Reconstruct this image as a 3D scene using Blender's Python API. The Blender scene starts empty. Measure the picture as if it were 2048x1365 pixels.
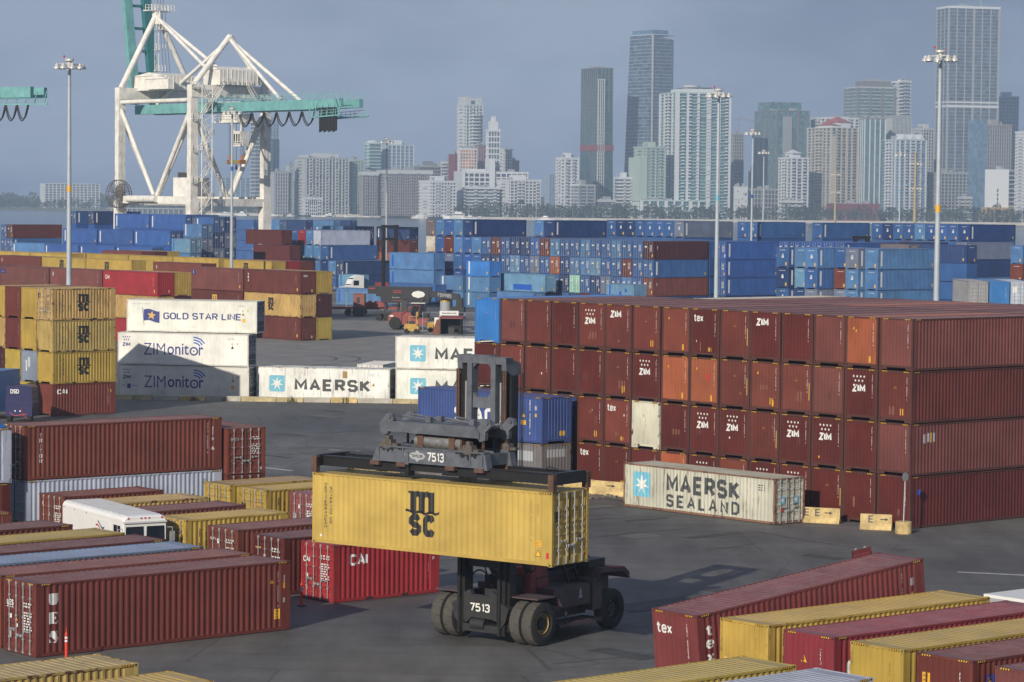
import bpy, bmesh, math, random
from mathutils import Vector, Matrix
random.seed(7)
C = bpy.context.scene.collection
sc = bpy.context.scene
R = math.radians

# ------------------------------------------------------------------ camera
cam_d = bpy.data.cameras.new('camera'); cam = bpy.data.objects.new('camera', cam_d); C.objects.link(cam)
cam_d.sensor_width = 36.0; cam_d.lens = 5694.7 / 2048 * 36
cam_d.clip_start = 1; cam_d.clip_end = 9000
_p, _r = 0.0495, 0.0100
_fw = Vector((0, math.cos(_p), -math.sin(_p))); _up = Vector((0, math.sin(_p), math.cos(_p))); _rt = Vector((1, 0, 0))
_rt2 = _rt * math.cos(_r) + _up * math.sin(_r); _up2 = _up * math.cos(_r) - _rt * math.sin(_r)
M = Matrix((_rt2, _up2, -_fw)).transposed().to_4x4(); M.translation = (0, 0, 17.956)
cam.matrix_world = M
sc.camera = cam

# ------------------------------------------------------------------ sky, sun, exposure
SUN_EL, SUN_AZ = R(23.0), R(63.5)          # the light travels towards azimuth SUN_AZ (from +x, anticlockwise)
to_sun = Vector((-math.cos(SUN_AZ) * math.cos(SUN_EL), -math.sin(SUN_AZ) * math.cos(SUN_EL), math.sin(SUN_EL)))
W = bpy.data.worlds.new('World'); sc.world = W; W.use_nodes = True
nt = W.node_tree; nt.nodes.clear()
def wn(t, **k):
    n = nt.nodes.new(t)
    for a, b in k.items(): setattr(n, a, b)
    return n
out = wn('ShaderNodeOutputWorld'); sky = wn('ShaderNodeTexSky', sky_type='NISHITA', sun_disc=False)
sky.sun_elevation = SUN_EL; sky.sun_rotation = math.atan2(to_sun.x, to_sun.y)
sky.air_density = 1.2; sky.dust_density = 2.0
bg = wn('ShaderNodeBackground'); bg.inputs['Strength'].default_value = 0.10
bg2 = wn('ShaderNodeBackground'); bg2.inputs['Strength'].default_value = 1.0
tc = wn('ShaderNodeTexCoord'); mp = wn('ShaderNodeMapping'); mp.inputs['Scale'].default_value = (5.0, 5.0, 13.0)
nz = wn('ShaderNodeTexNoise'); nz.inputs['Scale'].default_value = 1.3; nz.inputs['Detail'].default_value = 5; nz.inputs['Roughness'].default_value = .55
rp = wn('ShaderNodeValToRGB')
rp.color_ramp.elements[0].position = .39; rp.color_ramp.elements[0].color = (.132, .184, .322, 1)
rp.color_ramp.elements[1].position = .63; rp.color_ramp.elements[1].color = (.308, .374, .522, 1)
mx = wn('ShaderNodeMixShader'); mx.inputs[0].default_value = .88
L = nt.links.new
L(tc.outputs['Generated'], mp.inputs['Vector']); L(mp.outputs['Vector'], nz.inputs['Vector']); L(nz.outputs[0], rp.inputs[0])
L(rp.outputs[0], bg2.inputs['Color']); L(sky.outputs[0], bg.inputs['Color'])
L(bg.outputs[0], mx.inputs[1]); L(bg2.outputs[0], mx.inputs[2]); L(mx.outputs[0], out.inputs['Surface'])
sun_d = bpy.data.lights.new('sun', 'SUN'); sun_d.energy = 4.7; sun_d.angle = R(.5); sun_d.color = (1, .91, .77)
sun = bpy.data.objects.new('sun', sun_d); C.objects.link(sun); sun.location = (-40, -60, 60)
sun.rotation_euler = to_sun.to_track_quat('Z', 'Y').to_euler()
sc.view_settings.view_transform = 'Standard'; sc.view_settings.look = 'None'
sc.view_settings.exposure = -0.10; sc.view_settings.gamma = 1; sc.view_settings.use_curve_mapping = False
sc.render.engine = 'CYCLES'; sc.cycles.use_denoising = True
sc.cycles.max_bounces = 6; sc.cycles.volume_bounces = 1
HAZE = 1.6e-4

# ------------------------------------------------------------------ materials
def mat(name, col=None, rough=.6, metal=0, noise=.0, nscale=3., bump=0, emis=None, spec=.5):
    m = bpy.data.materials.new(name); m.use_nodes = True
    t = m.node_tree; b = t.nodes['Principled BSDF']
    b.inputs['Roughness'].default_value = rough; b.inputs['Metallic'].default_value = metal
    b.inputs['Specular IOR Level'].default_value = spec
    if col is not None: b.inputs['Base Color'].default_value = (*col, 1)
    if noise:
        tcn = t.nodes.new('ShaderNodeTexCoord'); n = t.nodes.new('ShaderNodeTexNoise'); n.inputs['Scale'].default_value = nscale
        n.inputs['Detail'].default_value = 6; n.inputs['Roughness'].default_value = .65
        mr = t.nodes.new('ShaderNodeMapRange'); mr.inputs[1].default_value = .3; mr.inputs[2].default_value = .7
        mr.inputs[3].default_value = 1 - noise; mr.inputs[4].default_value = 1 + noise * .6
        v = t.nodes.new('ShaderNodeVectorMath'); v.operation = 'SCALE'; v.inputs[0].default_value = col
        t.links.new(tcn.outputs['Object'], n.inputs['Vector']); t.links.new(n.outputs[0], mr.inputs[0])
        t.links.new(mr.outputs[0], v.inputs['Scale']); t.links.new(v.outputs[0], b.inputs['Base Color'])
        if bump:
            bp = t.nodes.new('ShaderNodeBump'); bp.inputs['Strength'].default_value = bump; bp.inputs['Distance'].default_value = .05
            t.links.new(n.outputs[0], bp.inputs['Height']); t.links.new(bp.outputs[0], b.inputs['Normal'])
    return m

def paint(name, rough, dust, rust_gain, streak=True, dustcol=(.30, .26, .25)):
    """Container paint: the colour and the amount of rust (alpha) come from the object's own colour."""
    m = bpy.data.materials.new(name); m.use_nodes = True
    t = m.node_tree; b = t.nodes['Principled BSDF']; N = t.nodes.new; K = t.links.new
    b.inputs['Roughness'].default_value = rough; b.inputs['Specular IOR Level'].default_value = .35
    oi = N('ShaderNodeObjectInfo'); tcn = N('ShaderNodeTexCoord')
    off = N('ShaderNodeVectorMath'); off.operation = 'SCALE'; off.inputs[0].default_value = (37, 91, 53); K(oi.outputs['Random'], off.inputs['Scale'])
    vec = N('ShaderNodeVectorMath'); K(tcn.outputs['Object'], vec.inputs[0]); K(off.outputs[0], vec.inputs[1])
    n1 = N('ShaderNodeTexNoise'); n1.inputs['Scale'].default_value = .55; n1.inputs['Detail'].default_value = 5; K(vec.outputs[0], n1.inputs['Vector'])
    mr = N('ShaderNodeMapRange'); mr.inputs[1].default_value = .3; mr.inputs[2].default_value = .7; mr.inputs[3].default_value = .80; mr.inputs[4].default_value = 1.14
    K(n1.outputs[0], mr.inputs[0])
    c1 = N('ShaderNodeVectorMath'); c1.operation = 'SCALE'; K(oi.outputs['Color'], c1.inputs[0]); K(mr.outputs[0], c1.inputs['Scale'])
    # pale dust and chalking; on roofs it also paints in sky sheen
    n2 = N('ShaderNodeTexNoise'); n2.inputs['Scale'].default_value = 1.7; n2.inputs['Detail'].default_value = 8; n2.inputs['Roughness'].default_value = .7; K(vec.outputs[0], n2.inputs['Vector'])
    md = N('ShaderNodeMapRange'); md.inputs[1].default_value = .35; md.inputs[2].default_value = .7; md.inputs[3].default_value = dust * .45; md.inputs[4].default_value = dust * 1.5
    K(n2.outputs[0], md.inputs[0])
    m1 = N('ShaderNodeMix'); m1.data_type = 'RGBA'; K(md.outputs[0], m1.inputs[0]); K(c1.outputs[0], m1.inputs[6]); m1.inputs[7].default_value = (*dustcol, 1)
    # rust runs
    sm = N('ShaderNodeMapping'); sm.inputs['Scale'].default_value = (3.2, 3.2, .34) if streak else (1.4, 1.4, 1.4); K(vec.outputs[0], sm.inputs['Vector'])
    n3 = N('ShaderNodeTexNoise'); n3.inputs['Scale'].default_value = 1.5; n3.inputs['Detail'].default_value = 9; n3.inputs['Roughness'].default_value = .72; K(sm.outputs[0], n3.inputs['Vector'])
    ms = N('ShaderNodeMapRange'); ms.inputs[1].default_value = .53; ms.inputs[2].default_value = .66; K(n3.outputs[0], ms.inputs[0])
    ml = N('ShaderNodeMath'); ml.operation = 'MULTIPLY'; ml.use_clamp = True; K(ms.outputs[0], ml.inputs[0])
    mg = N('ShaderNodeMath'); mg.operation = 'MULTIPLY'; mg.inputs[1].default_value = rust_gain; K(oi.outputs['Alpha'], mg.inputs[0]); K(mg.outputs[0], ml.inputs[1])
    m2 = N('ShaderNodeMix'); m2.data_type = 'RGBA'; K(ml.outputs[0], m2.inputs[0]); K(m1.outputs[2], m2.inputs[6]); m2.inputs[7].default_value = (.10, .045, .026, 1)
    K(m2.outputs[2], b.inputs['Base Color'])
    bp = N('ShaderNodeBump'); bp.inputs['Strength'].default_value = .30; bp.inputs['Distance'].default_value = .05; K(n2.outputs[0], bp.inputs['Height']); K(bp.outputs[0], b.inputs['Normal'])
    return m
PAINT = paint('container_paint', .52, .022, 1.0)
ROOF = paint('container_roof_paint', .50, .24, .5, False)  # heavier mix: dust and fade, plus sky reflection put into the roof tone
FRAME = paint('container_frame_paint', .6, .08, 2.6, False, (.16, .10, .08))
CAST = paint('corner_casting_paint', .65, .10, 5.0, False, (.12, .075, .055))
STEEL = mat('galvanised_bar', (.42, .43, .44), .45, .35, .2, 4)
DARKIN = mat('dark_recess', (.02, .02, .022), .9)
RUBBER = mat('tyre_rubber', (.022, .021, .020), .85, 0, .25, 6, .2)
TREAD = mat('dusty_tyre_tread', (.075, .07, .062), .95, 0, .25, 5, .2)
GASKET = mat('door_gasket', (.03, .03, .03), .8)
P_WHITE = mat('white_print', (.72, .72, .70), .5, 0, .12, 5)
P_BLACK = mat('black_print', (.018, .018, .02), .5)
P_YEL = mat('yellow_print', (.72, .40, .03), .5)
P_NAVY = mat('navy_print', (.03, .04, .20), .5)
P_TEAL = mat('pale_blue_print', (.16, .46, .60), .5, 0, .15, 3)
P_BLUE = mat('blue_print', (.02, .10, .45), .5)
P_DGREY = mat('charcoal_print', (.055, .06, .065), .5, 0, .2, 4)
P_RED = mat('red_print', (.50, .03, .03), .5)
P_FADE = mat('faded_grey_print', (.34, .36, .38), .6)
P_GOLD = mat('gold_print', (.62, .40, .10), .5)
P_PATCH = mat('repair_patch_maroon', (.105, .035, .03), .6, 0, .3, 2)
P_PRIM = mat('repair_patch_primer', (.20, .085, .055), .6, 0, .3, 2)
P_DYEL = mat('dull_ochre_print', (.30, .20, .05), .6)
PRN = dict(w=P_WHITE, k=P_BLACK, y=P_YEL, n=P_NAVY, t=P_TEAL, b=P_BLUE, g=P_DGREY, r=P_RED, f=P_FADE, o=P_GOLD, d=P_DYEL, q=P_PATCH, p=P_PRIM)
MACH_GREY = mat('machine_grey_paint', (.105, .116, .138), .5, .0, .35, 2.0)
MACH_DARK = mat('machine_dark_steel', (.028, .028, .030), .55, .0, .4, 2.5)
MACH_BLK = mat('greasy_black_steel', (.014, .014, .015), .45, 0, .3, 3)
MACH_RED = mat('machine_red_paint', (.26, .05, .045), .55, 0, .3, 1.5)
MACH_DUSK = mat('machine_faded_purple_red_paint', (.085, .055, .058), .6, 0, .4, 1.5)
RUST = mat('rusty_steel', (.105, .056, .040), .85, 0, .4, 5)
HUB = mat('wheel_hub_ochre', (.36, .25, .10), .55, 0, .3, 8)
CHROME = mat('hydraulic_rod', (.55, .55, .56), .25, .9)
CONC_Y = mat('yellow_painted_concrete', (.56, .42, .19), .85, 0, .5, 1.6, .25)
CONC = mat('pale_concrete', (.42, .39, .33), .9, 0, .3, 1.5, .25)
CRANE_W = paint('crane_white_paint', .5, .03, 1.0, True)
CRANE_T = paint('crane_teal_paint', .5, .03, 1.0, True)
CRANE_TSHADE = mat('crane_shaded_teal_paint', (.03, .17, .18), .5, 0, .2, .4)  # darker copy of the crane teal, with the boom's shade put into the colour
CABLE = mat('black_cable', (.012, .012, .013), .7)
YEL_ST = mat('yellow_steel_paint', (.50, .30, .05), .5, 0, .3, 1.5)
POLE = mat('galvanised_pole', (.42, .47, .52), .5, .1, .15, .6)
LAMPH = mat('lamp_housing', (.55, .55, .53), .4, .2, .2, 2)
CONCPOLE = mat('tan_concrete_pole', (.36, .31, .22), .85, 0, .2, .6)
WHITE = mat('white_vehicle_paint', (.78, .78, .76), .35, 0, .06, .9)
GLASSV = mat('vehicle_glass', (.012, .018, .028), .08, 0)
ORANGE = mat('orange_plastic', (.68, .055, .025), .45)
BLUEM = mat('navy_machine_paint', (.012, .016, .085), .3, 0, .25, 2)
LBLUE = mat('light_blue_paint', (.10, .25, .52), .5, 0, .2, 1)
TARP = mat('blue_tarpaulin', (.02, .10, .32), .6, 0, .3, 2)

# ------------------------------------------------------------------ mesh and object helpers
class MB:
    def __init__(s): s.v = []; s.f = []; s.m = []
    def add(s, vs, fs, mi=0):
        b = len(s.v); s.v += [tuple(p) for p in vs]; s.f += [tuple(i + b for i in f) for f in fs]; s.m += [mi] * len(fs); return s
    def box(s, x0, x1, y0, y1, z0, z1, mi=0, mx=None):
        vs = [(x, y, z) for z in (z0, z1) for y in (y0, y1) for x in (x0, x1)]
        if mx is not None: vs = [mx @ Vector(p) for p in vs]
        return s.add(vs, [(0, 2, 3, 1), (4, 5, 7, 6), (0, 1, 5, 4), (2, 6, 7, 3), (0, 4, 6, 2), (1, 3, 7, 5)], mi)
    def beam(s, a, b, w, h=None, mi=0, up=(0, 0, 1)):
        a = Vector(a); b = Vector(b); d = (b - a); ln = d.length; d.normalize(); h = h or w
        up = Vector(up)
        if abs(d.dot(up)) > .98: up = Vector((1, 0, 0)) if abs(d.x) < .9 else Vector((0, 1, 0))
        r = d.cross(up).normalized(); u = r.cross(d)
        vs = []
        for t in (a, b):
            for i, j in ((-1, -1), (1, -1), (1, 1), (-1, 1)): vs.append(t + r * (w / 2 * i) + u * (h / 2 * j))
        return s.add(vs, [(0, 3, 2, 1), (4, 5, 6, 7), (0, 1, 5, 4), (1, 2, 6, 5), (2, 3, 7, 6), (3, 0, 4, 7)], mi)
    def tube(s, a, b, r0, r1=None, n=10, mi=0, caps=True):
        a = Vector(a); b = Vector(b); d = (b - a).normalized(); r1 = r0 if r1 is None else r1
        q = Vector((0, 0, 1)) if abs(d.z) < .9 else Vector((1, 0, 0)); x = d.cross(q).normalized(); y = d.cross(x)
        vs = [p + (x * math.cos(2 * math.pi * i / n) + y * math.sin(2 * math.pi * i / n)) * rr for p, rr in ((a, r0), (b, r1)) for i in range(n)]
        fs = [(i, (i + 1) % n, n + (i + 1) % n, n + i) for i in range(n)]
        if caps: fs += [tuple(range(n - 1, -1, -1)), tuple(range(n, 2 * n))]
        return s.add(vs, fs, mi)
    def path(s, pts, r, n=6, mi=0):
        for a, b in zip(pts, pts[1:]): s.tube(a, b, r, r, n, mi)
        return s
    def lathe(s, prof, n=20, mi=0, mx=None):
        vs = []; k = len(prof)
        for i in range(n):
            a = 2 * math.pi * i / n
            for r, z in prof:
                p = Vector((r * math.cos(a), r * math.sin(a), z)); vs.append(mx @ p if mx is not None else p)
        fs = [(i * k + j, ((i + 1) % n) * k + j, ((i + 1) % n) * k + j + 1, i * k + j + 1) for i in range(n) for j in range(k - 1)]
        return s.add(vs, fs, mi)
    def prism(s, poly, a, b, axis='y', mi=0):
        n = len(poly)
        mk = {'y': lambda p, t: (p[0], t, p[1]), 'x': lambda p, t: (t, p[0], p[1]), 'z': lambda p, t: (p[0], p[1], t)}[axis]
        vs = [mk(p, a) for p in poly] + [mk(p, b) for p in poly]
        fs = [tuple(range(n)), tuple(range(2 * n - 1, n - 1, -1))] + [(i, n + i, n + (i + 1) % n, (i + 1) % n) for i in range(n)]
        return s.add(vs, fs, mi)
    def poly(s, pts, mi=0): return s.add(pts, [tuple(range(len(pts)))], mi)
    def mesh(s, name, mats, smooth=False):
        me = bpy.data.meshes.new(name); me.from_pydata(s.v, [], s.f)
        for m in mats: me.materials.append(m)
        if len(mats) > 1: me.polygons.foreach_set('material_index', s.m)
        bm = bmesh.new(); bm.from_mesh(me); bmesh.ops.recalc_face_normals(bm, faces=bm.faces); bm.to_mesh(me); bm.free()
        if smooth:
            for p in me.polygons: p.use_smooth = True
            try: me.set_sharp_from_angle(angle=R(35))
            except Exception: pass
        return me
def put(name, me, parent=None, loc=(0, 0, 0), rot=None, col=None):
    o = bpy.data.objects.new(name, me); C.objects.link(o)
    if parent is not None: o.parent = parent
    o.location = loc
    if rot is not None: o.rotation_euler = rot
    if col is not None: o.color = col
    return o
def part(name, mb, mats, parent=None, smooth=False, **k):
    if not isinstance(mats, (list, tuple)): mats = [mats]
    return put(name, mb.mesh(name, mats, smooth), parent, **k)
def tag(o, label, cat, group=None):
    o['label'] = label; o['category'] = cat
    if group: o['group'] = group
    return o
def thing(name, label, cat, loc=(0, 0, 0), rz=0, group=None):
    o = bpy.data.objects.new(name, None); C.objects.link(o); o.location = loc; o.rotation_euler = (0, 0, rz)
    o.empty_display_size = .3
    return tag(o, label, cat, group)
def struct(name, mb, mats, kind='structure'):
    o = part(name, mb, mats); o['kind'] = kind; return o
def kids(o): return [c for c in o.children]
def dup(root, loc, rz, label=None, group=None):
    r = root.copy(); C.objects.link(r); r.location = loc; r.rotation_euler = (0, 0, rz)
    if label: r['label'] = label
    if group: r['group'] = group
    for ch in kids(root):
        c = ch.copy(); C.objects.link(c); c.parent = r
        for g in kids(ch):
            d = g.copy(); C.objects.link(d); d.parent = c
    return r
# yard grid: two horizontal axes that every stack follows
YU = .71
GU = Vector((math.cos(YU), math.sin(YU), 0)); GV = Vector((math.sin(YU), -math.cos(YU), 0))
def UV(u, v, z=0): return GU * u + GV * v + Vector((0, 0, z))
# ------------------------------------------------------------------ setting: yard, water, land
def asphalt():
    m = bpy.data.materials.new('asphalt'); m.use_nodes = True
    t = m.node_tree; b = t.nodes['Principled BSDF']; N = t.nodes.new; K = t.links.new
    b.inputs['Roughness'].default_value = .72; b.inputs['Specular IOR Level'].default_value = .5
    tcn = N('ShaderNodeTexCoord'); mp = N('ShaderNodeMapping'); K(tcn.outputs['Object'], mp.inputs[0])
    def noise(scale, det=6, ro=.6, sc3=(1, 1, 1), rot=0):
        q = N('ShaderNodeMapping'); q.inputs['Scale'].default_value = sc3; q.inputs['Rotation'].default_value = (0, 0, rot); K(tcn.outputs['Object'], q.inputs[0])
        n = N('ShaderNodeTexNoise'); n.inputs['Scale'].default_value = scale; n.inputs['Detail'].default_value = det; n.inputs['Roughness'].default_value = ro
        K(q.outputs[0], n.inputs[0]); return n.outputs[0]
    def rng(x, a, c, d, e):
        r = N('ShaderNodeMapRange'); r.inputs[1].default_value = a; r.inputs[2].default_value = c; r.inputs[3].default_value = d; r.inputs[4].default_value = e
        K(x, r.inputs[0]); return r.outputs[0]
    big = rng(noise(.035, 4), .36, .64, 0, 1)
    cr = N('ShaderNodeValToRGB'); K(big, cr.inputs[0])
    cr.color_ramp.elements[0].color = (.075, .074, .074, 1); cr.color_ramp.elements[1].color = (.132, .128, .122, 1)
    def mult(col, fac):
        v = N('ShaderNodeVectorMath'); v.operation = 'SCALE'; K(col, v.inputs[0]); K(fac, v.inputs['Scale']); return v.outputs[0]
    c = mult(cr.outputs[0], rng(noise(.5, 7, .65, (1, .22, 1), .4), .3, .7, .68, 1.26))
    c = mult(c, rng(noise(.9, 6, .7, (.12, 1, 1), -.5), .32, .62, .82, 1.08))
    c = mult(c, rng(noise(.33, 8, .7), .60, .70, 1, .60))            # oil stains
    c = mult(c, rng(noise(1.9, 6, .7), .66, .72, 1, .45))            # small dark spots
    c = mult(c, rng(noise(14, 4, .7), .3, .7, .86, 1.14))
    # cracks and patches of a lighter overlay
    vo = N('ShaderNodeTexVoronoi'); vo.feature = 'DISTANCE_TO_EDGE'; vo.inputs['Scale'].default_value = .11; K(tcn.outputs['Object'], vo.inputs[0])
    c = mult(c, rng(vo.outputs[0], 0, .008, .62, 1))
    K(c, b.inputs['Base Color'])
    bp = N('ShaderNodeBump'); bp.inputs['Strength'].default_value = .25; bp.inputs['Distance'].default_value = .02; K(noise(20, 4), bp.inputs['Height']); K(bp.outputs[0], b.inputs['Normal'])
    return m
ASPH = asphalt()
g = MB(); g.box(-700, 900, -80, 860, -1.2, 0); struct('yard_ground', g, ASPH)
# light and dark stretches of concrete paving beside the asphalt, 4 mm proud
PAVE = mat('worn_concrete_paving', (.215, .205, .19), .9, 0, .3, .25)
g = MB()
g.poly([(-34, 262, .004), (-6, 262.5, .004), (-4, 420, .004), (-34, 420, .004)]); struct('concrete_apron', g, PAVE)
PAINT_L = mat('worn_road_paint', (.42, .42, .40), .8, 0, .4, 2)
g = MB()
def strip(mb, a, b, w, z=.008):
    a = Vector(a); b = Vector(b); d = (b - a).normalized(); n = Vector((-d.y, d.x)) * (w / 2)
    mb.poly([(*(a - n), z), (*(b - n), z), (*(b + n), z), (*(a + n), z)])
strip(g, (-16.6, 189), (-14.4, 186.8), .45); strip(g, (21.9, 138.5), (28, 136.6), .35); strip(g, (-13, 203), (-4, 199), .3)
struct('road_marking', g, PAINT_L)
TYRE = mat('skid_mark', (.072, .070, .068), .9, 0, .4, 1.2)
g = MB()
def skid(pts, w):
    for a, b in zip(pts, pts[1:]): strip(g, a, b, w, .009)
def arc(cx, cy, r, a0, a1, n=16): return [(cx + r * math.cos(R(a0 + (a1 - a0) * i / n)), cy + r * math.sin(R(a0 + (a1 - a0) * i / n))) for i in range(n + 1)]
skid(arc(-29, 318, 12, -15, 40), .35); skid(arc(-32, 318, 12.4, -15, 40), .35)
for i in range(20):
    x = random.uniform(-26, 16); y = random.uniform(108, 240); L0 = random.uniform(3, 12); a = random.choice((YU, YU - 1.57, YU + .2)) + random.uniform(-.25, .25)
    skid([(x, y), (x + L0 * .5 * math.cos(a), y + L0 * .5 * math.sin(a)), (x + L0 * math.cos(a + .08), y + L0 * math.sin(a + .08))], random.uniform(.08, .22))
struct('tyre_marks', g, TYRE)
PATCH = [mat('asphalt_patch_dark', (.066, .065, .064), .8, 0, .4, .8), mat('asphalt_patch_pale', (.125, .120, .112), .9, 0, .35, .8)]
g = MB(); pr0 = random.Random(12)
for i in range(34):
    c = Vector((pr0.uniform(-26, 22), pr0.uniform(105, 245))); a = YU + pr0.choice((0, 1.571)) + pr0.uniform(-.05, .05); l, w = pr0.uniform(1.2, 7), pr0.uniform(.35, 2.2)
    d = Vector((math.cos(a), math.sin(a))); n_ = Vector((-d.y, d.x)); q = [c + d * (l * i_) + n_ * (w * j_) for i_, j_ in ((-.5, -.5), (.5, -.45), (.48, .5), (-.5, .46))]
    g.poly([(p.x, p.y, .006 + .0004 * i) for p in q], i % 3 == 0)
struct('asphalt_patches', g, PATCH)
SEAM = mat('sealed_joint', (.028, .028, .029), .6)
g = MB(); pr0 = random.Random(4)
for k in range(9):                                                   # tar-sealed cracks wandering across the yard
    p = Vector((pr0.uniform(-24, 20), pr0.uniform(105, 230))); a = YU + pr0.choice((0, 1.571, 3.14)) ; pts = [p]
    for s_ in range(14): a += pr0.uniform(-.25, .25); p = p + Vector((math.cos(a), math.sin(a))) * 1.4; pts.append(p)
    for u_, w_ in zip(pts, pts[1:]): strip(g, u_, w_, .07, .022 + .0003 * k)
struct('sealed_cracks', g, SEAM)
# water of the bay
def water():
    m = mat('bay_water', (.035, .062, .095), .18)
    t = m.node_tree; b = t.nodes['Principled BSDF']; N = t.nodes.new; K = t.links.new
    tcn = N('ShaderNodeTexCoord'); mp = N('ShaderNodeMapping'); mp.inputs['Scale'].default_value = (.10, .022, 1); K(tcn.outputs['Object'], mp.inputs[0])
    n = N('ShaderNodeTexNoise'); n.inputs['Scale'].default_value = 1.0; n.inputs['Detail'].default_value = 6; K(mp.outputs[0], n.inputs[0])
    bp = N('ShaderNodeBump'); bp.inputs['Strength'].default_value = .9; bp.inputs['Distance'].default_value = 1.2; K(n.outputs[0], bp.inputs['Height']); K(bp.outputs[0], b.inputs['Normal'])
    return m
g = MB(); g.poly([(-2400, -150, -1.6), (2400, -150, -1.6), (2400, 5600, -1.6), (-2400, 5600, -1.6)]); struct('water', g, water())
LAND = mat('shore_ground', (.10, .105, .07), .95, 0, .4, .02)
g = MB(); g.prism([(-2400, 3700), (-800, 3700), (-420, 3560), (-330, 3080), (-150, 2990), (-30, 2800), (90, 2770), (700, 2735), (2400, 2735), (2400, 5550), (-2400, 5550)], -2.4, .4, 'z')
struct('far_shore', g, LAND)
g = MB(); g.prism([(-330, 3060), (-150, 2972), (-30, 2782), (90, 2752), (700, 2717), (2400, 2717), (2400, 2735), (700, 2735), (90, 2770), (-30, 2800), (-150, 2990), (-330, 3080)], -2.3, 1.1, 'z')
struct('seawall', g, mat('seawall_concrete', (.45, .42, .37), .9, 0, .2, .05))
# ------------------------------------------------------------------ shipping containers
WD = 2.438; LEN = {40: 12.192, 20: 6.058}; HGT = {'S': 2.591, 'H': 2.896}
def profile(half, lead, outer, slope, inner, depth):
    """breakpoints (s, depth) of a corrugated panel running from -half to half"""
    per = outer + inner + 2 * slope; n = int((2 * half - 2 * lead + inner) // per); s0 = -(n * per - inner) / 2
    pts = [(-half, 0.)]
    for i in range(n):
        a = s0 + i * per
        if i: pts.append((a, 0.))
        pts.append((a + outer, 0.))
        if i < n - 1: pts += [(a + outer + slope, depth), (a + outer + slope + inner, depth)]
    pts.append((half, 0.))
    return pts
PROF = {}
def prof(kind, half):
    k = (kind, round(half, 3))
    if k not in PROF:
        if kind == 'side': PROF[k] = profile(half, .12, .072, .068, .070, .036)
        elif kind == 'end': PROF[k] = profile(half, .10, .150, .022, .060, .040)
        elif kind == 'roof': PROF[k] = profile(half, .25, .13, .035, .09, .022)
        else: PROF[k] = profile(half, .2, .36, .012, .016, .010)
    return PROF[k]
def pdepth(pr, s):
    for (a, d), (b, e) in zip(pr, pr[1:]):
        if a <= s <= b: return d + (e - d) * ((s - a) / (b - a) if b > a else 0)
    return 0.
MESH = {}
def cached(key, fn):
    if key not in MESH: MESH[key] = fn()
    return MESH[key]
RAIL_T, RAIL_B = .09, .16
def m_wall(L, H, kind):
    """one long side, facing -y"""
    def f():
        g = MB(); pr = prof(kind, L / 2 - .10); y = -(WD / 2 - .012)
        z0, z1 = RAIL_B - .01, H - RAIL_T + .01
        vs = [(s, y + d, z) for s, d in pr for z in (z0, z1)]
        g.add(vs, [(2 * i, 2 * i + 2, 2 * i + 3, 2 * i + 1) for i in range(len(pr) - 1)])
        return g.mesh('side_wall', [PAINT])
    return cached(('wall', L, H, kind), f)
def m_end(H):
    """blank front wall, facing -x"""
    def f():
        g = MB(); pr = prof('end', WD / 2 - .12)
        return None
    def f2():
        g = MB(); pr = prof('end', WD / 2 - .12); vs = [(d, s, z) for s, d in pr for z in (.26, H - RAIL_T + .01)]
        g.add(vs, [(2 * i, 2 * i + 2, 2 * i + 3, 2 * i + 1) for i in range(len(pr) - 1)])
        return g.mesh('end_wall', [PAINT])
    return cached(('end', H), f2)
def m_roof(L, H):
    def f():
        g = MB(); pr = prof('roof', L / 2 - .12); y = WD / 2 - .05; vs = []
        for s, d in pr:
            z = H - .022 - d
            vs += [(s, -y, z), (s, y, z)]
        g.add(vs, [(2 * i, 2 * i + 2, 2 * i + 3, 2 * i + 1) for i in range(len(pr) - 1)])
        g.box(-L / 2 + .1, L / 2 - .1, -WD / 2 + .1, WD / 2 - .1, .12, .15)
        return g.mesh('roof', [ROOF])
    return cached(('roof', L, H), f)
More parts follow.
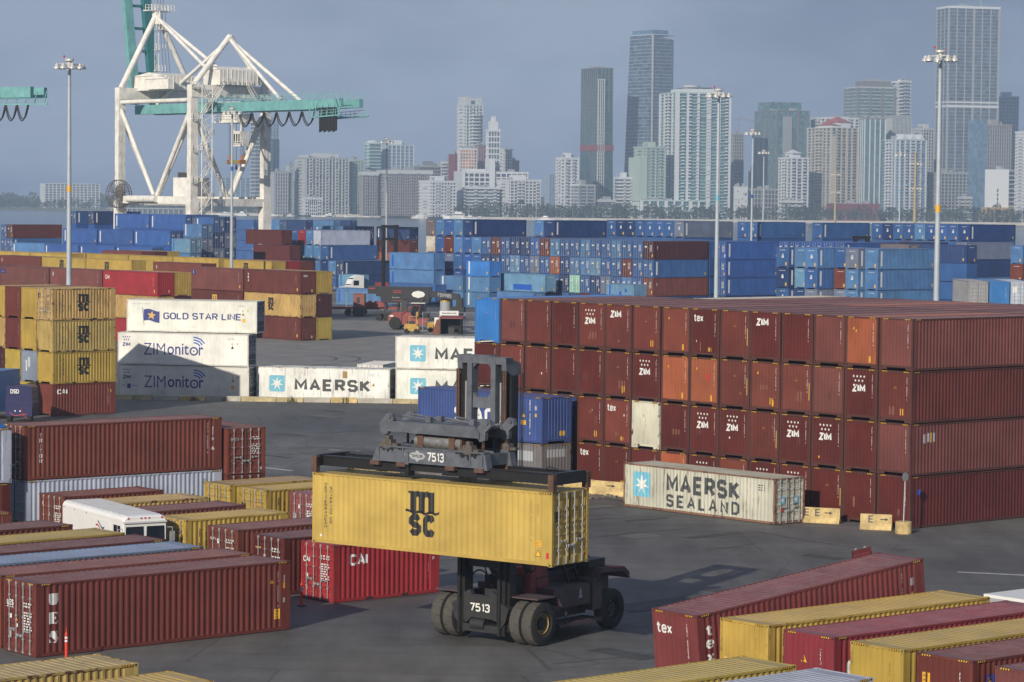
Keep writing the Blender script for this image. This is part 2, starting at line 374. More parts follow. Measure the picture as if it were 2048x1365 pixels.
def m_frame(L, H, far):
    def f():
        g = MB(); w = WD / 2; l = L / 2
        for sy in (-1, 1):
            g.box(-l + .16, l - .16, sy * w - (.06 if sy > 0 else -.0), sy * w + (0 if sy > 0 else .06), H - RAIL_T, H - .012)
            g.box(-l + .16, l - .16, sy * w - (.05 if sy > 0 else -.0), sy * w + (0 if sy > 0 else .05), .03, RAIL_B)
            for sx in (-1, 1):
                x0, x1 = sorted((sx * l - sx * .005, sx * (l - .13))); y0, y1 = sorted((sy * w - sy * .004, sy * (w - .13)))
                g.box(x0, x1, y0, y1, .118, H - .118)
                x0, x1 = sorted((sx * l, sx * (l - .178))); y0, y1 = sorted((sy * w, sy * (w - .162)))
                for z0, z1 in ((0, .118), (H - .118, H)):
                    g.box(x0, x1, y0, y1, z0, z1, 1)
                    if not far:                                     # the dark hand holes of a casting
                        c = (z0 + z1) / 2
                        xs = sx * (l + .002); g.poly([(xs, sy * (w - .05), c - .035), (xs, sy * (w - .11), c - .035), (xs, sy * (w - .11), c + .035), (xs, sy * (w - .05), c + .035)], 2)
                        ys = sy * (w + .002); g.poly([(sx * (l - .05), ys, c - .035), (sx * (l - .13), ys, c - .035), (sx * (l - .13), ys, c + .035), (sx * (l - .05), ys, c + .035)], 2)
        for sx in (-1, 1):
            x0, x1 = sorted((sx * l - sx * .01, sx * (l - .09)))
            g.box(x0, x1, -w + .162, w - .162, H - .10, H - .015)
            if sx > 0: g.box(x0, x1, -w + .162, w - .162, .03, .16)
            else:                                                   # gooseneck tunnel: rail raised in the middle
                g.box(x0, x1, -w + .162, -w + .52, .03, .27); g.box(x0, x1, w - .52, w - .162, .03, .27); g.box(x0, x1, -w + .52, w - .52, .16, .27)
        g.box(-l + .2, l - .2, -w + .12, w - .12, .17, .19, 2)
        if L < 7:
            for s in (-1.03, 1.03):
                for sy in (-1, 1):
                    ys = sy * (w + .003); g.poly([(s - .18, ys, .045), (s + .18, ys, .045), (s + .18, ys, .15), (s - .18, ys, .15)], 2)
        return g.mesh('frame', [FRAME, CAST, DARKIN])
    return cached(('frame', L, H, far), f)
def m_door(H, side, far):
    """door leaf on the +x end; side -1 is the leaf at -y"""
    def f():
        g = MB(); x = 0.; z0, z1 = .17, H - .11; y0, y1 = (-WD / 2 + .135, -.012) if side < 0 else (.012, WD / 2 - .135)
        n = 5; zs = [(z0, 0), (z0 + .14, 0)]
        span = (z1 - z0 - .28) / n
        for i in range(n):
            a = z0 + .14 + i * span
            zs += [(a + span * .18, -.035), (a + span * .74, -.035), (a + span * .92, 0)]
        zs += [(z1, 0)]
        ym = .06; vs = []
        for z, d in zs: vs += [(x, y0, z), (x, y0 + ym, z), (x + d, y0 + ym, z), (x + d, y1 - ym, z), (x, y1 - ym, z), (x, y1, z)]
        for i in range(len(zs) - 1):
            a = 6 * i; g.add([], [])
            g.f += [(a + j, a + j + 1, a + j + 7, a + j + 6) for j in (0, 1, 2, 3, 4)]; g.m += [0] * 5
        g.v += vs
        e = y1 if side < 0 else y0                                   # gasket line between the leaves
        g.box(-.01, .012, e - .012, e + .012, z0, z1, 2)
        for k in range(4):
            z = z0 + .25 + k * (z1 - z0 - .5) / 3; e2 = y0 if side < 0 else y1
            g.box(.0, .03, e2 - .05, e2 + .05, z - .05, z + .05, 0)
        if far:
            for y in ((y0 + .30, y0 + .82) if side < 0 else (y1 - .82, y1 - .30)):
                g.box(.02, .055, y - .022, y + .022, .10, H - .05, 1)
        return g.mesh('door', [PAINT, STEEL, GASKET])
    return cached(('door', H, side, far), f)
def m_bar(H):
    def f():
        g = MB(); g.tube((0, 0, .06), (0, 0, H - .04), .021, .021, 8)
        for z in (.10, .62, 1.5, H - .62, H - .10): g.box(-.035, .02, -.055, .055, z - .035, z + .035)
        g.box(-.02, .03, -.03, .03, .08, .2); g.box(-.02, .03, -.03, .03, H - .2, H - .08)
        return g.mesh('locking_bar', [STEEL])
    return cached(('bar', H), f)
def m_handle(s):
    def f():
        g = MB(); g.beam((.02, 0, 0), (.04, s * .46, .0), .03); g.box(-.02, .05, s * .40 - .03, s * .40 + .03, -.06, .06); g.box(-.02, .04, s * .18 - .02, s * .18 + .02, -.05, .05)
        return g.mesh('door_handle', [STEEL])
    return cached(('handle', s), f)
def m_unit(H):
    """refrigeration machinery on the +x end"""
    def f():
        g = MB(); w = WD / 2
        g.box(-.10, -.02, -w + .13, w - .13, .12, H - .12, 0)
        for i in range(4):
            y = -w + .2 + i * .52; g.box(-.02, .02, y, y + .46, .2, 1.05, 1); g.box(-.02, .01, y, y + .46, 1.12, 1.72, 0); g.box(-.02, .025, y, y + .46, 1.8, H - .25, 1)
        for y in (-.55, .55):
            g.lathe([(.42, 0), (.42, .03), (.36, .03), (.36, 0)], 16, 2, Matrix.Translation((0.02, y, H - .75)) @ Matrix.Rotation(R(90), 4, 'Y'))
        for z in (.6, 1.3, 2.0): g.box(-.02, .05, -w + .13, w - .13, z, z + .03, 2)
        return g.mesh('reefer_unit', [mat('reefer_panel_grey', (.16, .18, .20), .5, .2, .3, 3), mat('reefer_grille_dark', (.035, .04, .05), .6), STEEL])
    return cached(('unit', H), f)

# -------- printed marks
FONT_CACHE = {}
def text_geo(s, bold=0.0, sq=1.0, space=1.0, line=1.0):
    k = (s, bold, sq, space, line)
    if k not in FONT_CACHE:
        cu = bpy.data.curves.new('t', 'FONT'); cu.body = s; cu.size = 1; cu.offset = bold; cu.resolution_u = 3; cu.fill_mode = 'BOTH'
        cu.align_x = 'CENTER'; cu.space_character = space; cu.space_line = line
        ob = bpy.data.objects.new('t', cu); me = bpy.data.meshes.new_from_object(ob)
        vs = [(v.co.x * sq, v.co.y) for v in me.vertices]; fs = [tuple(p.vertices) for p in me.polygons]
        bpy.data.objects.remove(ob); bpy.data.curves.remove(cu); bpy.data.meshes.remove(me)
        xs = [v[0] for v in vs]; ys = [v[1] for v in vs]; x0, x1, y0, y1 = min(xs), max(xs), min(ys), max(ys)
        FONT_CACHE[k] = ([((x - (x0 + x1) / 2), (y - (y0 + y1) / 2)) for x, y in vs], fs, x1 - x0, y1 - y0)
    return FONT_CACHE[k]
class Flat:
    """flat print: 2-D faces with a colour letter each, centred on (0,0)"""
    def __init__(s): s.v = []; s.f = []; s.c = []; s.l = []
    def add(s, vs, fs, c, lift=0.):
        b = len(s.v); s.v += list(vs); s.f += [tuple(i + b for i in f) for f in fs]; s.c += [c] * len(fs); s.l += [lift] * len(fs); return s
    def poly(s, pts, c): return s.add(pts, [tuple(range(len(pts)))], c)
    def rect(s, x0, x1, y0, y1, c): return s.poly([(x0, y0), (x1, y0), (x1, y1), (x0, y1)], c)
    def text(s, txt, h, c, cx=0, cy=0, bold=0., w=None, space=1., line=1.):
        vs, fs, tw, th = text_geo(txt, bold, 1., space, line); k = h / th; kx = (w / tw) if w else k
        return s.add([(cx + x * kx, cy + y * k) for x, y in vs], fs, c)
    def stroke(s, txt, h, c, cx=0, cy=0, th=.2, w=None, sp=.07):
        strips, tw = stroke_geo(txt, th, sp); k = h / (1 + th); kx = w / tw if w else k
        ymid = .36 if txt.islower() and 't' not in txt else .5
        for vs, fs, n in strips: s.add([(cx + (q.x + th / 2 - tw / 2) * kx, cy + (q.y - ymid) * k) for q in vs], fs, c, .0007 * n)
        return s
    def ring(s, cx, cy, r0, r1, a0, a1, c, n=14):
        for i in range(n):
            p, q = R(a0 + (a1 - a0) * i / n), R(a0 + (a1 - a0) * (i + 1) / n)
            s.poly([(cx + r0 * math.cos(p), cy + r0 * math.sin(p)), (cx + r1 * math.cos(p), cy + r1 * math.sin(p)), (cx + r1 * math.cos(q), cy + r1 * math.sin(q)), (cx + r0 * math.cos(q), cy + r0 * math.sin(q))], c)
        return s
STK = {
 'A': '0,0 .36,1 .72,0|.13,.32 .59,.32', 'C': '.68,.80 .55,1 .15,1 0,.82 0,.18 .15,0 .55,0 .68,.20', 'D': '0,0 .45,0 .68,.22 .68,.78 .45,1 0,1 0,0', 'E': '.62,1 0,1 0,0 .62,0|0,.5 .54,.5',
 'F': '.62,1 0,1 0,0|0,.5 .54,.5', 'G': '.68,.80 .55,1 .15,1 0,.82 0,.18 .15,0 .55,0 .68,.2 .68,.48 .4,.48', 'I': '0,0 0,1', 'K': '0,0 0,1|.62,1 .06,.46|.16,.56 .66,0', 'L': '0,1 0,0 .58,0', 'M': '0,0 0,1 .42,.30 .84,1 .84,0',
 'N': '0,0 0,1 .64,0 .64,1', 'O': '.16,0 0,.2 0,.8 .16,1 .54,1 .70,.8 .70,.2 .54,0 .16,0', 'P': '0,0 0,1 .46,1 .62,.86 .62,.6 .46,.46 0,.46', 'R': '0,0 0,1 .46,1 .62,.86 .62,.62 .46,.48 0,.48|.34,.48 .64,0', 'S': '.64,.80 .50,1 .14,1 0,.86 0,.64 .14,.51 .50,.49 .64,.36 .64,.14 .50,0 .14,0 0,.20',
 'T': '0,1 .68,1|.34,1 .34,0', 'U': '0,1 0,.18 .16,0 .52,0 .68,.18 .68,1', 'X': '0,0 .64,1|0,1 .64,0', 'Y': '0,1 .33,.48 .66,1|.33,.48 .33,0', 'Z': '0,1 .64,1 0,0 .66,0',
 '1': '.1,.82 .3,1 .3,0', '3': '.02,.84 .16,1 .48,1 .6,.86 .6,.64 .46,.52 .22,.52|.46,.52 .6,.4 .6,.14 .48,0 .14,0 0,.16', '5': '.58,1 .06,1 .03,.56 .44,.6 .6,.44 .6,.16 .44,0 .14,0 0,.16', '6': '.54,1 .2,.8 0,.4 0,.16 .14,0 .46,0 .6,.16 .6,.4 .46,.54 .14,.54 .02,.42', '7': '0,1 .62,1 .24,0', '9': '.06,0 .4,.2 .6,.6 .6,.84 .46,1 .14,1 0,.84 0,.6 .14,.46 .46,.46 .58,.58', '8': '.3,.53 .04,.7 .04,.88 .16,1 .44,1 .56,.88 .56,.7 .3,.53 .02,.34 .02,.14 .16,0 .44,0 .58,.14 .58,.34 .3,.53',
 's': '.50,.58 .40,.72 .12,.72 0,.6 0,.48 .12,.39 .40,.34 .52,.25 .52,.12 .40,0 .12,0 0,.14', 'c': '.52,.56 .42,.72 .14,.72 0,.56 0,.16 .14,0 .42,0 .52,.16', 't': '.18,1 .18,.14 .30,0 .46,.04|-.02,.72 .44,.72', 'e': '.02,.38 .54,.38 .54,.56 .42,.72 .14,.72 0,.56 0,.16 .14,0 .42,0 .54,.14', 'x': '0,0 .52,.72|0,.72 .52,0'}
def stroke_geo(txt, th, sp=.22):
    strips = []; x = 0; n = 0
    for ch in txt:
        if ch == ' ': x += .45; continue
        polys = [[tuple(map(float, q.split(','))) for q in pl.split()] for pl in STK[ch].split('|')]
        w = max(p[0] for pl in polys for p in pl)
        for k, pl in enumerate(polys):
            pts = [Vector((x + a, b_)) for a, b_ in pl]; closed = (pts[0] - pts[-1]).length < 1e-6
            if closed: pts = pts[:-1]
            m = len(pts); L_, R_ = [], []
            for i, p in enumerate(pts):
                d0 = (p - pts[i - 1]).normalized() if (i or closed) else None; d1 = (pts[(i + 1) % m] - p).normalized() if (i < m - 1 or closed) else None
                if d0 is None: d0 = d1
                if d1 is None: d1 = d0
                n0 = Vector((-d0.y, d0.x)); n1 = Vector((-d1.y, d1.x)); mt = (n0 + n1)
                mt = mt.normalized() if mt.length > .05 else n0; sc_ = min(1.7, 1 / max(.35, mt.dot(n0))) * th / 2
                L_.append(p + mt * sc_); R_.append(p - mt * sc_)
            fs = []; vs = []
            for i in range(m if closed else m - 1):
                j = (i + 1) % m; b_ = len(vs); vs += [L_[i], L_[j], R_[j], R_[i]]; fs.append((b_, b_ + 1, b_ + 2, b_ + 3))
            strips.append((vs, fs, k))
        x += w + sp + th
    tw = x - sp
    return strips, tw
def star(n, r0, r1, rot=90): return [((r0 if i % 2 == 0 else r1) * math.cos(R(rot + 180 / n * i)), (r0 if i % 2 == 0 else r1) * math.sin(R(rot + 180 / n * i))) for i in range(2 * n)]
def starfan(F, cx, cy, n, r0, r1, c, rot=90):
    p = star(n, r0, r1, rot); m = len(p)
    F.add([(cx, cy)] + [(cx + x, cy + y) for x, y in p], [(0, i + 1, (i + 1) % m + 1) for i in range(m)], c)
def g_msc(c='k', h=1.0):
    F = Flat(); k = h
    def leg(x0, x1): F.rect(x0, x1, .02 * k, .86 * k, c)
    # the heavy rounded m
    leg(-.60 * k, -.30 * k); leg(-.15 * k, .15 * k); leg(.30 * k, .60 * k)
    F.poly([(-.68 * k, .86 * k), (-.60 * k, .86 * k), (-.60 * k, .76 * k), (-.68 * k, .78 * k)], c)
    for a in (-.30, .15):
        F.poly([(a * k, .60 * k), ((a + .04) * k, .66 * k), ((a + .11) * k, .66 * k), ((a + .15) * k, .60 * k), ((a + .15) * k, .86 * k), ((a + .09) * k, .90 * k), ((a) * k, .86 * k)], c)
    # the wave beneath it
    top = []; bot = []
    for i in range(25):
        x = -.84 + 1.68 * i / 24; y = .03 + .035 * math.sin((x + .84) * 3 * math.pi / .84) + (.05 * (abs(x) / .84) ** 4)
        top.append((x * k, (y + .055) * k)); bot.append((x * k, (y - .045) * k))
    for i in range(24): F.poly([bot[i], bot[i + 1], top[i + 1], top[i]], c)
    F.stroke('sc', 1.10 * k, c, 0, -.46 * k, .31, 1.30 * k, .10)
    return F
def g_star8(sz):
    F = Flat(); h = sz / 2; r = h * .2; p = []
    for cx, cy, a in ((h - r, h - r, 0), (-h + r, h - r, 90), (-h + r, -h + r, 180), (h - r, -h + r, 270)):
        p += [(cx + r * math.cos(R(a + 30 * i)), cy + r * math.sin(R(a + 30 * i))) for i in range(4)]
    F.poly(p, 't'); F2 = F; starfan(F2, 0, 0, 7, h * .84, h * .30, 'w'); return F
def g_zim(stars=True, c='w', w=.9):
    F = Flat(); F.stroke('ZIM', .40 * w / .9, c, 0, -.24, .36, w, .06)
    if stars:
        for n, y in ((4, .42), (3, .18)):
            for i in range(n): starfan(F, (i - (n - 1) / 2) * w * .27, y, 6, .085, .04, c)
    return F
def g_tri(h, c='y'):
    F = Flat(); F.poly([(-h * .55, -h / 2), (h * .55, -h / 2), (0, h / 2)], 'k' if c == 'y' else c)
    F.poly([(-h * .44, -h * .43), (h * .44, -h * .43), (0, h * .36)], c)
    if c == 'y' and h > .3: F.add([(-.02, -h * .3), (.05, -h * .05), (0, -h * .05), (.03, h * .18), (-.06, -h * .02), (0, -h * .02)], [(0, 1, 2, 3, 4, 5)], 'k', .005)
    return F
def g_note(w, h, c='y'):
    F = Flat(); F.rect(-w / 2, w / 2, -h / 2, h / 2, c)
    for i, f in enumerate((.8, .55, .7)):
        y = h * (.28 - .28 * i); F.rect(-w * .4, -w * .4 + w * .8 * f, y - h * .07, y + h * .07, 'd' if c == 'y' else 'f')
    return F
def g_code(txt, h, c='w', gap=1.18):
    F = Flat(); y = 0; hs = h
    for ch in txt:
        if ch != ' ': F.text(ch, hs, c, 0, y, .0, hs * .66 if ch not in 'I1' else hs * .2)
        y -= hs * gap
    m = (max(p[1] for p in F.v) + min(p[1] for p in F.v)) / 2; F.v = [(a, b - m) for a, b in F.v]; return F
def g_text(txt, h, c='w', bold=.03, w=None, space=1., line=1.):
    if bold > .009 and all(ch in STK or ch == ' ' for ch in txt): return Flat().stroke(txt, h, c, 0, 0, .16 + bold * 2.4, w)
    return Flat().text(txt, h, c, 0, 0, 0 if bold > .012 else bold, w, space, line)
def g_stack(txt, h, c, gap=1.12, bold=.03, wid=.8):
    F = Flat(); y = 0
    for ch in txt:
        if ch != ' ':
            if ch in STK: F.stroke(ch, h, c, 0, y, .2 + bold * 2, h * (wid if ch != 'I' else wid * .3))
            else: F.text(ch, h, c, 0, y, 0, h * wid)
        y -= h * gap * (.6 if ch == ' ' else 1)
    m = (max(p[1] for p in F.v) + min(p[1] for p in F.v)) / 2; F.v = [(a, b - m) for a, b in F.v]; return F
def g_rows(n, w, h, c='w', seed=1):
    """small lines of data print"""
    rr = random.Random(seed); F = Flat()
    for i in range(n):
        y = h / 2 - h * (i + .5) / n; x = -w / 2
        while x < w / 2 - .05:
            l = rr.uniform(.06, .16); F.rect(x, min(x + l, w / 2), y - h / n * .27, y + h / n * .27, c); x += l + rr.uniform(.04, .12)
    return F
def g_rect(w, h, c): return Flat().rect(-w / 2, w / 2, -h / 2, h / 2, c)
def g_hazard(n=4, w=.42, h=.07):
    F = Flat(); F.rect(-w / 2, w / 2, -h / 2, h / 2, 'k'); s = w / n
    for i in range(n):
        x = -w / 2 + i * s; F.poly([(x + .01, -h / 2 + .005), (x + s * .55, -h / 2 + .005), (x + s * .95, h / 2 - .005), (x + s * .4, h / 2 - .005)], 'y')
    return F
def g_ues(k=.48):
    F = Flat(); h = .98
    def at(y0):
        return y0
    y = 1.55
    F.poly([(-.46, y + .45), (.02, y + .45), (.02, y - .49), (-.2, y - .49), (-.38, y - .40), (-.46, y - .2)], 'w'); F.rect(.06, .09, y - .45, y + .45, 'w'); F.poly([(.14, y + .45), (.46, y + .45), (.46, y - .2), (.36, y - .4), (.14, y - .47)], 'w')
    y = 0.
    F.rect(-.44, .04, y - .47, y + .47, 'w'); F.poly([(.08, y + .47), (.42, y + .47), (.42, y + .18), (.26, y + .34), (.08, y + .40)], 'w'); F.poly([(.08, y + .06), (.22, y + .12), (.22, y - .12), (.08, y - .06)], 'w'); F.poly([(.08, y - .47), (.42, y - .47), (.42, y - .18), (.26, y - .34), (.08, y - .40)], 'w')
    y = -1.55
    F.poly([(-.40, y + .1), (-.36, y + .32), (-.14, y + .48), (.1, y + .48), (.36, y + .1), (.46, y - .12), (.42, y - .34), (.2, y - .48), (.0, y - .48), (.16, y - .3), (-.18, y + .02), (-.32, y - .05)], 'w')
    F.poly([(.2, y + .48), (.40, y + .46), (.40, y + .2)], 'w'); F.poly([(-.42, y - .46), (-.10, y - .46), (-.42, y - .12)], 'w')
    F.v = [(a * k, b * k) for a, b in F.v]
    return F
def g_flag(k=.68):
    F = Flat(); n = 12
    def P(u, t): return (-1.1 + 2.2 * u, -.75 + 1.5 * t + .13 * math.sin(u * 5.2) - .12 * u)
    for i in range(n): F.poly([P(i / n, 0), P((i + 1) / n, 0), P((i + 1) / n, 1), P(i / n, 1)], 'n')
    F.poly([(-1.28, .95), (-1.2, .97), (-1.0, -1.35), (-1.06, -1.35)], 'n'); starfan(F, 0.0, -.02, 5, .62, .26, 'o', 82); F.v = [(a * k, b * k) for a, b in F.v]; return F
def g_monitor():
    F = Flat(); F.text('ZIM', 1.05, 'n', -2.05, .06, -.008, 2.0); F.text('onit', 1.02, 'n', .15, .09, .012, 2.0); F.ring(1.62, -.08, .26, .40, 0, 360, 'n', 20); F.ring(1.62, -.08, 0, .08, 0, 360, 'n', 8)
    F.text('r', .75, 'n', 2.28, -.07, .012, .42)
    for r in (.62, .86, 1.10): F.ring(1.62, .0, r, r + .12, 32, 92, 'b', 10)
    return F
def g_maersk(h, sealand=False):
    F = Flat(); F.stroke('MAERSK', h, 'g', 0, .46 if sealand else 0, .29, 5.9 if sealand else 7.0, .16)
    if sealand: F.stroke('SEALAND', .74, 'g', 0, -.56, .25, 5.9, .34)
    return F
PRINT_N = dict(text='lettering', msc='logo', star='logo', zim='logo', tri='warning_triangle', note='caution_label', code='code_strip', stack='lettering', rows='data_print', rect='colour_patch', haz='hazard_stripe', ues='lettering', flag='flag_emblem', mon='lettering', mae='lettering')
GLY = dict(text=g_text, msc=g_msc, star=g_star8, zim=g_zim, tri=g_tri, note=g_note, code=g_code, stack=g_stack, rows=g_rows, rect=g_rect, haz=g_hazard, ues=g_ues, flag=g_flag, mon=g_monitor, mae=g_maersk)
FL = {}
def glyph(kind, args):
    k = (kind, args)
    if k not in FL: FL[k] = GLY[kind](*args)
    return FL[k]
def mark_mesh(kind, args, face, s, t, L, H, wk, drape):
    """print standing on a face, s,t metres from the face's lower left as seen from outside"""
    key = ('mark', kind, args, face, round(s, 2), round(t, 2), L, H, wk, drape)
    def f():
        G = glyph(kind, args); cols = sorted(set(G.c)); bm = bmesh.new()
        half = L / 2 if face in 'NP' else WD / 2
        vs = [bm.verts.new((s - half + x, 0, t + y)) for x, y in G.v]
        ll = bm.faces.layers.float.new('lift')
        for fc, c, lf in zip(G.f, G.c, G.l):
            try:
                q = bm.faces.new([vs[i] for i in fc]); q.material_index = cols.index(c); q[ll] = lf
            except ValueError: pass
        pr = None
        if drape and face in 'NP': pr = prof(wk, L / 2 - .10)
        elif drape and face == 'F' and kind not in ('zim', 'text'): pr = prof('end', WD / 2 - .12)
        if pr:
            xs = [v.co.x for v in bm.verts]; a, b = min(xs), max(xs)
            for bx, _ in pr:
                if a < bx < b:
                    bmesh.ops.bisect_plane(bm, geom=bm.verts[:] + bm.edges[:] + bm.faces[:], plane_co=(bx, 0, 0), plane_no=(1, 0, 0), dist=1e-5)
            for v in bm.verts: v.co.y = pdepth(pr, v.co.x)
        order = {c: i for i, c in enumerate(cols)}
        stack = dict(t=0, k=0, n=0, y=1, w=1, o=1, g=1, b=1, r=1, f=1, d=2, q=0, p=0)
        lift = {}
        for q in bm.faces:
            c = cols[q.material_index]; up = .004 + .003 * (stack[c] if len(cols) > 1 else 0) + q[ll]
            for v in q.verts: lift[v] = max(lift.get(v, 0), up)
        for v in bm.verts: v.co.y -= lift.get(v, .004)
        if face == 'N': mx = Matrix.Translation((0, -WD / 2 + .012, 0))
        elif face == 'P': mx = Matrix.Rotation(math.pi, 4, 'Z') @ Matrix.Translation((0, -WD / 2 + .012, 0))
        elif face == 'D': mx = Matrix.Translation((L / 2 - .02, 0, 0)) @ Matrix.Rotation(math.pi / 2, 4, 'Z')
        else: mx = Matrix.Translation((-L / 2 + .02, 0, 0)) @ Matrix.Rotation(-math.pi / 2, 4, 'Z')
        if kind in ('haz',): mx = mx @ Matrix.Translation((0, -.022, 0))
        if face == 'D' and kind not in ('haz',): mx = mx @ Matrix.Translation((0, -.004, 0))
        bm.transform(mx); me = bpy.data.meshes.new(PRINT_N[kind]); bm.to_mesh(me); bm.free()
        for c in cols: me.materials.append(PRN[c])
        return me
    return cached(key, f)
COL = dict(  # real paint colours (linear)
    r=(.126, .029, .022), d=(.094, .016, .013), m=(.155, .050, .043), R=(.285, .020, .026), e=(.165, .042, .029), o=(.310, .090, .040), p=(.240, .072, .075),
    y=(.420, .295, .060), Y=(.46, .32, .11), w=(.74, .73, .68), W=(.54, .52, .44), g=(.30, .32, .34), G=(.20, .25, .32), v=(.42, .46, .56),
    b=(.035, .105, .290), B=(.030, .098, .330), n=(.015, .046, .155), N=(.018, .040, .130), l=(.075, .190, .390), L=(.125, .270, .420), c=(.030, .170, .480), t=(.33, .58, .50), s=(.16, .145, .155), u=(.15, .19, .28), x=(.055, .012, .016))
CNAME = dict(r='maroon', d='dark maroon', m='faded maroon', R='bright red', e='rust red', o='orange', p='pinkish red', y='yellow', Y='worn yellow', w='white', W='off-white', g='grey', G='blue-grey', v='pale grey', b='blue', B='bright blue', n='navy', N='dark navy', l='light blue', L='pale blue', c='sky blue', t='mint green', s='dull grey', u='slate blue', x='dark red')
RUSTY = dict(Y=.8, y=.25, W=.75, w=.10, o=.2, l=.35, L=.45, b=.25, s=.6, g=.2)
def jitter(c, a=.10):
    k = 1 + random.uniform(-a, a); return tuple(min(1, x * k * (1 + random.uniform(-.04, .04))) for x in c)
# running numbers of the containers that stand behind or beneath others: they are built as one joined mass
HIDDEN = {n for a, b in [(45, 47), (61, 61), (105, 111), (113, 115), (117, 119), (121, 123), (125, 127), (129, 131), (133, 135), (137, 139), (141, 143), (145, 147), (149, 151), (157, 157), (161, 161), (165, 165), (175, 175), (178, 180), (184, 184), (187, 188), (190, 191), (193, 197), (199, 201), (203, 204), (206, 207), (209, 210), (212, 213), (215, 216), (218, 219), (221, 222), (224, 225), (227, 228), (230, 231), (233, 234), (236, 240), (242, 243), (245, 246), (249, 254), (258, 270), (281, 289), (292, 293), (315, 316), (351, 354), (356, 370), (372, 386), (388, 402), (404, 422), (424, 426), (429, 431), (434, 436), (439, 441), (444, 446), (449, 451), (454, 456), (459, 461), (464, 466), (469, 471), (474, 476), (479, 480), (484, 487), (489, 492), (494, 497), (499, 501), (504, 506), (509, 511), (514, 516), (519, 521), (523, 526), (529, 533), (535, 536), (538, 539), (541, 542), (544, 545), (551, 553), (555, 557), (559, 561), (563, 565), (567, 569), (571, 571), (573, 573), (575, 585), (587, 597), (600, 600), (602, 602), (604, 604), (606, 611), (631, 633), (635, 636), (638, 639), (641, 643), (646, 649), (654, 656), (661, 662), (667, 667), (671, 672), (677, 679), (681, 683), (685, 687), (689, 691), (693, 693), (697, 699), (701, 703), (705, 707), (710, 712), (715, 717), (720, 722), (725, 728), (730, 731), (734, 735), (738, 739), (742, 748), (750, 751), (753, 754), (756, 757), (759, 762), (766, 767), (770, 771), (775, 776), (780, 781), (784, 785), (789, 791), (794, 796), (798, 807), (819, 819)] for n in range(a, b + 1)}
CN = [0]; LOWER = {}; JR = random.Random(99)
def lower_box(ctr, yaw, col, L, H):
    k = col if isinstance(col, str) else 'b'
    LOWER.setdefault(k, MB()).box(-L / 2, L / 2, -WD / 2, WD / 2, .12, H, 0, Matrix.Translation(ctr) @ Matrix.Rotation(yaw, 4, 'Z'))
def container(label, ctr, yaw, col, size=40, hc='H', door='R', show=('side', 'R'), marks=(), lod=1, group='shipping containers in the yard', rust=None, wk='side', reefer=False, pitch=0, roof=True, haz=True, framecol=None, roofcol=None):
    """door: which visible-frame end carries the doors (R = +x of the given yaw, L = -x). show: faces to furnish with parts."""
    L, H = LEN[size], HGT[hc]
    CN[0] += 1
    dl = JR.uniform(-.055, .055); ds = JR.uniform(-.012, .012); ctr = (ctr[0] + dl * math.cos(yaw) - ds * math.sin(yaw), ctr[1] + dl * math.sin(yaw) + ds * math.cos(yaw), ctr[2]); yaw += JR.uniform(-.0018, .0018)
    if CN[0] in HIDDEN or 'supporting' in label or 'buried' in label: lower_box(ctr, yaw, col, L, H); return None
    flip = door == 'L'
    rz = yaw + (math.pi if flip else 0)
    root = bpy.data.objects.new('shipping_container', None); C.objects.link(root)
    root.location = ctr; root.rotation_euler = (0, (-pitch if not flip else pitch), rz); root.empty_display_size = .3
    tag(root, label, 'shipping container', group); root['cn'] = CN[0]
    rgb = jitter(COL[col]) if isinstance(col, str) else col
    ru = RUSTY.get(col, .12) if rust is None else rust
    c4 = (*rgb, ru)
    fc = (*(framecol or rgb), min(1, ru * 1.3))
    near = 'P' if flip else 'N'
    for fcname, rot in ((near, math.pi if flip else 0), ('N' if flip else 'P', 0 if flip else math.pi)):
        w = put('side_wall', m_wall(L, H, wk), root, col=c4)
        if fcname == 'P': w.rotation_euler = (0, 0, math.pi)
    e = put('end_wall', m_end(H), root, loc=(-L / 2 + .02, 0, 0), col=c4)
    if roof: put('roof', m_roof(L, H), root, col=(*(roofcol or rgb), ru))
    put('frame', m_frame(L, H, lod < 2), root, col=fc)
    dv = (door in show)
    if reefer: put('reefer_unit', m_unit(H), root, loc=(L / 2 - .03, 0, 0), col=c4)
    else:
        for sd in (-1, 1):
            d = put('door', m_door(H, sd, lod < 2 or not dv), root, loc=(L / 2 - .04, 0, 0), col=c4)
            if lod >= 2 and dv:
                for y in ((-.78, -.26) if sd < 0 else (.26, .78)):
                    put('locking_bar', m_bar(H), d, loc=(.045, y, 0))
                    put('door_handle', m_handle(-1 if y > 0 else 1), d, loc=(.05, y, .95 if abs(y) > .5 else .75))
    ends = {'L': 'D' if flip else 'F', 'R': 'F' if flip else 'D', 'side': near}
    for mk in marks:
        fc_, kind, s, t = mk[:4]; args = mk[4] if len(mk) > 4 else ()
        face = ends[fc_]
        put(PRINT_N[kind], mark_mesh(kind, args, face, s, t, L, H, wk, lod >= 1), root)
    if haz and hc == 'H' and lod >= 1:
        for fc_ in show:
            half = L if fc_ == 'side' else WD
            for s in (.42, half - .42): put('hazard_stripe', mark_mesh('haz', (), ends[fc_], s, H - .055, L, H, wk, False), root)
    return root
def corner_center(x, y, yaw, size, a=0):
    L = LEN[size]
    ex = Vector((math.cos(yaw), math.sin(yaw))); ey = Vector((-ex.y, ex.x)); p = Vector((x, y)) + ex * L * (.5 - a) + ey * WD / 2
    return p
def at_corner(x, y, z, yaw, size, a=0):
    p = corner_center(x, y, yaw, size, a); return (p.x, p.y, z)
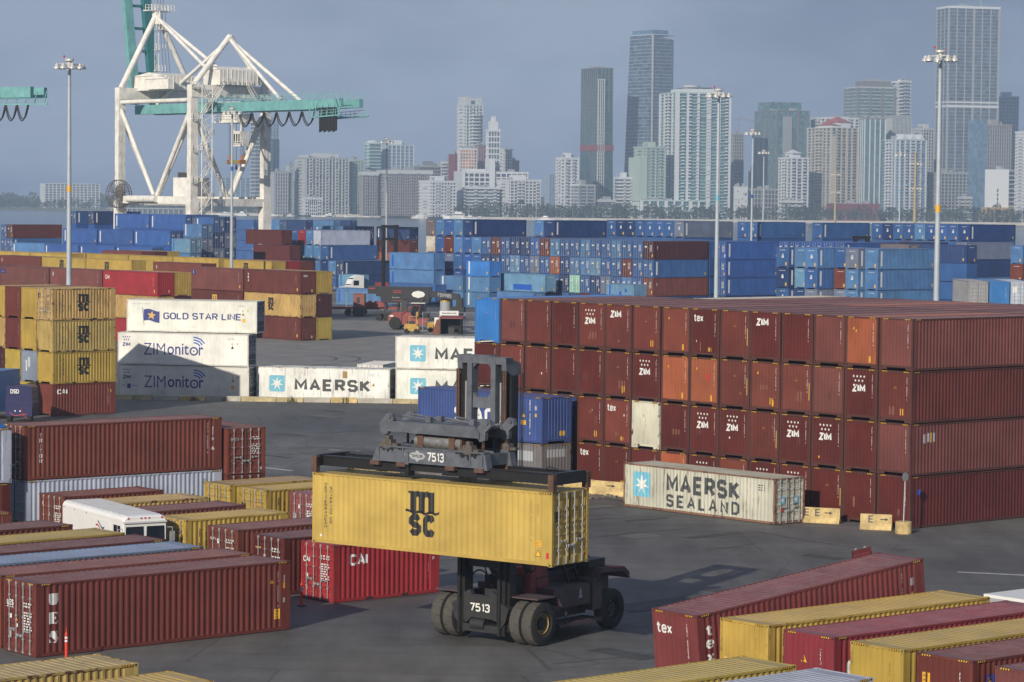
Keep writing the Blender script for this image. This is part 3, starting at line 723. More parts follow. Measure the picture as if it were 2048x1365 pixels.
ORD = ['first', 'second', 'third', 'fourth', 'fifth', 'sixth', 'seventh', 'eighth', 'ninth', 'tenth', 'eleventh', 'twelfth', 'thirteenth', 'fourteenth', 'fifteenth', 'sixteenth', 'seventeenth', 'eighteenth', 'nineteenth', 'twentieth', 'twenty-first', 'twenty-second', 'twenty-third', 'twenty-fourth', 'twenty-fifth']
# ------------------------------------------------------------------ yard foreground
FG = 'containers standing in the front yard'
def fg(label, x, y, col, size=40, hc='H', door='L', show=('side', 'L'), marks=(), z=0, yaw=YU, a=0, lod=2, **k):
    return container(label, at_corner(x, y, z, yaw, size, a), yaw, col, size, hc, door, show, marks, lod, k.pop('group', FG), **k)
CODE = ('code', .10)
def side_codes(L, t=1.75, c='w', n=('UETU 610225 1', '45G1')):
    return [('side', 'code', L - .62, t, (n[0], .10, c)), ('side', 'code', L - .32, t + .35, (n[1], .10, c))]
def door_prints(c='w', seed=3): return [('L', 'rows', 1.78, 1.98, (2, .62, .24, c, seed)), ('L', 'rows', 1.80, 1.35, (7, .60, .75, c, seed + 1))]
fg('maroon UES container with tall white side letters and silver door bars', -18.35, 109.81, 'r', marks=[('side', 'ues', .80, 1.50), ('side', 'tri', 11.25, 2.12, (.26,)), ('side', 'note', 11.52, .72, (.28, .42)), ('side', 'note', 11.86, 1.88, (.10, .22)), ('side', 'rect', 11.86, 1.28, (.1, .2, 'f')), *side_codes(12.19), ('L', 'text', .48, 1.98, ('UES', .24, 'w', .06, .5)), ('L', 'rows', .48, 1.80, (1, .55, .06, 'w', 2)), ('L', 'rect', .52, 1.45, (.17, .17, 'w')), ('L', 'tri', .95, 1.40, (.22,)), ('L', 'rect', 1.0, 1.12, (.12, .14, 'w')), ('L', 'rect', .50, .72, (.14, .28, 'f')), *door_prints()], rust=.06)
fg('brown-roofed container right behind the maroon UES container', -20.11, 112.13, 'e', rust=.08)
fg('slate blue roofed container in the front left row', -22.45, 114.37, 'u', rust=.1, roofcol=(.17, .235, .36))
fg('mauve-roofed container between the slate blue and yellow roofs', -24.42, 116.74, 'r', rust=.08)
fg('yellow-roofed container beside the white step van', -26.51, 119.03, 'y', rust=.1)
fg('red-brown container with rusty corner left of the step van', -29.29, 122.06, 'r', rust=.2)
fg('red container stub at the left picture edge by the grey canopy', -32.9, 126.87, 'e')
S20 = dict(size=20, hc='S')
fg('rust red twenty-foot container with white numeral beside the pale grey container', -22.76, 144.84, 'e', marks=[('L', 'text', .35, 2.1, ('D', .16)), ('L', 'text', .95, 1.55, ('1', .24)), *door_prints()], **S20)
fg('worn yellow flat-roofed twenty-foot container behind the white step van', -20.16, 141.59, 'Y', marks=[*door_prints('k')], **S20)
fg('dusty red-roofed twenty-foot container behind the white step van', -17.83, 138.15, 'm', marks=[*door_prints()], **S20)
MED = [('side', 'stack', .85, 1.25, ('MEDITERRANEAN', .125, 'k', 1.1)), ('side', 'stack', 1.2, 1.22, ('SHIPPING CO', .125, 'k', 1.1))]
fg('yellow MSC container with black column lettering right of the step van', -15.48, 134.82, 'y', marks=[*MED, ('side', 'text', 5.2, 2.1, ('J', .3, 'd')), ('L', 'msc', .38, 1.9, ('k', .26)), *door_prints('k')], **S20)
fg('brick red TRITON twenty-foot container with doors facing the van', -12.63, 131.07, 'e', marks=[('side', 'stack', 1.35, 1.45, ('TRITON', .26, 'w', 1.12, .03)), ('L', 'rect', .85, 1.92, (.16, .22, 'w')), *door_prints(seed=8), ('L', 'rows', .45, 2.02, (2, .5, .1, 'w', 5))], **S20)
fg('dark maroon TEX twenty-foot container with yellow side letters', -10.19, 127.97, 'd', marks=[('side', 'text', 1.55, 1.95, ('TEX', .40, 'y', .03, 1.3)), ('side', 'text', 1.15, 2.1, ('', .1, 'y')) if False else ('L', 'rect', .42, 2.0, (.42, .05, 'o')), ('L', 'rect', .92, 1.62, (.14, .22, 'w')), *door_prints(seed=11)], **S20)
fg('bright red CAI twenty-foot container under the yellow lifted container', -7.77, 125.55, 'R', marks=[('side', 'text', 1.42, 1.86, ('CAI', .50, 'w', .045, 1.0)), ('L', 'text', .42, 1.80, ('CAI', .25, 'w', .04, .5)), ('L', 'rect', .45, 1.08, (.16, .16, 'w')), ('L', 'rect', .42, .82, (.17, .26, 'g')), *door_prints(seed=14), ('side', 'code', 5.42, 1.5, ('CAIU 213093 2', .10, 'w')), ('side', 'note', 5.68, 1.88, (.10, .2)), ('side', 'text', 5.70, 1.6, ('P', .16, 'w')), ('L', 'text', .45, .5, ('1', .14))], rust=.15, **S20)
fg('pinkish red twenty-foot container with door stickers behind the lifted container', -10.03, 146.90, 'p', marks=[('L', 'rect', .82, 1.85, (.12, .2, 'w')), ('L', 'note', .45, 1.25, (.30, .42, 'f')), *door_prints(seed=21), ('L', 'rect', 1.62, 1.2, (.22, .5, 'w')), ('L', 'rect', 1.95, 1.2, (.18, .4, 'w'))], **S20)
fg('tan-roofed yellow MSC twenty-foot container beside the pale grey container end', -14.94, 151.5, 'y', marks=[*MED, ('L', 'msc', .36, 1.55, ('k', .26)), ('L', 'rect', .86, 1.4, (.12, .14, 'w')), *door_prints('d', 24)], roofcol=(.30, .20, .09), **S20)
fg('yellow MSC twenty-foot container with a blue dot on its corner post', -12.87, 148.98, 'y', marks=[*MED, ('L', 'msc', .36, 1.55, ('k', .26)), ('L', 'rect', .86, 1.4, (.12, .14, 'w')), ('L', 'rect', 2.36, 1.15, (.13, .13, 'b')), *door_prints('d', 25)], **S20)
TY = .66
fg('brick red TRITON container with white column letters on pale grey container', -25.6, 149.6, 'e', z=2.91, yaw=TY, marks=[('side', 'stack', .98, 1.66, ('TRITON', .235, 'w', 1.14, .035)), ('side', 'code', 11.3, 1.75, ('TRLU 642503 3', .11, 'w')), ('side', 'code', 11.62, 2.15, ('45G1', .11, 'w')), ('side', 'tri', 11.62, 1.22, (.2, 'w')), ('side', 'rect', 11.62, 1.72, (.1, .16, 'f'))], rust=.22)
fg('pale grey MAERSK container underneath the brick red TRITON container', -25.6, 149.6, 'v', yaw=TY, marks=[('side', 'text', 8.2, 1.28, ('MAERSK', .80, 'k', .03, 4.6)), ('side', 'note', 11.1, 2.3, (.3, .3, 'f'))], rust=.25)
fg('pale blue-grey open-top container under a blue tarpaulin at left edge', -35.39, 140.49, 'v', z=2.91, show=('side',), rust=.5, roof=False)
fg('dark maroon container beneath the tarpaulin-covered grey container', -35.39, 140.49, 'd', show=('side',))
t = MB(); n = 14
for i in range(n + 1):
    for j in range(6): t.v.append((-5.9 + 11.8 * i / n, -1.16 + 2.32 * j / 5, 2.88 + .22 * math.sin(math.pi * j / 5) + .07 * math.sin(i * 2.3 + j)))
t.f = [(i * 6 + j, (i + 1) * 6 + j, (i + 1) * 6 + j + 1, i * 6 + j + 1) for i in range(n) for j in range(5)]; t.m = [0] * len(t.f)
tp = part('tarpaulin', t, TARP, smooth=True); tp.location = at_corner(-35.39, 140.49, 2.93, YU, 40); tp.rotation_euler = (0, 0, YU)
tag(tp, 'blue tarpaulin sagging over the pale grey open-top container', 'tarpaulin')
BK = dict(size=20, hc='S', door='R', show=('side', 'R'), yaw=-.97)
fg('rust red container with silver door bars standing right of TRITON container', -19.11, 161.86, 'e', z=2.6, marks=[('R', 'rows', 1.82, 2.0, (2, .6, .22, 'w', 31)), ('R', 'rows', 1.8, 1.4, (7, .6, .6, 'w', 32)), ('R', 'rows', .5, 1.95, (3, .5, .2, 'f', 33)), ('R', 'rect', .05, 1.5, (.13, .13, 'b')), ('R', 'rect', 2.15, .3, (.15, .15, 'f'))], rust=.35, **BK)
fg('rust red container beneath the door-end container right of TRITON', -19.11, 161.86, 'r', **BK)
# bottom corners
fg('rusty yellow-roofed container at the bottom left corner of the yard', -21.23, 83.4, 'Y', rust=.75, show=('side',), marks=[('side', 'text', 8.9, 2.35, ('M', .24, 'k', .02)), ('side', 'text', 9.9, 2.35, ('A', .24, 'k', .02)), ('side', 'text', 10.9, 2.35, ('U', .24, 'k', .02))])
fg('yellow-roofed container cut by the bottom picture edge on the left', -18.4, 80.23, 'y', rust=.25, show=('side',))
RB = dict(door='R', show=('side', 'L'))
tex = fg('tilted maroon tex container with its right end raised off the ground', 0, 0, (.17, .036, .036), marks=[('L', 'text', .62, 2.25, ('tex', .42, 'w', .02, .84)), ('L', 'code', 1.85, 1.75, ('TEMU 602510 8', .10, 'w')), ('side', 'stack', .62, 1.75, ('tex', .42, 'w', 1.22, .01, .9)), ('side', 'code', 10.95, 1.9, ('TEMU 602510', .12, 'w')), ('side', 'rect', 11.5, 2.1, (.2, .3, 'f')), ('side', 'note', 11.5, 1.6, (.14, .2)), ('side', 'tri', 10.6, 1.3, (.3,)), ('side', 'rect', 11.55, 1.1, (.1, .14, 'f'))], rust=.35, pitch=.101, **RB)
ex = Vector((math.cos(.69), math.sin(.69), 0)); ey = Vector((-ex.y, ex.x, 0))
tex.location = Vector((7.05, 103.3, 0)) + ex * 6.096 * math.cos(.101) + ey * 1.219 + Vector((0, 0, 6.096 * math.sin(.101))); tex.rotation_euler = (0, -.101, .69)
leaf = put('door', m_door(2.896, -1, False), tex, loc=(5.95, 2.5, .05), rot=(0, 0, R(88)), col=(.2, .03, .035, .3)); leaf['label'] = 'open door leaf folded back along the far side'
for y in (-.78, -.26): put('locking_bar', m_bar(2.896), leaf, loc=(.045, y, 0))
# timber cribbing that holds up the raised end
TIMB = mat('cribbing_timber', (.20, .14, .08), .9, 0, .3, 2)
cr = thing('timber_cribbing', 'stacked timber blocks propping the raised end of tex container', 'timber prop', Vector((7.05, 103.3, 0)) + ex * 11.4 + ey * 1.2, .69)
for i in range(4):
    for s in (-.9, .9):
        b = MB(); z = i * .28
        if i % 2: b.box(-.5 + 0, .5, s - .14, s + .14, z, z + .28)
        else: b.box(-.14 + s * .38, .14 + s * .38, -1.1, 1.1, z, z + .28)
        part('timber_block', b, TIMB, cr)
YN = [('L', 'note', .42, 1.35, (.40, .32, 'o')), ('L', 'tri', 1.05, 1.22, (.36,)), ('L', 'code', 1.8, 1.6, ('MSDU 500262 1', .10, 'd')), ('side', 'stack', .85, 1.5, ('MEDITERRANEAN', .14, 'k', 1.15)), ('side', 'stack', 1.2, 1.45, ('SHIPPING CO', .14, 'k', 1.15))]
fg('yellow MSC container beside the tilted maroon tex container', 9.24, 100.92, 'y', marks=YN, rust=.2, **RB)
fg('red CAI container between two yellow MSC containers at lower right', 11.25, 98.2, (.22, .028, .038), marks=[('L', 'tri', 1.0, 2.0, (.34,)), ('L', 'code', 1.78, 1.5, ('CAIU 775123 4', .12, 'w')), ('side', 'text', 1.25, 1.75, ('CAI', .52, 'w', .045, 1.1))], rust=.2, **RB)
fg('yellow MSC container between the red CAI and dark maroon containers', 13.37, 95.66, 'y', marks=YN, rust=.2, **RB)
fg('dark maroon container with blue yellow emblem at the lower right', 15.31, 93.38, 'r', marks=[('L', 'note', .42, 2.0, (.34, .52)), ('L', 'tri', 1.25, 1.2, (.36,)), ('L', 'code', 1.9, 1.6, ('FFAU 301745 2', .11, 'w')), ('side', 'rect', .95, 2.05, (.40, .62, 'n')), ('side', 'text', .95, 2.12, ('F', .34, 'y', .05, .26)), ('side', 'rows', .95, 1.82, (1, .3, .07, 'w', 3))], rust=.2, **RB)
fg('maroon container cut by the lower right picture corner', 17.51, 90.66, 'm', **RB)
fg('long yellow-roofed container along the bottom picture edge', .14, 84.36, 'y', rust=.15, show=('side',), marks=[('side', 'stack', 11.4, 1.7, ('MSC', .2, 'k'))], door='R')
fg('pale blue-grey roofed container at the bottom edge beside the yellow one', 2.34, 82.0, 'v', show=('side',), door='R', roofcol=(.34, .38, .46))
# the container in the spreader's grip
MX, MY, MZ, MYAW = -8.13, 116.51, 3.82, -.643
fg('yellow MSC container hanging level under the container handler spreader', MX, MY, (.49, .345, .080), z=MZ, yaw=MYAW, door='R', show=('side', 'R'), rust=.04, group=FG, marks=[('side', 'msc', 5.75, 1.60, ('k', 1.02)), ('side', 'stack', .70, 1.58, ('MEDITERRANEAN', .125, 'k', 1.16, .02)), ('side', 'stack', .98, 1.60, ('SHIPPING CO', .125, 'k', 1.16, .02)), ('side', 'rect', .45, .33, (.08, .10, 'w')), ('side', 'code', 11.18, 1.72, ('MEDU 847715 5', .105, 'd')), ('side', 'code', 11.5, 2.2, ('4EG1', .1, 'd')), ('side', 'note', 11.5, 1.78, (.12, .2, 'o')), ('side', 'note', 11.52, .86, (.36, .22)), ('side', 'tri', 11.52, .50, (.28,)), ('side', 'rect', 11.98, .42, (.13, .24, 'r')),
   ('R', 'msc', .42, 1.92, ('k', .24)), ('R', 'rect', .88, 1.95, (.12, .12, 'f')), ('R', 'note', .40, 1.42, (.3, .1, 'o')), ('R', 'rect', 1.92, 1.05, (.28, .1, 'g')), ('R', 'rows', 1.75, 2.1, (3, .6, .4, 'd', 44)), ('R', 'rect', 2.2, .36, (.1, .1, 'r'))])

# the weathered container by the barriers, and the two-high blue stack
fg('weathered off-white MAERSK SEALAND container with rust along its base', 6.63, 167.1, 'W', hc='S', yaw=-.845, door='R', show=('side', 'R'), rust=.95, group='containers beside the maroon stack', framecol=(.22, .12, .08), marks=[('side', 'star', 1.52, 1.42, (1.45,)), ('side', 'mae', 6.5, 1.22, (1.08, True)), ('side', 'rows', 11.2, 2.0, (3, .6, .4, 'g', 6)), ('R', 'star', .62, 1.35, (.42,)), ('R', 'star', 1.72, 1.35, (.42,)), ('R', 'rows', .6, 2.05, (1, .4, .12, 'w', 4)), ('R', 'rows', 1.8, 2.05, (1, .6, .1, 'w', 5)), ('R', 'rows', 1.85, 1.0, (4, .4, .3, 'g', 7)), ('R', 'rect', .62, .82, (.2, .26, 'r'))])
fg('royal blue SEACO container with large white letters behind the mast', -6.10, 184.35, (.035, .072, .235), z=2.91, yaw=-.856, door='L', show=('side', 'R'), group='containers beside the maroon stack', marks=[('side', 'text', 6.15, 1.42, ('SEACO', 1.0, 'w', .05, 4.9)), ('side', 'code', 11.0, 1.6, ('SEGU 418237 0', .14, 'w')), ('side', 'tri', 10.4, 1.72, (.3,)), ('side', 'note', 10.4, 1.25, (.5, .28)), ('side', 'rect', 11.55, 2.2, (.16, .26, 'f')), ('side', 'note', 11.55, 1.75, (.14, .2)), ('R', 'code', 1.95, 2.0, ('SEGU 418237', .11, 'f')), ('R', 'note', 1.7, .62, (.42, .3))])
fg('dull grey container with flaking paint beneath the blue SEACO container', -6.10, 184.35, 's', yaw=-.856, door='L', show=('side', 'R'), group='containers beside the maroon stack', rust=.7, marks=[('side', 'rect', 10.2, 2.1, (2.2, .62, 'f')), ('side', 'rect', 9.6, 1.3, (.6, .2, 'w')), ('side', 'rect', 11.0, 1.0, (.2, .24, 'w')), ('side', 'note', 11.5, 1.0, (.16, .24)), ('side', 'rect', 7.5, 1.2, (1.6, 1.3, 's') if False else (1.6, 1.3, 'f')), ('R', 'rect', 1.2, 2.3, (1.6, .5, 'f'))])

# ------------------------------------------------------------------ white refrigerated containers behind the kerb
RF = 'white refrigerated containers behind the kerb'; RY = -.20
def ref(label, x, y, z, marks, rust=.12, col='w', show=('side', 'R')):
    return container(label, at_corner(x, y, z, RY, 40), RY, col, 40, 'H', 'R', show, marks, 1, RF, rust=rust, wk='reefer', reefer=True, haz=False, framecol=(.60, .59, .54))
def refprint(s): return [('side', 'rows', s, 2.45, (2, .7, .16, 'f', 3)), ('side', 'tri', s + .1, 1.72, (.3, 'o')), ('side', 'rect', s + .55, 2.02, (.12, .2, 'o')), ('side', 'rect', s + .08, 2.0, (.12, .12, 'f'))]
ref('white GOLD STAR LINE refrigerated container on top of its stack', -34.65, 255.75, 5.82, [('side', 'flag', 2.35, 1.48), ('side', 'text', 7.1, 1.45, ('GOLD STAR LINE', .60, 'n', .022, 7.3)), ('side', 'text', 1.35, 2.5, ('www.gsltd.com.hk', .16, 'f', .0, 1.7)), ('side', 'rect', 10.95, 1.15, (.28, .34, 'y')), *refprint(10.8), ('side', 'rows', 6.0, .5, (1, .9, .05, 'f', 2))])
ZM = lambda: [('side', 'zim', .82, 2.05, (True, 'n', .75)), ('side', 'mon', 5.5, 1.38), *refprint(10.6)]
ref('white ZIMonitor refrigerated container in the middle of its stack', -35.3, 254.6, 2.91, ZM())
ref('white ZIMonitor refrigerated container with The Factor print at the bottom', -35.25, 254.5, 0, [*ZM(), ('side', 'text', .55, 1.05, ('The', .18, 'n', .0, .38)), ('side', 'rect', 1.02, 1.0, (.34, .42, 'n')), ('side', 'text', 1.62, 1.05, ('Factor', .18, 'n', .0, .62)), ('side', 'note', 10.7, 1.05, (.28, .34, 'y'))])
ref('white MAERSK refrigerated container standing alone with a rusty patch', -22.75, 253.7, 0, [('side', 'star', 1.85, 1.42, (1.45,)), ('side', 'mae', 6.95, 1.34, (1.08,)), ('side', 'rect', 8.1, 2.32, (.42, .62, 'd')), ('side', 'rows', 10.6, 2.35, (3, .5, .3, 'f', 4)), ('side', 'tri', 10.7, 1.5, (.3, 'o')), ('side', 'rect', 10.7, .35, (.12, .12, 'o'))], .55)
ref('white MAERSK refrigerated container on top, partly behind the handler mast', -10.3, 251.8, 2.91, [('side', 'star', 2.05, 1.42, (1.45,)), ('side', 'mae', 7.1, 1.38, (1.12,))], .25, show=('side',))
ref('white MAERSK refrigerated container below, partly behind the handler mast', -10.3, 251.8, 0, [('side', 'star', 2.05, 1.42, (1.45,)), ('side', 'mae', 7.1, 1.38, (1.12,))], .25, show=('side',))
container('white container end seen in the gap between two MAERSK containers', at_corner(-11.7, 258.2, 0, 1.36, 20), 1.36, 'w', 20, 'H', 'L', ('side', 'L'), [('L', 'star', .6, 1.9, (.4,)), ('L', 'rows', 1.7, 2.1, (3, .6, .5, 'g', 9))], 1, RF, haz=False)
kb = random.Random(5); CONC_P = mat('faded_yellow_concrete', (.46, .38, .22), .9, 0, .4, 1.5, .25)
x = -36.2; i = 0
while x < -8:
    w = kb.choice((1.6, 2.4, 2.9, 3.1)); y = 251.0 - (x + 36) * .055
    o = thing('kerb_block', ['pale', 'yellowed', 'grey', 'weedy', 'chipped'][i % 5] + ' low concrete block, ' + ORD[i] + ' from the left along the kerb', 'kerb block', (x + w / 2, y, 0), -.055, 'low concrete blocks along the kerb')
    b = MB(); h = .42 + kb.uniform(-.03, .03); b.prism([(-.22, 0), (.22, 0), (.16, h), (-.16, h)], -w / 2 + .03, w / 2 - .03, 'x'); part('block', b, (CONC_P, CONC_P, CONC, CONC_Y, CONC)[i % 5], o)
    x += w; i += 1
WEED = mat('dry_weeds', (.12, .11, .045), .9, 0, .4, 5)
for i, (wx, wy) in enumerate(((-28, 250.4), (-25.2, 250.3), (-14.6, 249.7), (-19.3, 249.9))):
    b = MB()
    for q in range(60):
        a = kb.uniform(0, 6.28); r = kb.uniform(0, .45); h = kb.uniform(.15, .55 if i < 2 else .75); px, py = r * math.cos(a), r * .5 * math.sin(a); dx = kb.uniform(-.15, .15)
        b.add([(px - .02, py, 0), (px + .02, py, 0), (px + dx, py + kb.uniform(-.1, .1), h)], [(0, 1, 2)])
    o = part('weed_tuft', b, WEED); o.location = (wx, wy, 0); tag(o, ['straggly weed tuft before the ZIMonitor stack corner', 'weed tuft at the foot of the MAERSK container left end', 'tallest weed tuft right of the MAERSK lettering', 'low weed tuft under the MAERSK lettering'][i], 'weeds', 'weeds growing along the kerb')

# ------------------------------------------------------------------ the big maroon stack
WG = 'containers of the big maroon stack'
WU, WV, WP = 118.8, -104.4, 2.506
TIER = ['bottom', 'second', 'third', 'top']
ROWS = [  # bottom to top; left to right: colour + marks
    'r r r r dt dy d oy dZ e dZ dZ dY d d'.split(),
    'r r r n ry et W dx dZ dZ rY dZ dZ d m'.split(),
    'd e r d d ry dZ oq oq rY eyq eY m dZ ry'.split(),
    'c m r d rZ rz ry eq dt rY dz d m oq m'.split()]
codes = ['JLNU 425817 3', 'ZIMU 295174 0', 'ZCSU 876230 6', 'TCNU 518264 9', 'GAOU 630517 2']
for lv, row in enumerate(ROWS):
    for i, spec in enumerate(row):
        c = spec[0]; mk = spec[1:]; n = 14 - i
        if lv < 2 and i < 3: pass
        pos = UV(WU, WV - n * WP, lv * 2.91); yaw = YU
        ctr = at_corner(pos.x, pos.y, pos.z, yaw, 40)
        f = []
        desc = CNAME[c]
        if c != 'W': f.append(('L', 'code', 2.06, 1.92, (codes[(i * 3 + lv) % 5], .085, 'w' if c != 'c' else 'f')))
        if 'Z' in mk: f.append(('L', 'zim', 1.05, 2.02, (True, 'w', .98))); desc += ' ZIM star-marked'
        if 'z' in mk: f.append(('L', 'zim', .98, 2.52, (False, 'w', 1.0))); desc += ' ZIM-lettered'
        if 't' in mk: f.append(('L', 'text', .66, 2.34, ('tex', .44, 'w', .02, .80))); desc += ' tex'
        if 'y' in mk or 'Y' in mk or 'q' in mk or c == 'c': f.append(('L', 'tri', .62 if 'q' in mk else 1.2, 2.25 if 'q' in mk else 2.0, (.22, 'y')))
        if 'q' in mk: f.append(('L', 'note', 1.78, .52, (.24, .34)))
        if 'y' in mk: f.append(('L', 'note', 1.70, .62, (.24, .36)))
        if 'Y' in mk: f.append(('L', 'rect', 2.22, 1.35, (.05, 1.0, 'o')))
        if mk == 't': f.append(('L', 'note', 1.62, .48, (.32, .22)))
        if c == 'W': f.append(('L', 'tri', 1.0, 2.05, (.2, 'f')))
        pj = random.Random(i * 7 + lv * 31)
        if c in 'rdme' and pj.random() < .45: f.append(('L', 'rect', round(pj.uniform(.6, 1.8), 2), round(pj.uniform(.5, 1.5), 2), (round(pj.uniform(.2, .7), 1), round(pj.uniform(.15, .6), 2), pj.choice('qqp'))))
        if pj.random() < .3: f.append(('L', 'rect', round(pj.uniform(.4, 2.0), 2), round(pj.uniform(.4, 2.2), 2), (.10, .12, pj.choice('wfy'))))
        if i == 8 and lv == 2: f.append(('L', 'rect', 1.5, 1.75, (.32, .36, 'r')))
        if i == 14:
            if lv == 1: f += [('side', 'rect', 1.2, 2.05, (.22, .5, 'f')), ('side', 'rect', 1.5, 2.1, (.18, .5, 'w')), ('side', 'rect', 1.75, 2.1, (.16, .55, 'o')), ('side', 'rect', 1.98, 2.1, (.12, .5, 'f'))]
            if lv == 0: f.append(('side', 'rect', .72, 2.0, (.26, .30, 'b')))
        container('%s container, %s from left in the %s tier of the maroon stack' % (desc, ORD[i], TIER[lv]), ctr, yaw, (.034, .18, .50) if c == 'c' else c, 40, 'H', 'R', ('L', 'side') if i == 14 else ('L',), f, 1, WG, rust=.45 if c == 'W' else (.35 if c == 'o' else .12), framecol=(.075, .028, .024) if c not in 'Wc' else None)
for n in range(11):                                                  # second bay, only its roofs show
    for lv in (0, 1, 2, 3):
        pos = UV(WU + 12.45, WV - n * WP, lv * 2.91)
        c = 'rmdereomrdm'[n]
        container('%s-roofed container, %s from right, %s tier, behind the maroon stack front' % (CNAME[c], ORD[n], TIER[lv]), at_corner(pos.x, pos.y, pos.z, YU, 40), YU, c, 40, 'H', 'R', ('L',) if lv == 3 else (), (), 1 if lv == 3 else 0, WG)
pos = UV(WU + 12.45, WV - 11 * WP, 0)
for lv in range(4): container('cream-roofed container at the far left of the second maroon row, %s tier' % TIER[lv], at_corner(pos.x, pos.y, lv * 2.91, YU, 40), YU, 'W', 40, 'H', 'R', ('L',) if lv == 3 else (), (), 1 if lv == 3 else 0, WG)

# ------------------------------------------------------------------ yellow twenty-foot stack on the left
YG = 'containers of the yellow stack on the left'
YCOL = ['eyYY', 'yGyy', 'yyrr', 'xxYy']                               # per column from the front corner, bottom to top
DSC = {}
for c in range(4):
    for lv in range(4):
        k = YCOL[c][lv]; pos = UV(122.3, -199.5 - c * 2.52, lv * 2.60)
        f = [('L', 'code', 2.0, 1.5, (codes[(c + lv) % 5], .085, 'w' if k in 'rex' else 'd'))]
        if c == 0 and lv: f = [('side', 'msc', 2.95, 1.42, ('k', .80)), ('side', 'stack', .72, 1.4, ('MEDITERRANEAN', .125, 'k', 1.05)), ('side', 'stack', 1.02, 1.4, ('SHIPPING CO', .125, 'k', 1.05)), ('side', 'code', 5.2, 1.7, ('MSCU 384471', .1, 'd'))]
        if c == 0 and lv == 3: f += [('L', 'msc', .35, 2.0, ('k', .24)), ('L', 'rows', 1.8, 2.0, (2, .6, .2, 'k', 3)), ('L', 'rows', 1.75, 1.3, (5, .6, .7, 'd', 4))]
        if c == 0 and lv == 0: f = [('side', 'text', .95, 1.98, ('CAI', .42, 'w', .045, .95)), ('side', 'code', 5.35, 1.5, ('CAIU 290514', .11, 'w')), ('side', 'note', 5.6, 1.9, (.1, .2))]
        if k == 'G': f = [('L', 'rect', .75, 1.35, (.28, .9, 'w')), ('L', 'rect', 1.2, 1.65, (.3, .8, 'w'))]
        nm = {0: 'rust red CAI', 1: 'soot-streaked yellow MSC', 2: 'worn yellow MSC', 3: 'yellow MSC door-end'}[lv] if c == 0 else CNAME[k]
        if c == 0: nm = ['rust red CAI', 'clean yellow MSC', 'soot-streaked yellow MSC', 'yellow MSC open-view door-end'][lv]
        container('%s twenty-foot container, %s column, %s tier of the left yellow stack' % (nm, ['corner', 'second', 'third', 'fourth'][c], TIER[lv]), at_corner(pos.x, pos.y, pos.z, YU, 20), YU, k, 20, 'S', 'L' if (c == 0 and lv == 3) else 'R', ('L', 'side'), f, 2 if c == 0 else 1, YG, rust=.7 if (c == 0 and lv == 2) else None)
# ------------------------------------------------------------------ stacks further back (all on the same yard grid)
TN = ['ground', 'second', 'third', 'fourth', 'fifth']
def far_marks(c, kind, size, rr, end, num=False):
    """kind D: door end shown, F: blank end shown. Blue line containers carry a white bar on the side."""
    L = LEN[size]; m = []; blue = c in 'bBnNlLcu'
    if blue:
        m.append(('side', 'rect', .75, 1.5, (.34, 2.1, 'w') if c not in 'L' else (.34, 2.1, 'b')))
        m.append(('side', 'rect', L - .7, .62, (.26, .42, 'o'))); m.append(('side', 'code', L - .8, 1.9, ('TCLU 21', .14, 'f')))
    if kind == 'D':
        m += [(end, 'rect', .55, 2.0, (.5, .22, 'w')), (end, 'rows', 1.75, 1.75, (5, .6, 1.1, 'w', rr.randint(1, 5))), (end, 'rect', 2.05, .62, (.26, .42, 'o' if rr.random() < .7 else 'w'))]
    else:
        m += [(end, 'rect', 1.9, .55, (.28, .44, 'o')), (end, 'rows', 1.2, 2.5, (1, 1.1, .14, 'w', rr.randint(1, 4)))]
        if num: m.append((end, 'text', 1.25, 1.7, ('6', .62, 'w', .05)))
    return m
def place(label, u, v, z, typ, c, size=40, hc='H', kind='D', group='', num=False, rr=random, marks=True, extra=(), lod=0, **k):
    """typ U: long axis away to the right, left end and near side in view. V: long axis to the right and nearer, right end in view."""
    L = LEN[size]
    if typ == 'U': yaw = YU; p = UV(u, v, z); ctr = at_corner(p.x, p.y, z, yaw, size); end = 'L'; door = 'L' if kind == 'D' else 'R'
    else: yaw = YU - math.pi / 2; p = UV(u, v - L, z); ctr = at_corner(p.x, p.y, z, yaw, size); end = 'R'; door = 'R' if kind == 'D' else 'L'
    m = (far_marks(c, kind, size, rr, end, num) if marks else []) + list(extra)
    return container(label, ctr, yaw, c, size, hc, door, ('side', end), m, lod, group, haz=False, **k)
# middle left: maroon and yellow rows, three high
MG = 'containers of the maroon and yellow rows, middle left'
def vrow(name, u, v, bays, rows=1, tiers=3, start=0, hc='H', kind='F', group=MG, p=2.91, size=40, gap=12.45):
    """bays: list (from the right) of strings, colours bottom to top; extra rows behind via ':'"""
    for b, spec in enumerate(bays):
        for r, s in enumerate(spec.split(':')):
            for lv, c in enumerate(s):
                if c == '.': continue
                sx = []
                cc = c
                lab = '%s container, %s tier, %s bay from right, %s' % (CNAME[cc], TN[lv + start], ORD[b], name if r == 0 else name + ' back row')
                yield dict(label=lab, u=u + 2.52 * r, v=v - gap * b, z=(lv + start) * p, c=cc, lv=lv + start, b=b, r=r, hc=hc, kind=kind, group=group, size=size)
def emit(it, fn=None, **k):
    for d in it:
        ex = fn(d) if fn else ()
        place(d['label'], d['u'], d['v'], d['z'], k.get('typ', 'V'), d['c'], d['size'], d['hc'], d['kind'], d['group'], extra=ex, marks=k.get('marks', True), rr=random)
T = lambda txt, s, t, h, c='w', w=None: ('side', 'text', s, t, (txt, h, c, .04, w))
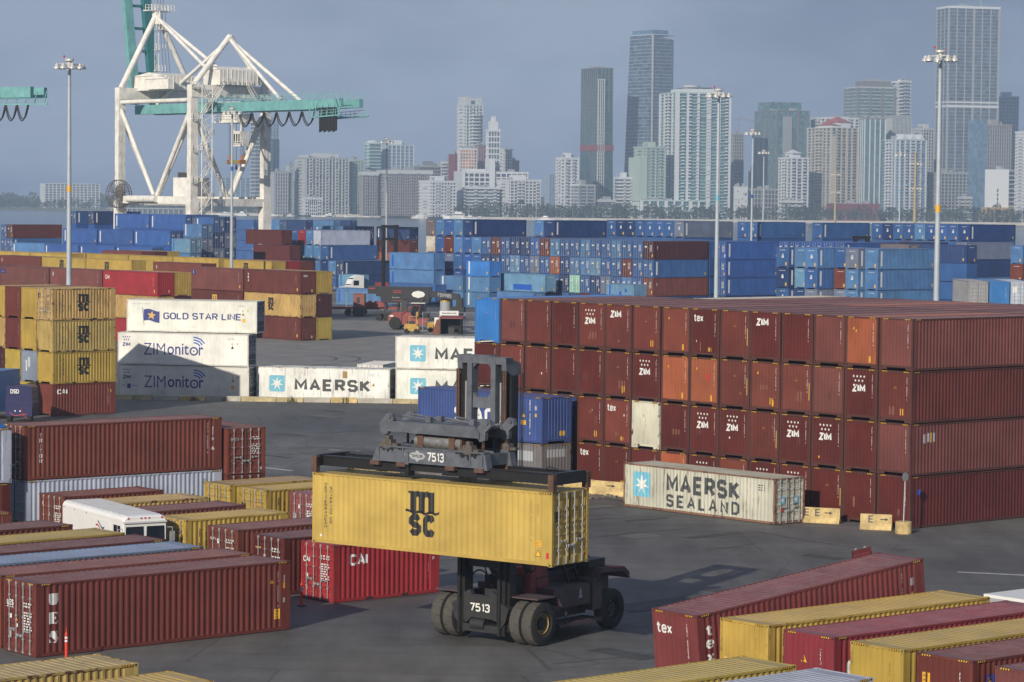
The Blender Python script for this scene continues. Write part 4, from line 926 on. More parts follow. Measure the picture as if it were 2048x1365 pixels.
def mid_marks(d):
    b, lv, r = d['b'], d['lv'], d['r']; m = [('side', 'code', 11.2, 1.8, ('TRLU 71', .13, 'w')), ('side', 'rect', 11.5, .6, (.24, .36, 'o')), ('R', 'rect', 1.8, .45, (.2, .34, 'o'))]
    if r: return [('R', 'rect', .5, 2.2, (.16, .16, 'y'))]
    if d['c'] in 'yY' and lv == 1: m.append(('side', 'msc', 5.8, 1.55, ('k', .9)))
    if (b, lv) == (0, 2): m += [('side', 'stack', .9, 1.9, ('tex', .36, 'w')), ('R', 'text', .8, 2.35, ('tex', .32, 'w', .01, .7))]
    if (b, lv) == (1, 2): m += [('side', 'rect', .95, 2.25, (.9, .5, 'n')), ('side', 'text', .95, 2.25, ('T', .42, 'w', .05)), ('side', 'rect', 1.15, 2.4, (.5, .14, 'y'))]
    if (b, lv) == (1, 1): m.append(('side', 'msc', 5.8, 1.55, ('o', .9)))
    return m
emit(vrow('middle row', 212.8, -288.4, ['rYr:yxy', 'erm:r', 'y:y']), mid_marks, marks=False)
def red_marks(d):
    b, lv, r = d['b'], d['lv'], d['r']; m = [('side', 'code', 11.2, 1.8, ('CAIU 32', .13, 'w')), ('side', 'rect', 11.5, .6, (.24, .36, 'o')), ('R', 'rect', 1.7, .6, (.2, .34, 'o'))]
    if r == 0 and lv == 2 and b == 0: m.append(T('CAI', 1.0, 2.1, .5, 'w', .9))
    if r == 0 and lv == 2 and b == 2: m += [('side', 'rect', .8, 2.2, (1.0, .62, 'n')), T('CAI', .8, 2.2, .42, 'w', .8)]
    if r == 0 and lv == 2 and b == 1: m.append(('side', 'rect', .7, 2.15, (.3, .5, 'f')))
    return m
emit(vrow('bright red end row', 192.5, -290.1, ['RYR:yxy', 'yym', 'rym', 'ryr']), red_marks, marks=False)
def yel_marks(d): return [('side', 'msc', 5.6, 1.75, ('k', .9))] if d['c'] in 'yY' and d['lv'] == 2 and d['r'] == 0 else [T('T', .9, 2.1, .5)]
emit(vrow('half hidden logo row', 225.6, -346.6, ['yry:y', 'ryy', 'yrr']), yel_marks, marks=False)
emit(vrow('short rust row', 224.7, -327.6, ['ree']), yel_marks, marks=False)
PL = lambda d: [('side', 'rect', 11.2, .7, (.24, .36, 'o')), ('R', 'rect', 1.7, 1.6, (.2, .34, 'o'))]
emit(vrow('far yellow row', 246.1, -354.3, ['yry', 'rry', 'yyy', 'ryy']), PL, marks=False)
emit(vrow('far red row', 242.5, -335.6, ['rry:yxR:yyr']), yel_marks, marks=False)
emit(vrow('furthest yellow row', 241.2, -388.2, ['ryy', 'yry', 'rry']), PL, marks=False)
emit(vrow('furthest rust row', 263.2, -401.3, ['yre:rxd:yyy']), PL, marks=False)

# long row of blue doors
BG = 'containers of the long row of blue doors'
D4 = 'rlBbBbbLbbblbrLbbn.....'
rr = random.Random(11)
BD = [ # tiers bottom to top, from the right end to the left
    'eblbublnbubbllbblbbbb',
    'bbrbblbblLbnobulbbbnBbbb',
    'rbblbblbblrbBBlrbbbbrbw',
    '..................bblbs'][:4]
B_U, B_V = 311.3, -327.9
BROW = 'blue door row'
corner_c = ['e', 'b', 'x', None]
for lv in range(3):
    pass
BT = [ 'eblrblnubtulbblbbbnb.b.', 'bbrblblLbnbouLbnnbnbub.', 'rbblbblbblrbnnlrbnbbrbW', ]
BT = ['eblbunbtnbblbblbbbnbbbb', 'bbrbbLllnobubLbnnbBbubb', 'xbblbblbblrbnnbrblblrbW', ]
for lv in range(4):
    for c in range(23):
        if lv == 3 and c < 0: continue
        col = (BT[lv - 1][c] if lv else rr.choice('bblnbr'))
        if lv == 3 and c == 0: col = 'x'
        if lv == 2 and c == 0: col = 'b'
        if lv == 1 and c == 0: col = 'e'
        blank = c >= 17
        ex = [T('T', .8, 1.8, .5)] if (c == 0 and lv in (1, 3)) else []
        place('%s container, %s from right, %s tier of the long %s' % (CNAME[col], ORD[c], TN[lv], BROW), B_U, B_V - c * 2.5, lv * 2.91, 'U', col, 40, 'H', 'F' if blank else 'D', BG, rr=rr, extra=ex)
for c, col in zip(range(18, 23), 'blbls'):
    place('%s container, on the fifth tier above the %s, %s from its right' % (CNAME[col], BROW, ORD[c - 18]), B_U, B_V - c * 2.5, 4 * 2.91, 'U', 'n' if c == 18 else col, 40, 'H', 'F', BG, rr=rr)
place('lone blue container standing on the bay behind the long blue door row', B_U + 12.5, B_V - 15.2 * 2.5, 4 * 2.91, 'U', 'n', 40, 'H', 'F', BG, rr=rr)
place('lone light blue container beside a navy side behind the blue door row', B_U + 12.5, B_V - 16.3 * 2.5, 4 * 2.91, 'U', 'l', 40, 'H', 'F', BG, rr=rr)
for c in range(0, 18):
    for lv in ((0, 1, 2, 3) if c > 13 else (3,)):
        pass
for c in range(0, 19):
    col = rr.choice('bblnb')
    place('%s roof, %s from right, of the bay hidden behind the %s' % (CNAME[col], ORD[c], BROW), B_U + 12.5, B_V - c * 2.5, 3 * 2.91, 'U', col, 40, 'H', 'F', BG, rr=rr, marks=False)
    for lv in range(3): place('blue container buried behind the long blue door row', B_U + 12.5, B_V - c * 2.5, lv * 2.91, 'U', 'b', 40, 'H', 'F', BG, rr=rr, marks=False)

# single clusters on the fifth tier along the quay
QG = 'blue containers along the quay'
def ucluster(name, u, v, cols, tier, num=False, kind='F', low=None, group=QG, side=None, p=2.91, under=True, dv=2.5, offs=None, hc='H', size=40):
    for c, col in enumerate(cols):
        if col == '.': continue
        uu = u + (offs[c] if offs else 0)
        place('%s container, %s from right, %s tier, %s' % (CNAME[col], ORD[c], TN[tier], name), uu, v - c * dv, tier * p, 'U', col, size, hc, kind, group, num=num, rr=rr)
        if under:
            for lv in range(tier): place('blue container supporting the upper tier of %s' % name, uu, v - c * dv, lv * p, 'U', 'b', size, hc, kind, group, marks=False, rr=rr)
ucluster('quay block of numbered ends', 348, -359, 'ubbbbnnb', 4, True)
ucluster('quay pair beside the light pole', 357.7, -350.5, 'bb', 4, True)
ucluster('single quay end with orange dot', 365.3, -342.1, 'b', 4)
ucluster('right quay block with sixes', 376.7, -318.5, 'nbbblbbnb', 4, True)
ucluster('last quay spot at the right edge', 389.5, -309.5, 'n', 3)
ucluster('far right end stack', 351.4, -286.3, 'l', 3, under=False); ucluster('far right end stack', 351.4, -286.3, 'e', 2, under=False); ucluster('far right end stack', 351.4, -286.3, 'b', 1, under=False); ucluster('far right end stack', 351.4, -286.3, 'r', 0, under=False)
for lv, s in enumerate(('bbb', 'lrb', 'nbr', 'ubbllr')):
    ucluster('the right door block', 367.8, -311.6, s, lv, kind='D', under=False, group='containers of the right door block')
# deep navy three-high block beside the tall light pole
for lv in range(4): ucluster('deep navy block by the pole', 323.6, -324.0, 'B' if lv else 'n', lv, kind='D', under=False, group='containers of the deep navy block')
# navy door rows seen above it
ucluster('door row behind the navy block', 338.5, -312.0, 'BBBBBB', 3, kind='D')
ucluster('low row left of the mast', 352.0, -312.5, 'nnrlbb', 3, kind='D')
place('grey container side right of the dark mast on the far row', 338.0, -298.0, 3 * 2.91, 'V', 's', 20, 'H', 'F', QG, rr=rr)
place('navy container with white bar right of the grey far container', 343.0, -290.5, 3 * 2.91, 'V', 'n', 40, 'H', 'F', QG, rr=rr)
for lv in range(3): place('blue container supporting the far grey container', 338.0, -298.0, lv * 2.91, 'V', 'b', 20, 'H', 'F', QG, rr=rr, marks=False); place('blue container supporting the far navy container', 343.0, -290.5, lv * 2.91, 'V', 'b', 40, 'H', 'F', QG, rr=rr, marks=False)
# light blue staggered block with sixes
LG = 'containers of the staggered light blue block'
OFF = [0, -1.2, -.7, -4.0, -3.4, -4.4]
for lv, s in enumerate(('llbblb', 'lluunb', 'llebLn', 'lubllb')):
    for c, col in enumerate(s):
        num = c in (1, 3, 5) and lv > 0
        place('%s container%s, %s column from right, %s tier of the staggered block' % (CNAME[col], ' marked six' if num else '', ORD[c], TN[lv]), 297.9 + OFF[c], -268.3 - c * 2.6, lv * 2.91, 'U', col, 40, 'H', 'F', LG, num=num, rr=rr)
place('navy container with light blue end lying before the staggered block', 308.1, -294.7, 2.91, 'U', 'n', 40, 'H', 'F', LG, rr=rr)
place('blue container under the navy one before the staggered block', 308.1, -294.7, 0, 'U', 'b', 40, 'H', 'F', LG, rr=rr)
# grey, blue and white ends behind the big maroon stack
EG = 'mixed container ends behind the maroon stack'
for r, (col, kd, lab) in enumerate((('g', 'L', 'grey'), ('c', 'R', 'sky blue'), ('v', 'L', 'pale grey'), ('n', 'R', 'navy'))):
    for lv in range(3):
        ctr = (54.9 + 1.22 + r * 2.56, 343 + 6.1, lv * 2.91)
        container('%s container, %s tier, with its end behind the maroon stack' % (lab, TN[lv]), ctr, math.pi / 2, col, 40, 'H', kd, ('L', 'side'), ([('L', 'rect', .5, 1.9, (.5, .7, 'w'))] if r == 2 else []) + ([('L', 'code', 2.0, 1.6, ('UETU 6102', .12, 'w'))] if r == 1 else []), 1, EG, haz=False)
        if r == 0 and lv == 2: pass
# centre: grey-topped terrace of blue containers, ends facing left
CG = 'containers of the central blue terrace'
cu, cv = 335.0, -440.0
for lv, (n0, s) in enumerate(((0, 'nblbno'), (0, 'nlnllob'), (2, 'blllbb'), (3, 'vlRbbb'))):
    for i, col in enumerate(s):
        c = n0 + i; first = i == 0
        side_col = {3: (.30, .32, .34), 2: None, 1: None}.get(lv)
        place('%s container, column %s of the %s tier in the central terrace' % (CNAME[col], ORD[c], TN[lv]), cu, cv - c * 2.5, lv * 2.91, 'U', col, 40, 'H', 'F' if not (lv == 1 and i == 0) else 'D', CG, rr=rr)
place('long dark maroon container side, upper, left of the central terrace', 328.2, -451.0, 3 * 2.91, 'V', 'd', 40, 'H', 'F', CG, rr=rr, marks=False)
place('long dark maroon container side, lower, left of the central terrace', 327.2, -447.0, 2 * 2.91, 'V', 'd', 40, 'H', 'F', CG, rr=rr, marks=False)
for lv in (0, 1): place('dark maroon container buried left of the central terrace', 327.2, -447.0, lv * 2.91, 'V', 'd', 40, 'H', 'F', CG, rr=rr, marks=False)
HG = 'containers of the hazy far quay row'
for k, (u, v, col, kd) in enumerate(((466.4, -654.2, 'b', 'F'), (475.5, -654.6, 'l', 'D'), (485.1, -655.0, 'n', 'F'), (495.3, -655.5, 'l', 'F'), (501.6, -655.8, 'n', 'F'))):
    for lv in range(4): place('%s container, %s from left, %s tier, hazy far quay row' % (CNAME[col], ORD[k], TN[lv]), u, v, lv * 2.91, 'V', col, 40, 'H', kd, HG, rr=rr)
for lv, col in enumerate('bodn'): place('%s container, %s tier, behind the dark handler mast' % (CNAME[col], TN[lv]), 400, -501.0, lv * 2.91, 'V', col, 40, 'H', 'F', HG, rr=rr)
for k, col in enumerate('lnn'):
    for lv in (0, 1, 2, 3): place('%s door end, %s from left, %s tier, behind the grey topped terrace' % (CNAME[col], ORD[k], TN[lv]), 392 + 2.55 * k, -513.5, lv * 2.91, 'V', col, 40, 'H', 'D', HG, rr=rr)
# left: terraces of bright blue sides
AG = 'bright blue terrace containers on the left'
def vt(name, u, v, cols, tier, hc='H', size=40, p=2.91, gap=12.5, fill='B', kind='D', mk=True):
    for b, col in enumerate(cols):
        if col == '.': continue
        place('%s container, %s from right, %s tier, %s' % (CNAME[col], ORD[b], TN[tier], name), u, v - gap * b, tier * p, 'V', col, size, hc, kind, AG, rr=rr, marks=mk)
        for lv in range(tier): place('blue container supporting the upper tier of %s' % name, u, v - gap * b, lv * p, 'V', fill, size, hc, kind, AG, rr=rr, marks=False)
vt('the left blue top terrace', 304.0, -448.5, 'BB', 4)
for r in (1, 2): vt('left blue top terrace, row %s' % ORD[r], 304.0 + 2.52 * r, -448.5, 'B', 4)
vt('the left blue middle terrace', 295.0, -440.3, 'BBB', 3)
vt('the left blue middle terrace back row', 297.5, -440.3, 'BB', 3)
vt('the left blue low terrace', 287.4, -434.8, 'BBB', 2)
vt('the pale low terrace end', 288.2, -473.0, 'l', 2)
for r, lvcols in enumerate((('b', 'l', 'n', 'u', 'l'),)):
    for lv in range(5): place('%s twenty-foot container, %s tier of the two-step pale stack' % (CNAME[lvcols[lv]], TN[lv]), 296.0, -431.4, lv * 2.6, 'V', lvcols[lv], 20, 'S', 'D', AG, rr=rr)
for lv, col in enumerate('nblL'): place('%s twenty-foot container, %s tier of the lower pale stack' % (CNAME[col], TN[lv]), 289.5, -425.7, lv * 2.6, 'V', col, 20, 'S', 'D', AG, rr=rr)
for r in range(1, 3):
    for lv, col in enumerate(('nbunb', 'bnnun')[r - 1]):
        place('%s door end, %s row, %s tier, right of the pale stack' % (CNAME[col], ORD[r], TN[lv]), 296.0 + 2.53 * r, -431.4, lv * 2.85, 'V', col, 20, 'H' if lv < 5 else 'S', 'D', AG, rr=rr)
for c, (col, kd) in enumerate((('d', 'D'), ('b', 'D'))):
    for lv in range(4): place('%s container, %s tier, %s column of the far left stack' % (CNAME[col if lv == 3 else 'b'], TN[lv], ORD[c]), 317.0, -533.4 - 2.5 * c, lv * 2.91, 'U', col if lv == 3 else 'b', 40, 'H', kd, AG, rr=rr)
for c, col in enumerate('nbnb'):
    place('%s container, %s column, fifth tier of the furthest left stack' % (CNAME[col], ORD[c]), 338.7 - (3 if c == 1 else 0), -535.5 - c * 2.5, 4 * 2.91, 'U', col, 40, 'H', 'D', AG, rr=rr)
    for lv in range(4): place('blue container supporting the furthest left stack', 338.7 - (3 if c == 1 else 0), -535.5 - c * 2.5, lv * 2.91, 'U', 'B', 40, 'H', 'D', AG, rr=rr, marks=lv == 3)
# light blue containers standing before the long door row
FGp = 'light blue containers before the blue door row'
def solo(label, u, v, z, col, size=40, hc='H', **k): place(label, u, v, z, 'V', col, size, hc, 'F', FGp, rr=rr, **k)
WORN = [('side', 'rect', .9, 1.45, (.5, 2.0, 'b'))]
for lv, nm in enumerate(('ground-level hidden', 'lower', 'upper')): solo('%s light blue container of the weathered pair beside the dark mast' % nm, 305.9, -376.5, lv * 2.91, 'l', marks=False, extra=WORN)
for lv, nm in enumerate(('ground-level', 'lower', 'upper')): solo('%s short blue container of the three-high pile' % nm, 303.3, -358.7, lv * 2.6, 'c' if lv == 2 else 'l', 20, 'S')
solo('short light blue container left of the three-high blue pile', 303.0, -365.2, 2.6, 'l', 20, 'S'); solo('short blue container under the light blue one beside the pile', 303.0, -365.2, 0, 'l', 20, 'S')
solo('long pale blue container with a dark repaired patch', 306.8, -348.8, 2.91, 'L', extra=[('side', 'rect', 6.5, .75, (4.6, .9, 'b'))]); solo('long light blue container underneath the patched pale blue one', 305.0, -349.4, 0, 'l')
solo('short pale blue container with dark patches near the maroon stack', 288.3, -307.8, 3.0, 'L', 20, 'S', extra=[('side', 'rect', 3.0, .9, (.5, 1.2, 'b')), ('side', 'rect', 4.2, 1.7, (.4, .5, 'b'))]); solo('short blue container beneath the patched pale blue short one', 288.3, -307.8, .3, 'l', 20, 'S')
solo('short pale blue container with blue patches beside the white cab', 318.0, -413.2, 1.4, 'L', 20, 'S', extra=[('side', 'rect', 3.6, 1.3, (.5, .6, 'b'))])
solo('long light blue container on the ground behind the wire fence', 291.0, -372.1, .0, 'l', marks=False, extra=WORN)
solo('low blue container behind the black boom of the reach stacker', 298.5, -367.0, .9, 'b', marks=False)

if LOWER:                                                            # tiers that stand behind other containers, as one mass
    lo = bpy.data.objects.new('lower_containers', None)
    bmj = MB(); mats_ = []
    for k, g_ in LOWER.items():
        mm = mat('stacked_' + CNAME[k].replace(' ', '_').replace('-', '_') + '_paint', COL[k], .55, 0, .2, .5); mats_.append(mm); bmj.add(g_.v, g_.f, len(mats_) - 1)
    bpy.data.objects.remove(lo); o = part('lower_containers', bmj, mats_); o['kind'] = 'stuff'; tag(o, 'containers of the tiers standing behind and beneath the visible ones', 'containers')
# ------------------------------------------------------------------ the container handler
def flat_part(F, name, parent, mx, mats=None):
    """a Flat print placed by matrix (x right, y up, facing +z of the matrix)"""
    cols = sorted(set(F.c)); g = MB()
    for fc, c in zip(F.f, F.c): g.add([mx @ Vector((*F.v[i], .0015 * (1 + 'wyk'.find(c) if len(cols) > 1 and c in 'wyk' else 0))) for i in fc], [tuple(range(len(fc)))], cols.index(c))
    return part(name, g, [PRN[c] for c in cols], parent)
def facing(p, right, up): 
    r = Vector(right).normalized(); u = Vector(up).normalized(); n = r.cross(u)
    m = Matrix((r, u, n)).transposed().to_4x4(); m.translation = p; return m
exm = Vector((math.cos(MYAW), math.sin(MYAW), 0)); eym = Vector((-exm.y, exm.x, 0))
CC = Vector((MX, MY, 0)) + exm * 6.096 + eym * 1.219
H = thing('container_handler', 'tall diesel container handler numbered 7513 carrying the yellow container', 'container handler', CC, MYAW)
XO = .45
def tyre(parent, x, y, r, w, hubside, name='wheel'):
    rot = Matrix.Translation((x, y, r)) @ Matrix.Rotation(R(90), 4, 'Y')
    b = MB(); hw = w / 2
    b.lathe([(r * .52, -hw * .8), (r * .60, -hw), (r * .88, -hw * .98), (r * .965, -hw * .84)], 40, 1, rot)
    b.lathe([(r * .965, -hw * .84), (r, -hw * .6), (r, hw * .6), (r * .965, hw * .84)], 40, 0, rot)
    b.lathe([(r * .965, hw * .84), (r * .88, hw * .98), (r * .60, hw), (r * .52, hw * .8)], 40, 1, rot)
    for i in range(16):                                              # shallow wear slots across the tread
        a = i * math.pi / 8; m = rot @ Matrix.Rotation(a, 4, 'Z'); s = -1 if i % 2 else 1
        b.box(r * .985, r * 1.004, -.012, .012, s * hw * .15 if s > 0 else -hw * .8, hw * .8 if s > 0 else -hw * .15, 1, m)
    wheel = part(name, b, [TREAD, RUBBER], parent, True)
    h = MB(); s = hubside
    h.lathe([(r * .53, -s * hw * .7), (r * .53, s * hw * .62), (r * .46, s * hw * .70), (r * .43, s * hw * .25), (r * .30, s * hw * .15), (r * .28, s * hw * .45), (0.001, s * hw * .45)], 28, 0, rot)
    for i in range(14): h.tube(rot @ Vector((r * .37 * math.cos(i * .4488), r * .37 * math.sin(i * .4488), s * hw * .15)), rot @ Vector((r * .37 * math.cos(i * .4488), r * .37 * math.sin(i * .4488), s * hw * .28)), .022, .022, 6, 1)
    part('hub', h, [HUB if name == 'wheel' else MACH_DARK, STEEL], wheel, True)
    return wheel
for s in (-1, 1):
    tyre(H, XO + s * 2.32, 2.5, .90, .56, s); tyre(H, XO + s * 1.70, 2.5, .90, .56, s)
    tyre(H, XO + s * 1.72, 8.3, .84, .52, s, 'rear_wheel')
b = MB(); b.tube((XO - 2.5, 2.5, .9), (XO + 2.5, 2.5, .9), .26, .26, 14); b.lathe([(.001, -.5), (.42, -.35), (.45, .35), (.001, .5)], 16, 0, Matrix.Translation((XO, 2.5, .9)) @ Matrix.Rotation(R(90), 4, 'Y')); b.tube((XO - 1.6, 8.3, .84), (XO + 1.6, 8.3, .84), .18, .18, 10); part('axle', b, MACH_BLK, H, True)
b = MB()
for s in (-1, 1):
    b.box(XO + s * .62 - .14, XO + s * .62 + .14, 2.3, 9.2, .75, 1.55); b.box(XO + s * 1.05 - .3, XO + s * 1.05 + .3, 3.9, 7.1, .75, 1.25)
b.box(XO - 1.2, XO + 1.2, 2.4, 7.6, 1.52, 1.62); b.box(XO - .5, XO + .5, 2.3, 9, .9, 1.5); part('chassis', b, MACH_DUSK, H)
for s in (-1, 1):                                                    # fenders over the front wheels
    b = MB(); pf = [(2.0, 1.93), (3.35, 1.93), (3.7, 1.5), (3.75, 1.1)]
    x0, x1 = sorted((XO + s * 1.25, XO + s * 2.62))
    for (a, z0), (c, z1) in zip(pf, pf[1:]): b.beam(((x0 + x1) / 2, a, z0), ((x0 + x1) / 2, c, z1), x1 - x0, .05)
    part('fender', b, MACH_DUSK, H)
b = MB(); b.box(XO + 1.25, XO + 1.95, 4.0, 6.6, 1.25, 2.1); b.box(XO - 1.95, XO - 1.25, 4.0, 6.6, 1.25, 2.1); part('side_tank', b, MACH_DUSK, H)
b = MB(); b.prism([(3.3, 1.62), (3.6, 2.9), (4.6, 2.9), (4.9, 1.62)], XO - .15, XO + 1.15, 'x'); part('pump_cover', b, MACH_RED, H)
b = MB()
for s in (-1, 1): b.path([(XO + s * 1.15, 3.9, 1.62), (XO + s * 1.15, 3.9, 2.5), (XO + s * 1.15, 6.9, 2.5), (XO + s * 1.15, 6.9, 1.62)], .03, 6); b.path([(XO + s * 1.15, 3.9, 2.05), (XO + s * 1.15, 6.9, 2.05)], .025, 6)
part('deck_rail', b, MACH_DARK, H)
flat_part(Flat().poly([(-.14, -.2), (.14, -.2), (.05, .0), (.1, .02), (0, .25), (-.1, .02), (-.05, 0)], 'f'), 'sticker', H, facing((XO + 1.955, 5.9, 1.75), (0, 1, 0), (0, 0, 1)))
b = MB()                                                             # counterweight and engine hood
b.prism([(7.2, .95), (9.0, .95), (9.2, 1.4), (9.2, 2.2), (8.9, 2.5), (7.2, 2.62)], XO - 1.05, XO + 1.05, 'x'); b.prism([(7.0, 2.1), (7.25, 2.66), (8.9, 2.58), (9.32, 2.28), (9.32, 2.05), (8.9, 2.38), (7.2, 2.46)], XO - 2.05, XO + 2.05, 'x')
for s in (-1, 1): b.prism([(6.7, .95), (7.35, .95), (7.4, 1.9), (7.0, 2.3), (6.7, 2.2)], XO + s * 1.5 - .5, XO + s * 1.5 + .5, 'x')
part('counterweight', b, [MACH_DUSK], H)
b = MB(); b.prism([(7.9, 2.665), (8.9, 2.585), (9.3, 2.30), (9.3, 2.26), (8.9, 2.53), (7.9, 2.60)], XO - 2.07, XO + 2.07, 'x'); part('hood_cover', b, MACH_RED, H)
b = MB()
for x in (-1.2, -.5, .6): b.lathe([(.06, 0), (.10, .02), (.10, .10), (.03, .12)], 10, 0, Matrix.Translation((XO + x, 8.6, 2.6)))
part('lifting_eye', b, MACH_DARK, H)
b = MB(); b.box(XO - .75, XO + .75, 5.0, 6.7, 2.0, 2.6, 1); b.box(XO - .7, XO + .7, 5.05, 6.65, 2.6, 4.1, 0)
for x in (-.72, .66):
    for y in (5.02, 6.6): b.box(XO + x, XO + x + .07, y, y + .07, 2.6, 4.15, 1)
b.box(XO - .8, XO + .8, 4.95, 6.75, 4.12, 4.24, 1); part('cab', b, [GLASSV, MACH_DUSK], H)
b = MB()                                                             # engine bay, pipes, guards behind the mast
b.box(XO - .9, XO + .9, 3.1, 4.7, 1.62, 2.55); b.tube((XO + .95, 4.9, 1.9), (XO + .95, 6.1, 1.9), .26, .26, 14); b.tube((XO - .6, 7.0, 2.6), (XO - .6, 7.0, 4.0), .09, .09, 8); b.lathe([(.32, 0), (.34, .5), (.14, .75), (.14, .9)], 12, 0, Matrix.Translation((XO + .9, 7.4, 2.6)))
b.box(XO + .55, XO + 1.7, 6.8, 8.0, 2.66, 3.0); part('engine_unit', b, MACH_DARK, H, True)
b = MB()
for s in (-1, 1): b.beam((XO + s * .95, 4.6, 1.6), (XO + s * .95, 2.25, 4.6), .20, .20)
for s in (-1, 1):
    b.beam((XO + s * 1.35, 6.2, 1.6), (XO + s * 1.25, 5.2, 3.6), .10); b.beam((XO + s * 1.35, 6.9, 1.6), (XO + s * 1.25, 5.9, 3.6), .10)
    for i in range(5): b.beam((XO + s * (1.33 - .02 * i), 6.1 - .2 * i, 1.9 + .4 * i), (XO + s * (1.33 - .02 * i), 6.8 - .2 * i, 1.9 + .4 * i), .05)
b.beam((XO - .9, 3.2, 3.1), (XO + .5, 3.2, 2.0), .14); part('tilt_strut', b, MACH_BLK, H)
b = MB()
for i, (x, y) in enumerate(((-.75, 2.5), (-.5, 2.6), (.7, 2.5), (.95, 2.6), (1.1, 2.8))):
    pts = [(XO + x + .25 * math.sin(t * 2.4 + i), y + t * .5, 3.6 - 1.6 * math.sin(t * 1.3) + .2 * i) for t in [k * .2 for k in range(9)]]
    b.path(pts, .03, 5)
b.path([(XO - .75 + .75 * math.sin(a) * .8, 2.6, 1.6 + .85 * math.cos(a) + .35) for a in [k * .2 - 1.1 for k in range(13)]], .035, 5)
part('hydraulic_hose', b, CABLE, H)
b = MB(); b.box(XO + 1.35, XO + 2.35, 3.9, 6.9, .55, .68); b.beam((XO + 1.9, 3.95, .68), (XO + 1.9, 3.95, 1.55), .05); b.beam((XO + 2.3, 4.4, .68), (XO + 2.3, 4.4, 1.3), .05); b.beam((XO + 1.9, 3.95, 1.2), (XO + 2.3, 4.5, 1.1), .05); part('step_plate', b, [MACH_DUSK], H)
# mast
MYF, MYB = 1.55, 2.2
b = MB()
for s in (-1, 1):
    x = XO + s * 1.02; b.box(x - .20, x + .20, MYF + .12, MYB, .35, 4.0); b.box(x - .05, x + .05, MYF - .02, MYF + .12, .35, 4.0)
    b.box(x - .16, x + .16, MYF + .15, MYB - .05, 4.0, 11.25); b.box(x + s * .24 - .06, x + s * .24 + .06, MYF + .3, MYB + .1, .5, 10.9)
b.box(XO - 1.2, XO + 1.2, MYF + .3, MYB - .1, 3.05, 3.8); part('outer_mast', b, MACH_BLK, H)
b = MB()                                                             # frame with number plate at the foot of the mast
b.prism([(-.84, .9), (-.84, 2.0), (-.55, 2.12), (-.42, 1.92), (.42, 1.92), (.55, 2.12), (.84, 2.0), (.84, .9), (.6, .98), (-.45, 1.0), (-.72, .75)], MYF + .08, MYF + .3, 'y'); b.v = [(v[0] + XO, v[1], v[2]) for v in b.v]
for s in (-1, 1): b.prism([(XO + s * .95, 1.75), (XO + s * 1.45, 1.5), (XO + s * 1.3, .95), (XO + s * .95, .5)], MYF + .05, MYF + .4, 'y')
b.box(XO - .9, XO + .9, MYF + .1, MYF + .5, .42, .72); part('mast_foot', b, MACH_DARK, H)
flat_part(g_text('7513', .34, 'w', .02, 1.02), 'lettering', H, facing((XO - .02, MYF + .07, 1.42), (1, 0, 0), (0, 0, 1)))
b = MB(); b.tube((XO - .5, MYF + .25, .72), (XO + .2, MYF + .25, .72), .25, .25, 14); part('drive_drum', b, MACH_DARK, H, True)
b = MB()
for s in (-1, 1): b.box(XO + s * .60 - .12, XO + s * .60 + .12, MYF, MYF + .42, 3.4, 11.5)
b.box(XO - 1.24, XO + 1.24, MYF + .02, MYF + .5, 11.34, 11.62); b.prism([(-.9, 11.62), (.9, 11.62), (.75, 11.68), (-.75, 11.68)], MYF + .05, MYF + .45, 'y'); b.box(XO - .46, XO + .46, MYF + .06, MYF + .3, 9.55, 9.98); b.box(XO - .46, XO + .46, MYF + .1, MYF + .3, 7.9, 8.5)
for sx in (-1, 1):
    for z in (11.34, 9.98):
        b.prism([(XO + sx * .46, z), (XO + sx * .46, z - .18 if z > 10.5 else z + .18), (XO + sx * .26, z)], MYF + .06, MYF + .3, 'y')
part('inner_mast', b, MACH_GREY, H)
b = MB(); b.prism([(1.55, 11.62), (2.55, 11.4), (2.62, 11.0), (2.2, 10.75), (1.6, 11.1)], XO + 1.0, XO + 1.24, 'x'); b.prism([(1.55, 11.62), (2.55, 11.4), (2.62, 11.0), (2.2, 10.75), (1.6, 11.1)], XO - 1.24, XO - 1.0, 'x'); part('mast_head_plate', b, MACH_GREY, H)
b = MB()
for s in (-1, 1): b.tube((XO + s * .88, MYF + .18, 3.9), (XO + s * .88, MYF + .18, 10.6), .075, .075, 10)
part('lift_cylinder', b, CHROME, H, True)
b = MB()
for s in (-1, 1):
    for dx in (.0, .09): b.box(XO + s * (1.14 + dx) - .03, XO + s * (1.14 + dx) + .03, MYF - .02, MYF + .05, 7.9, 11.1)
part('lift_chain', b, RUST, H)
b = MB()
for k in range(3): b.tube((XO + 1.32 + .07 * k, MYB + .25, 4.2), (XO + 1.32 + .07 * k, MYB + .25, 11.0), .018, .018, 5)
part('mast_hose', b, CABLE, H)
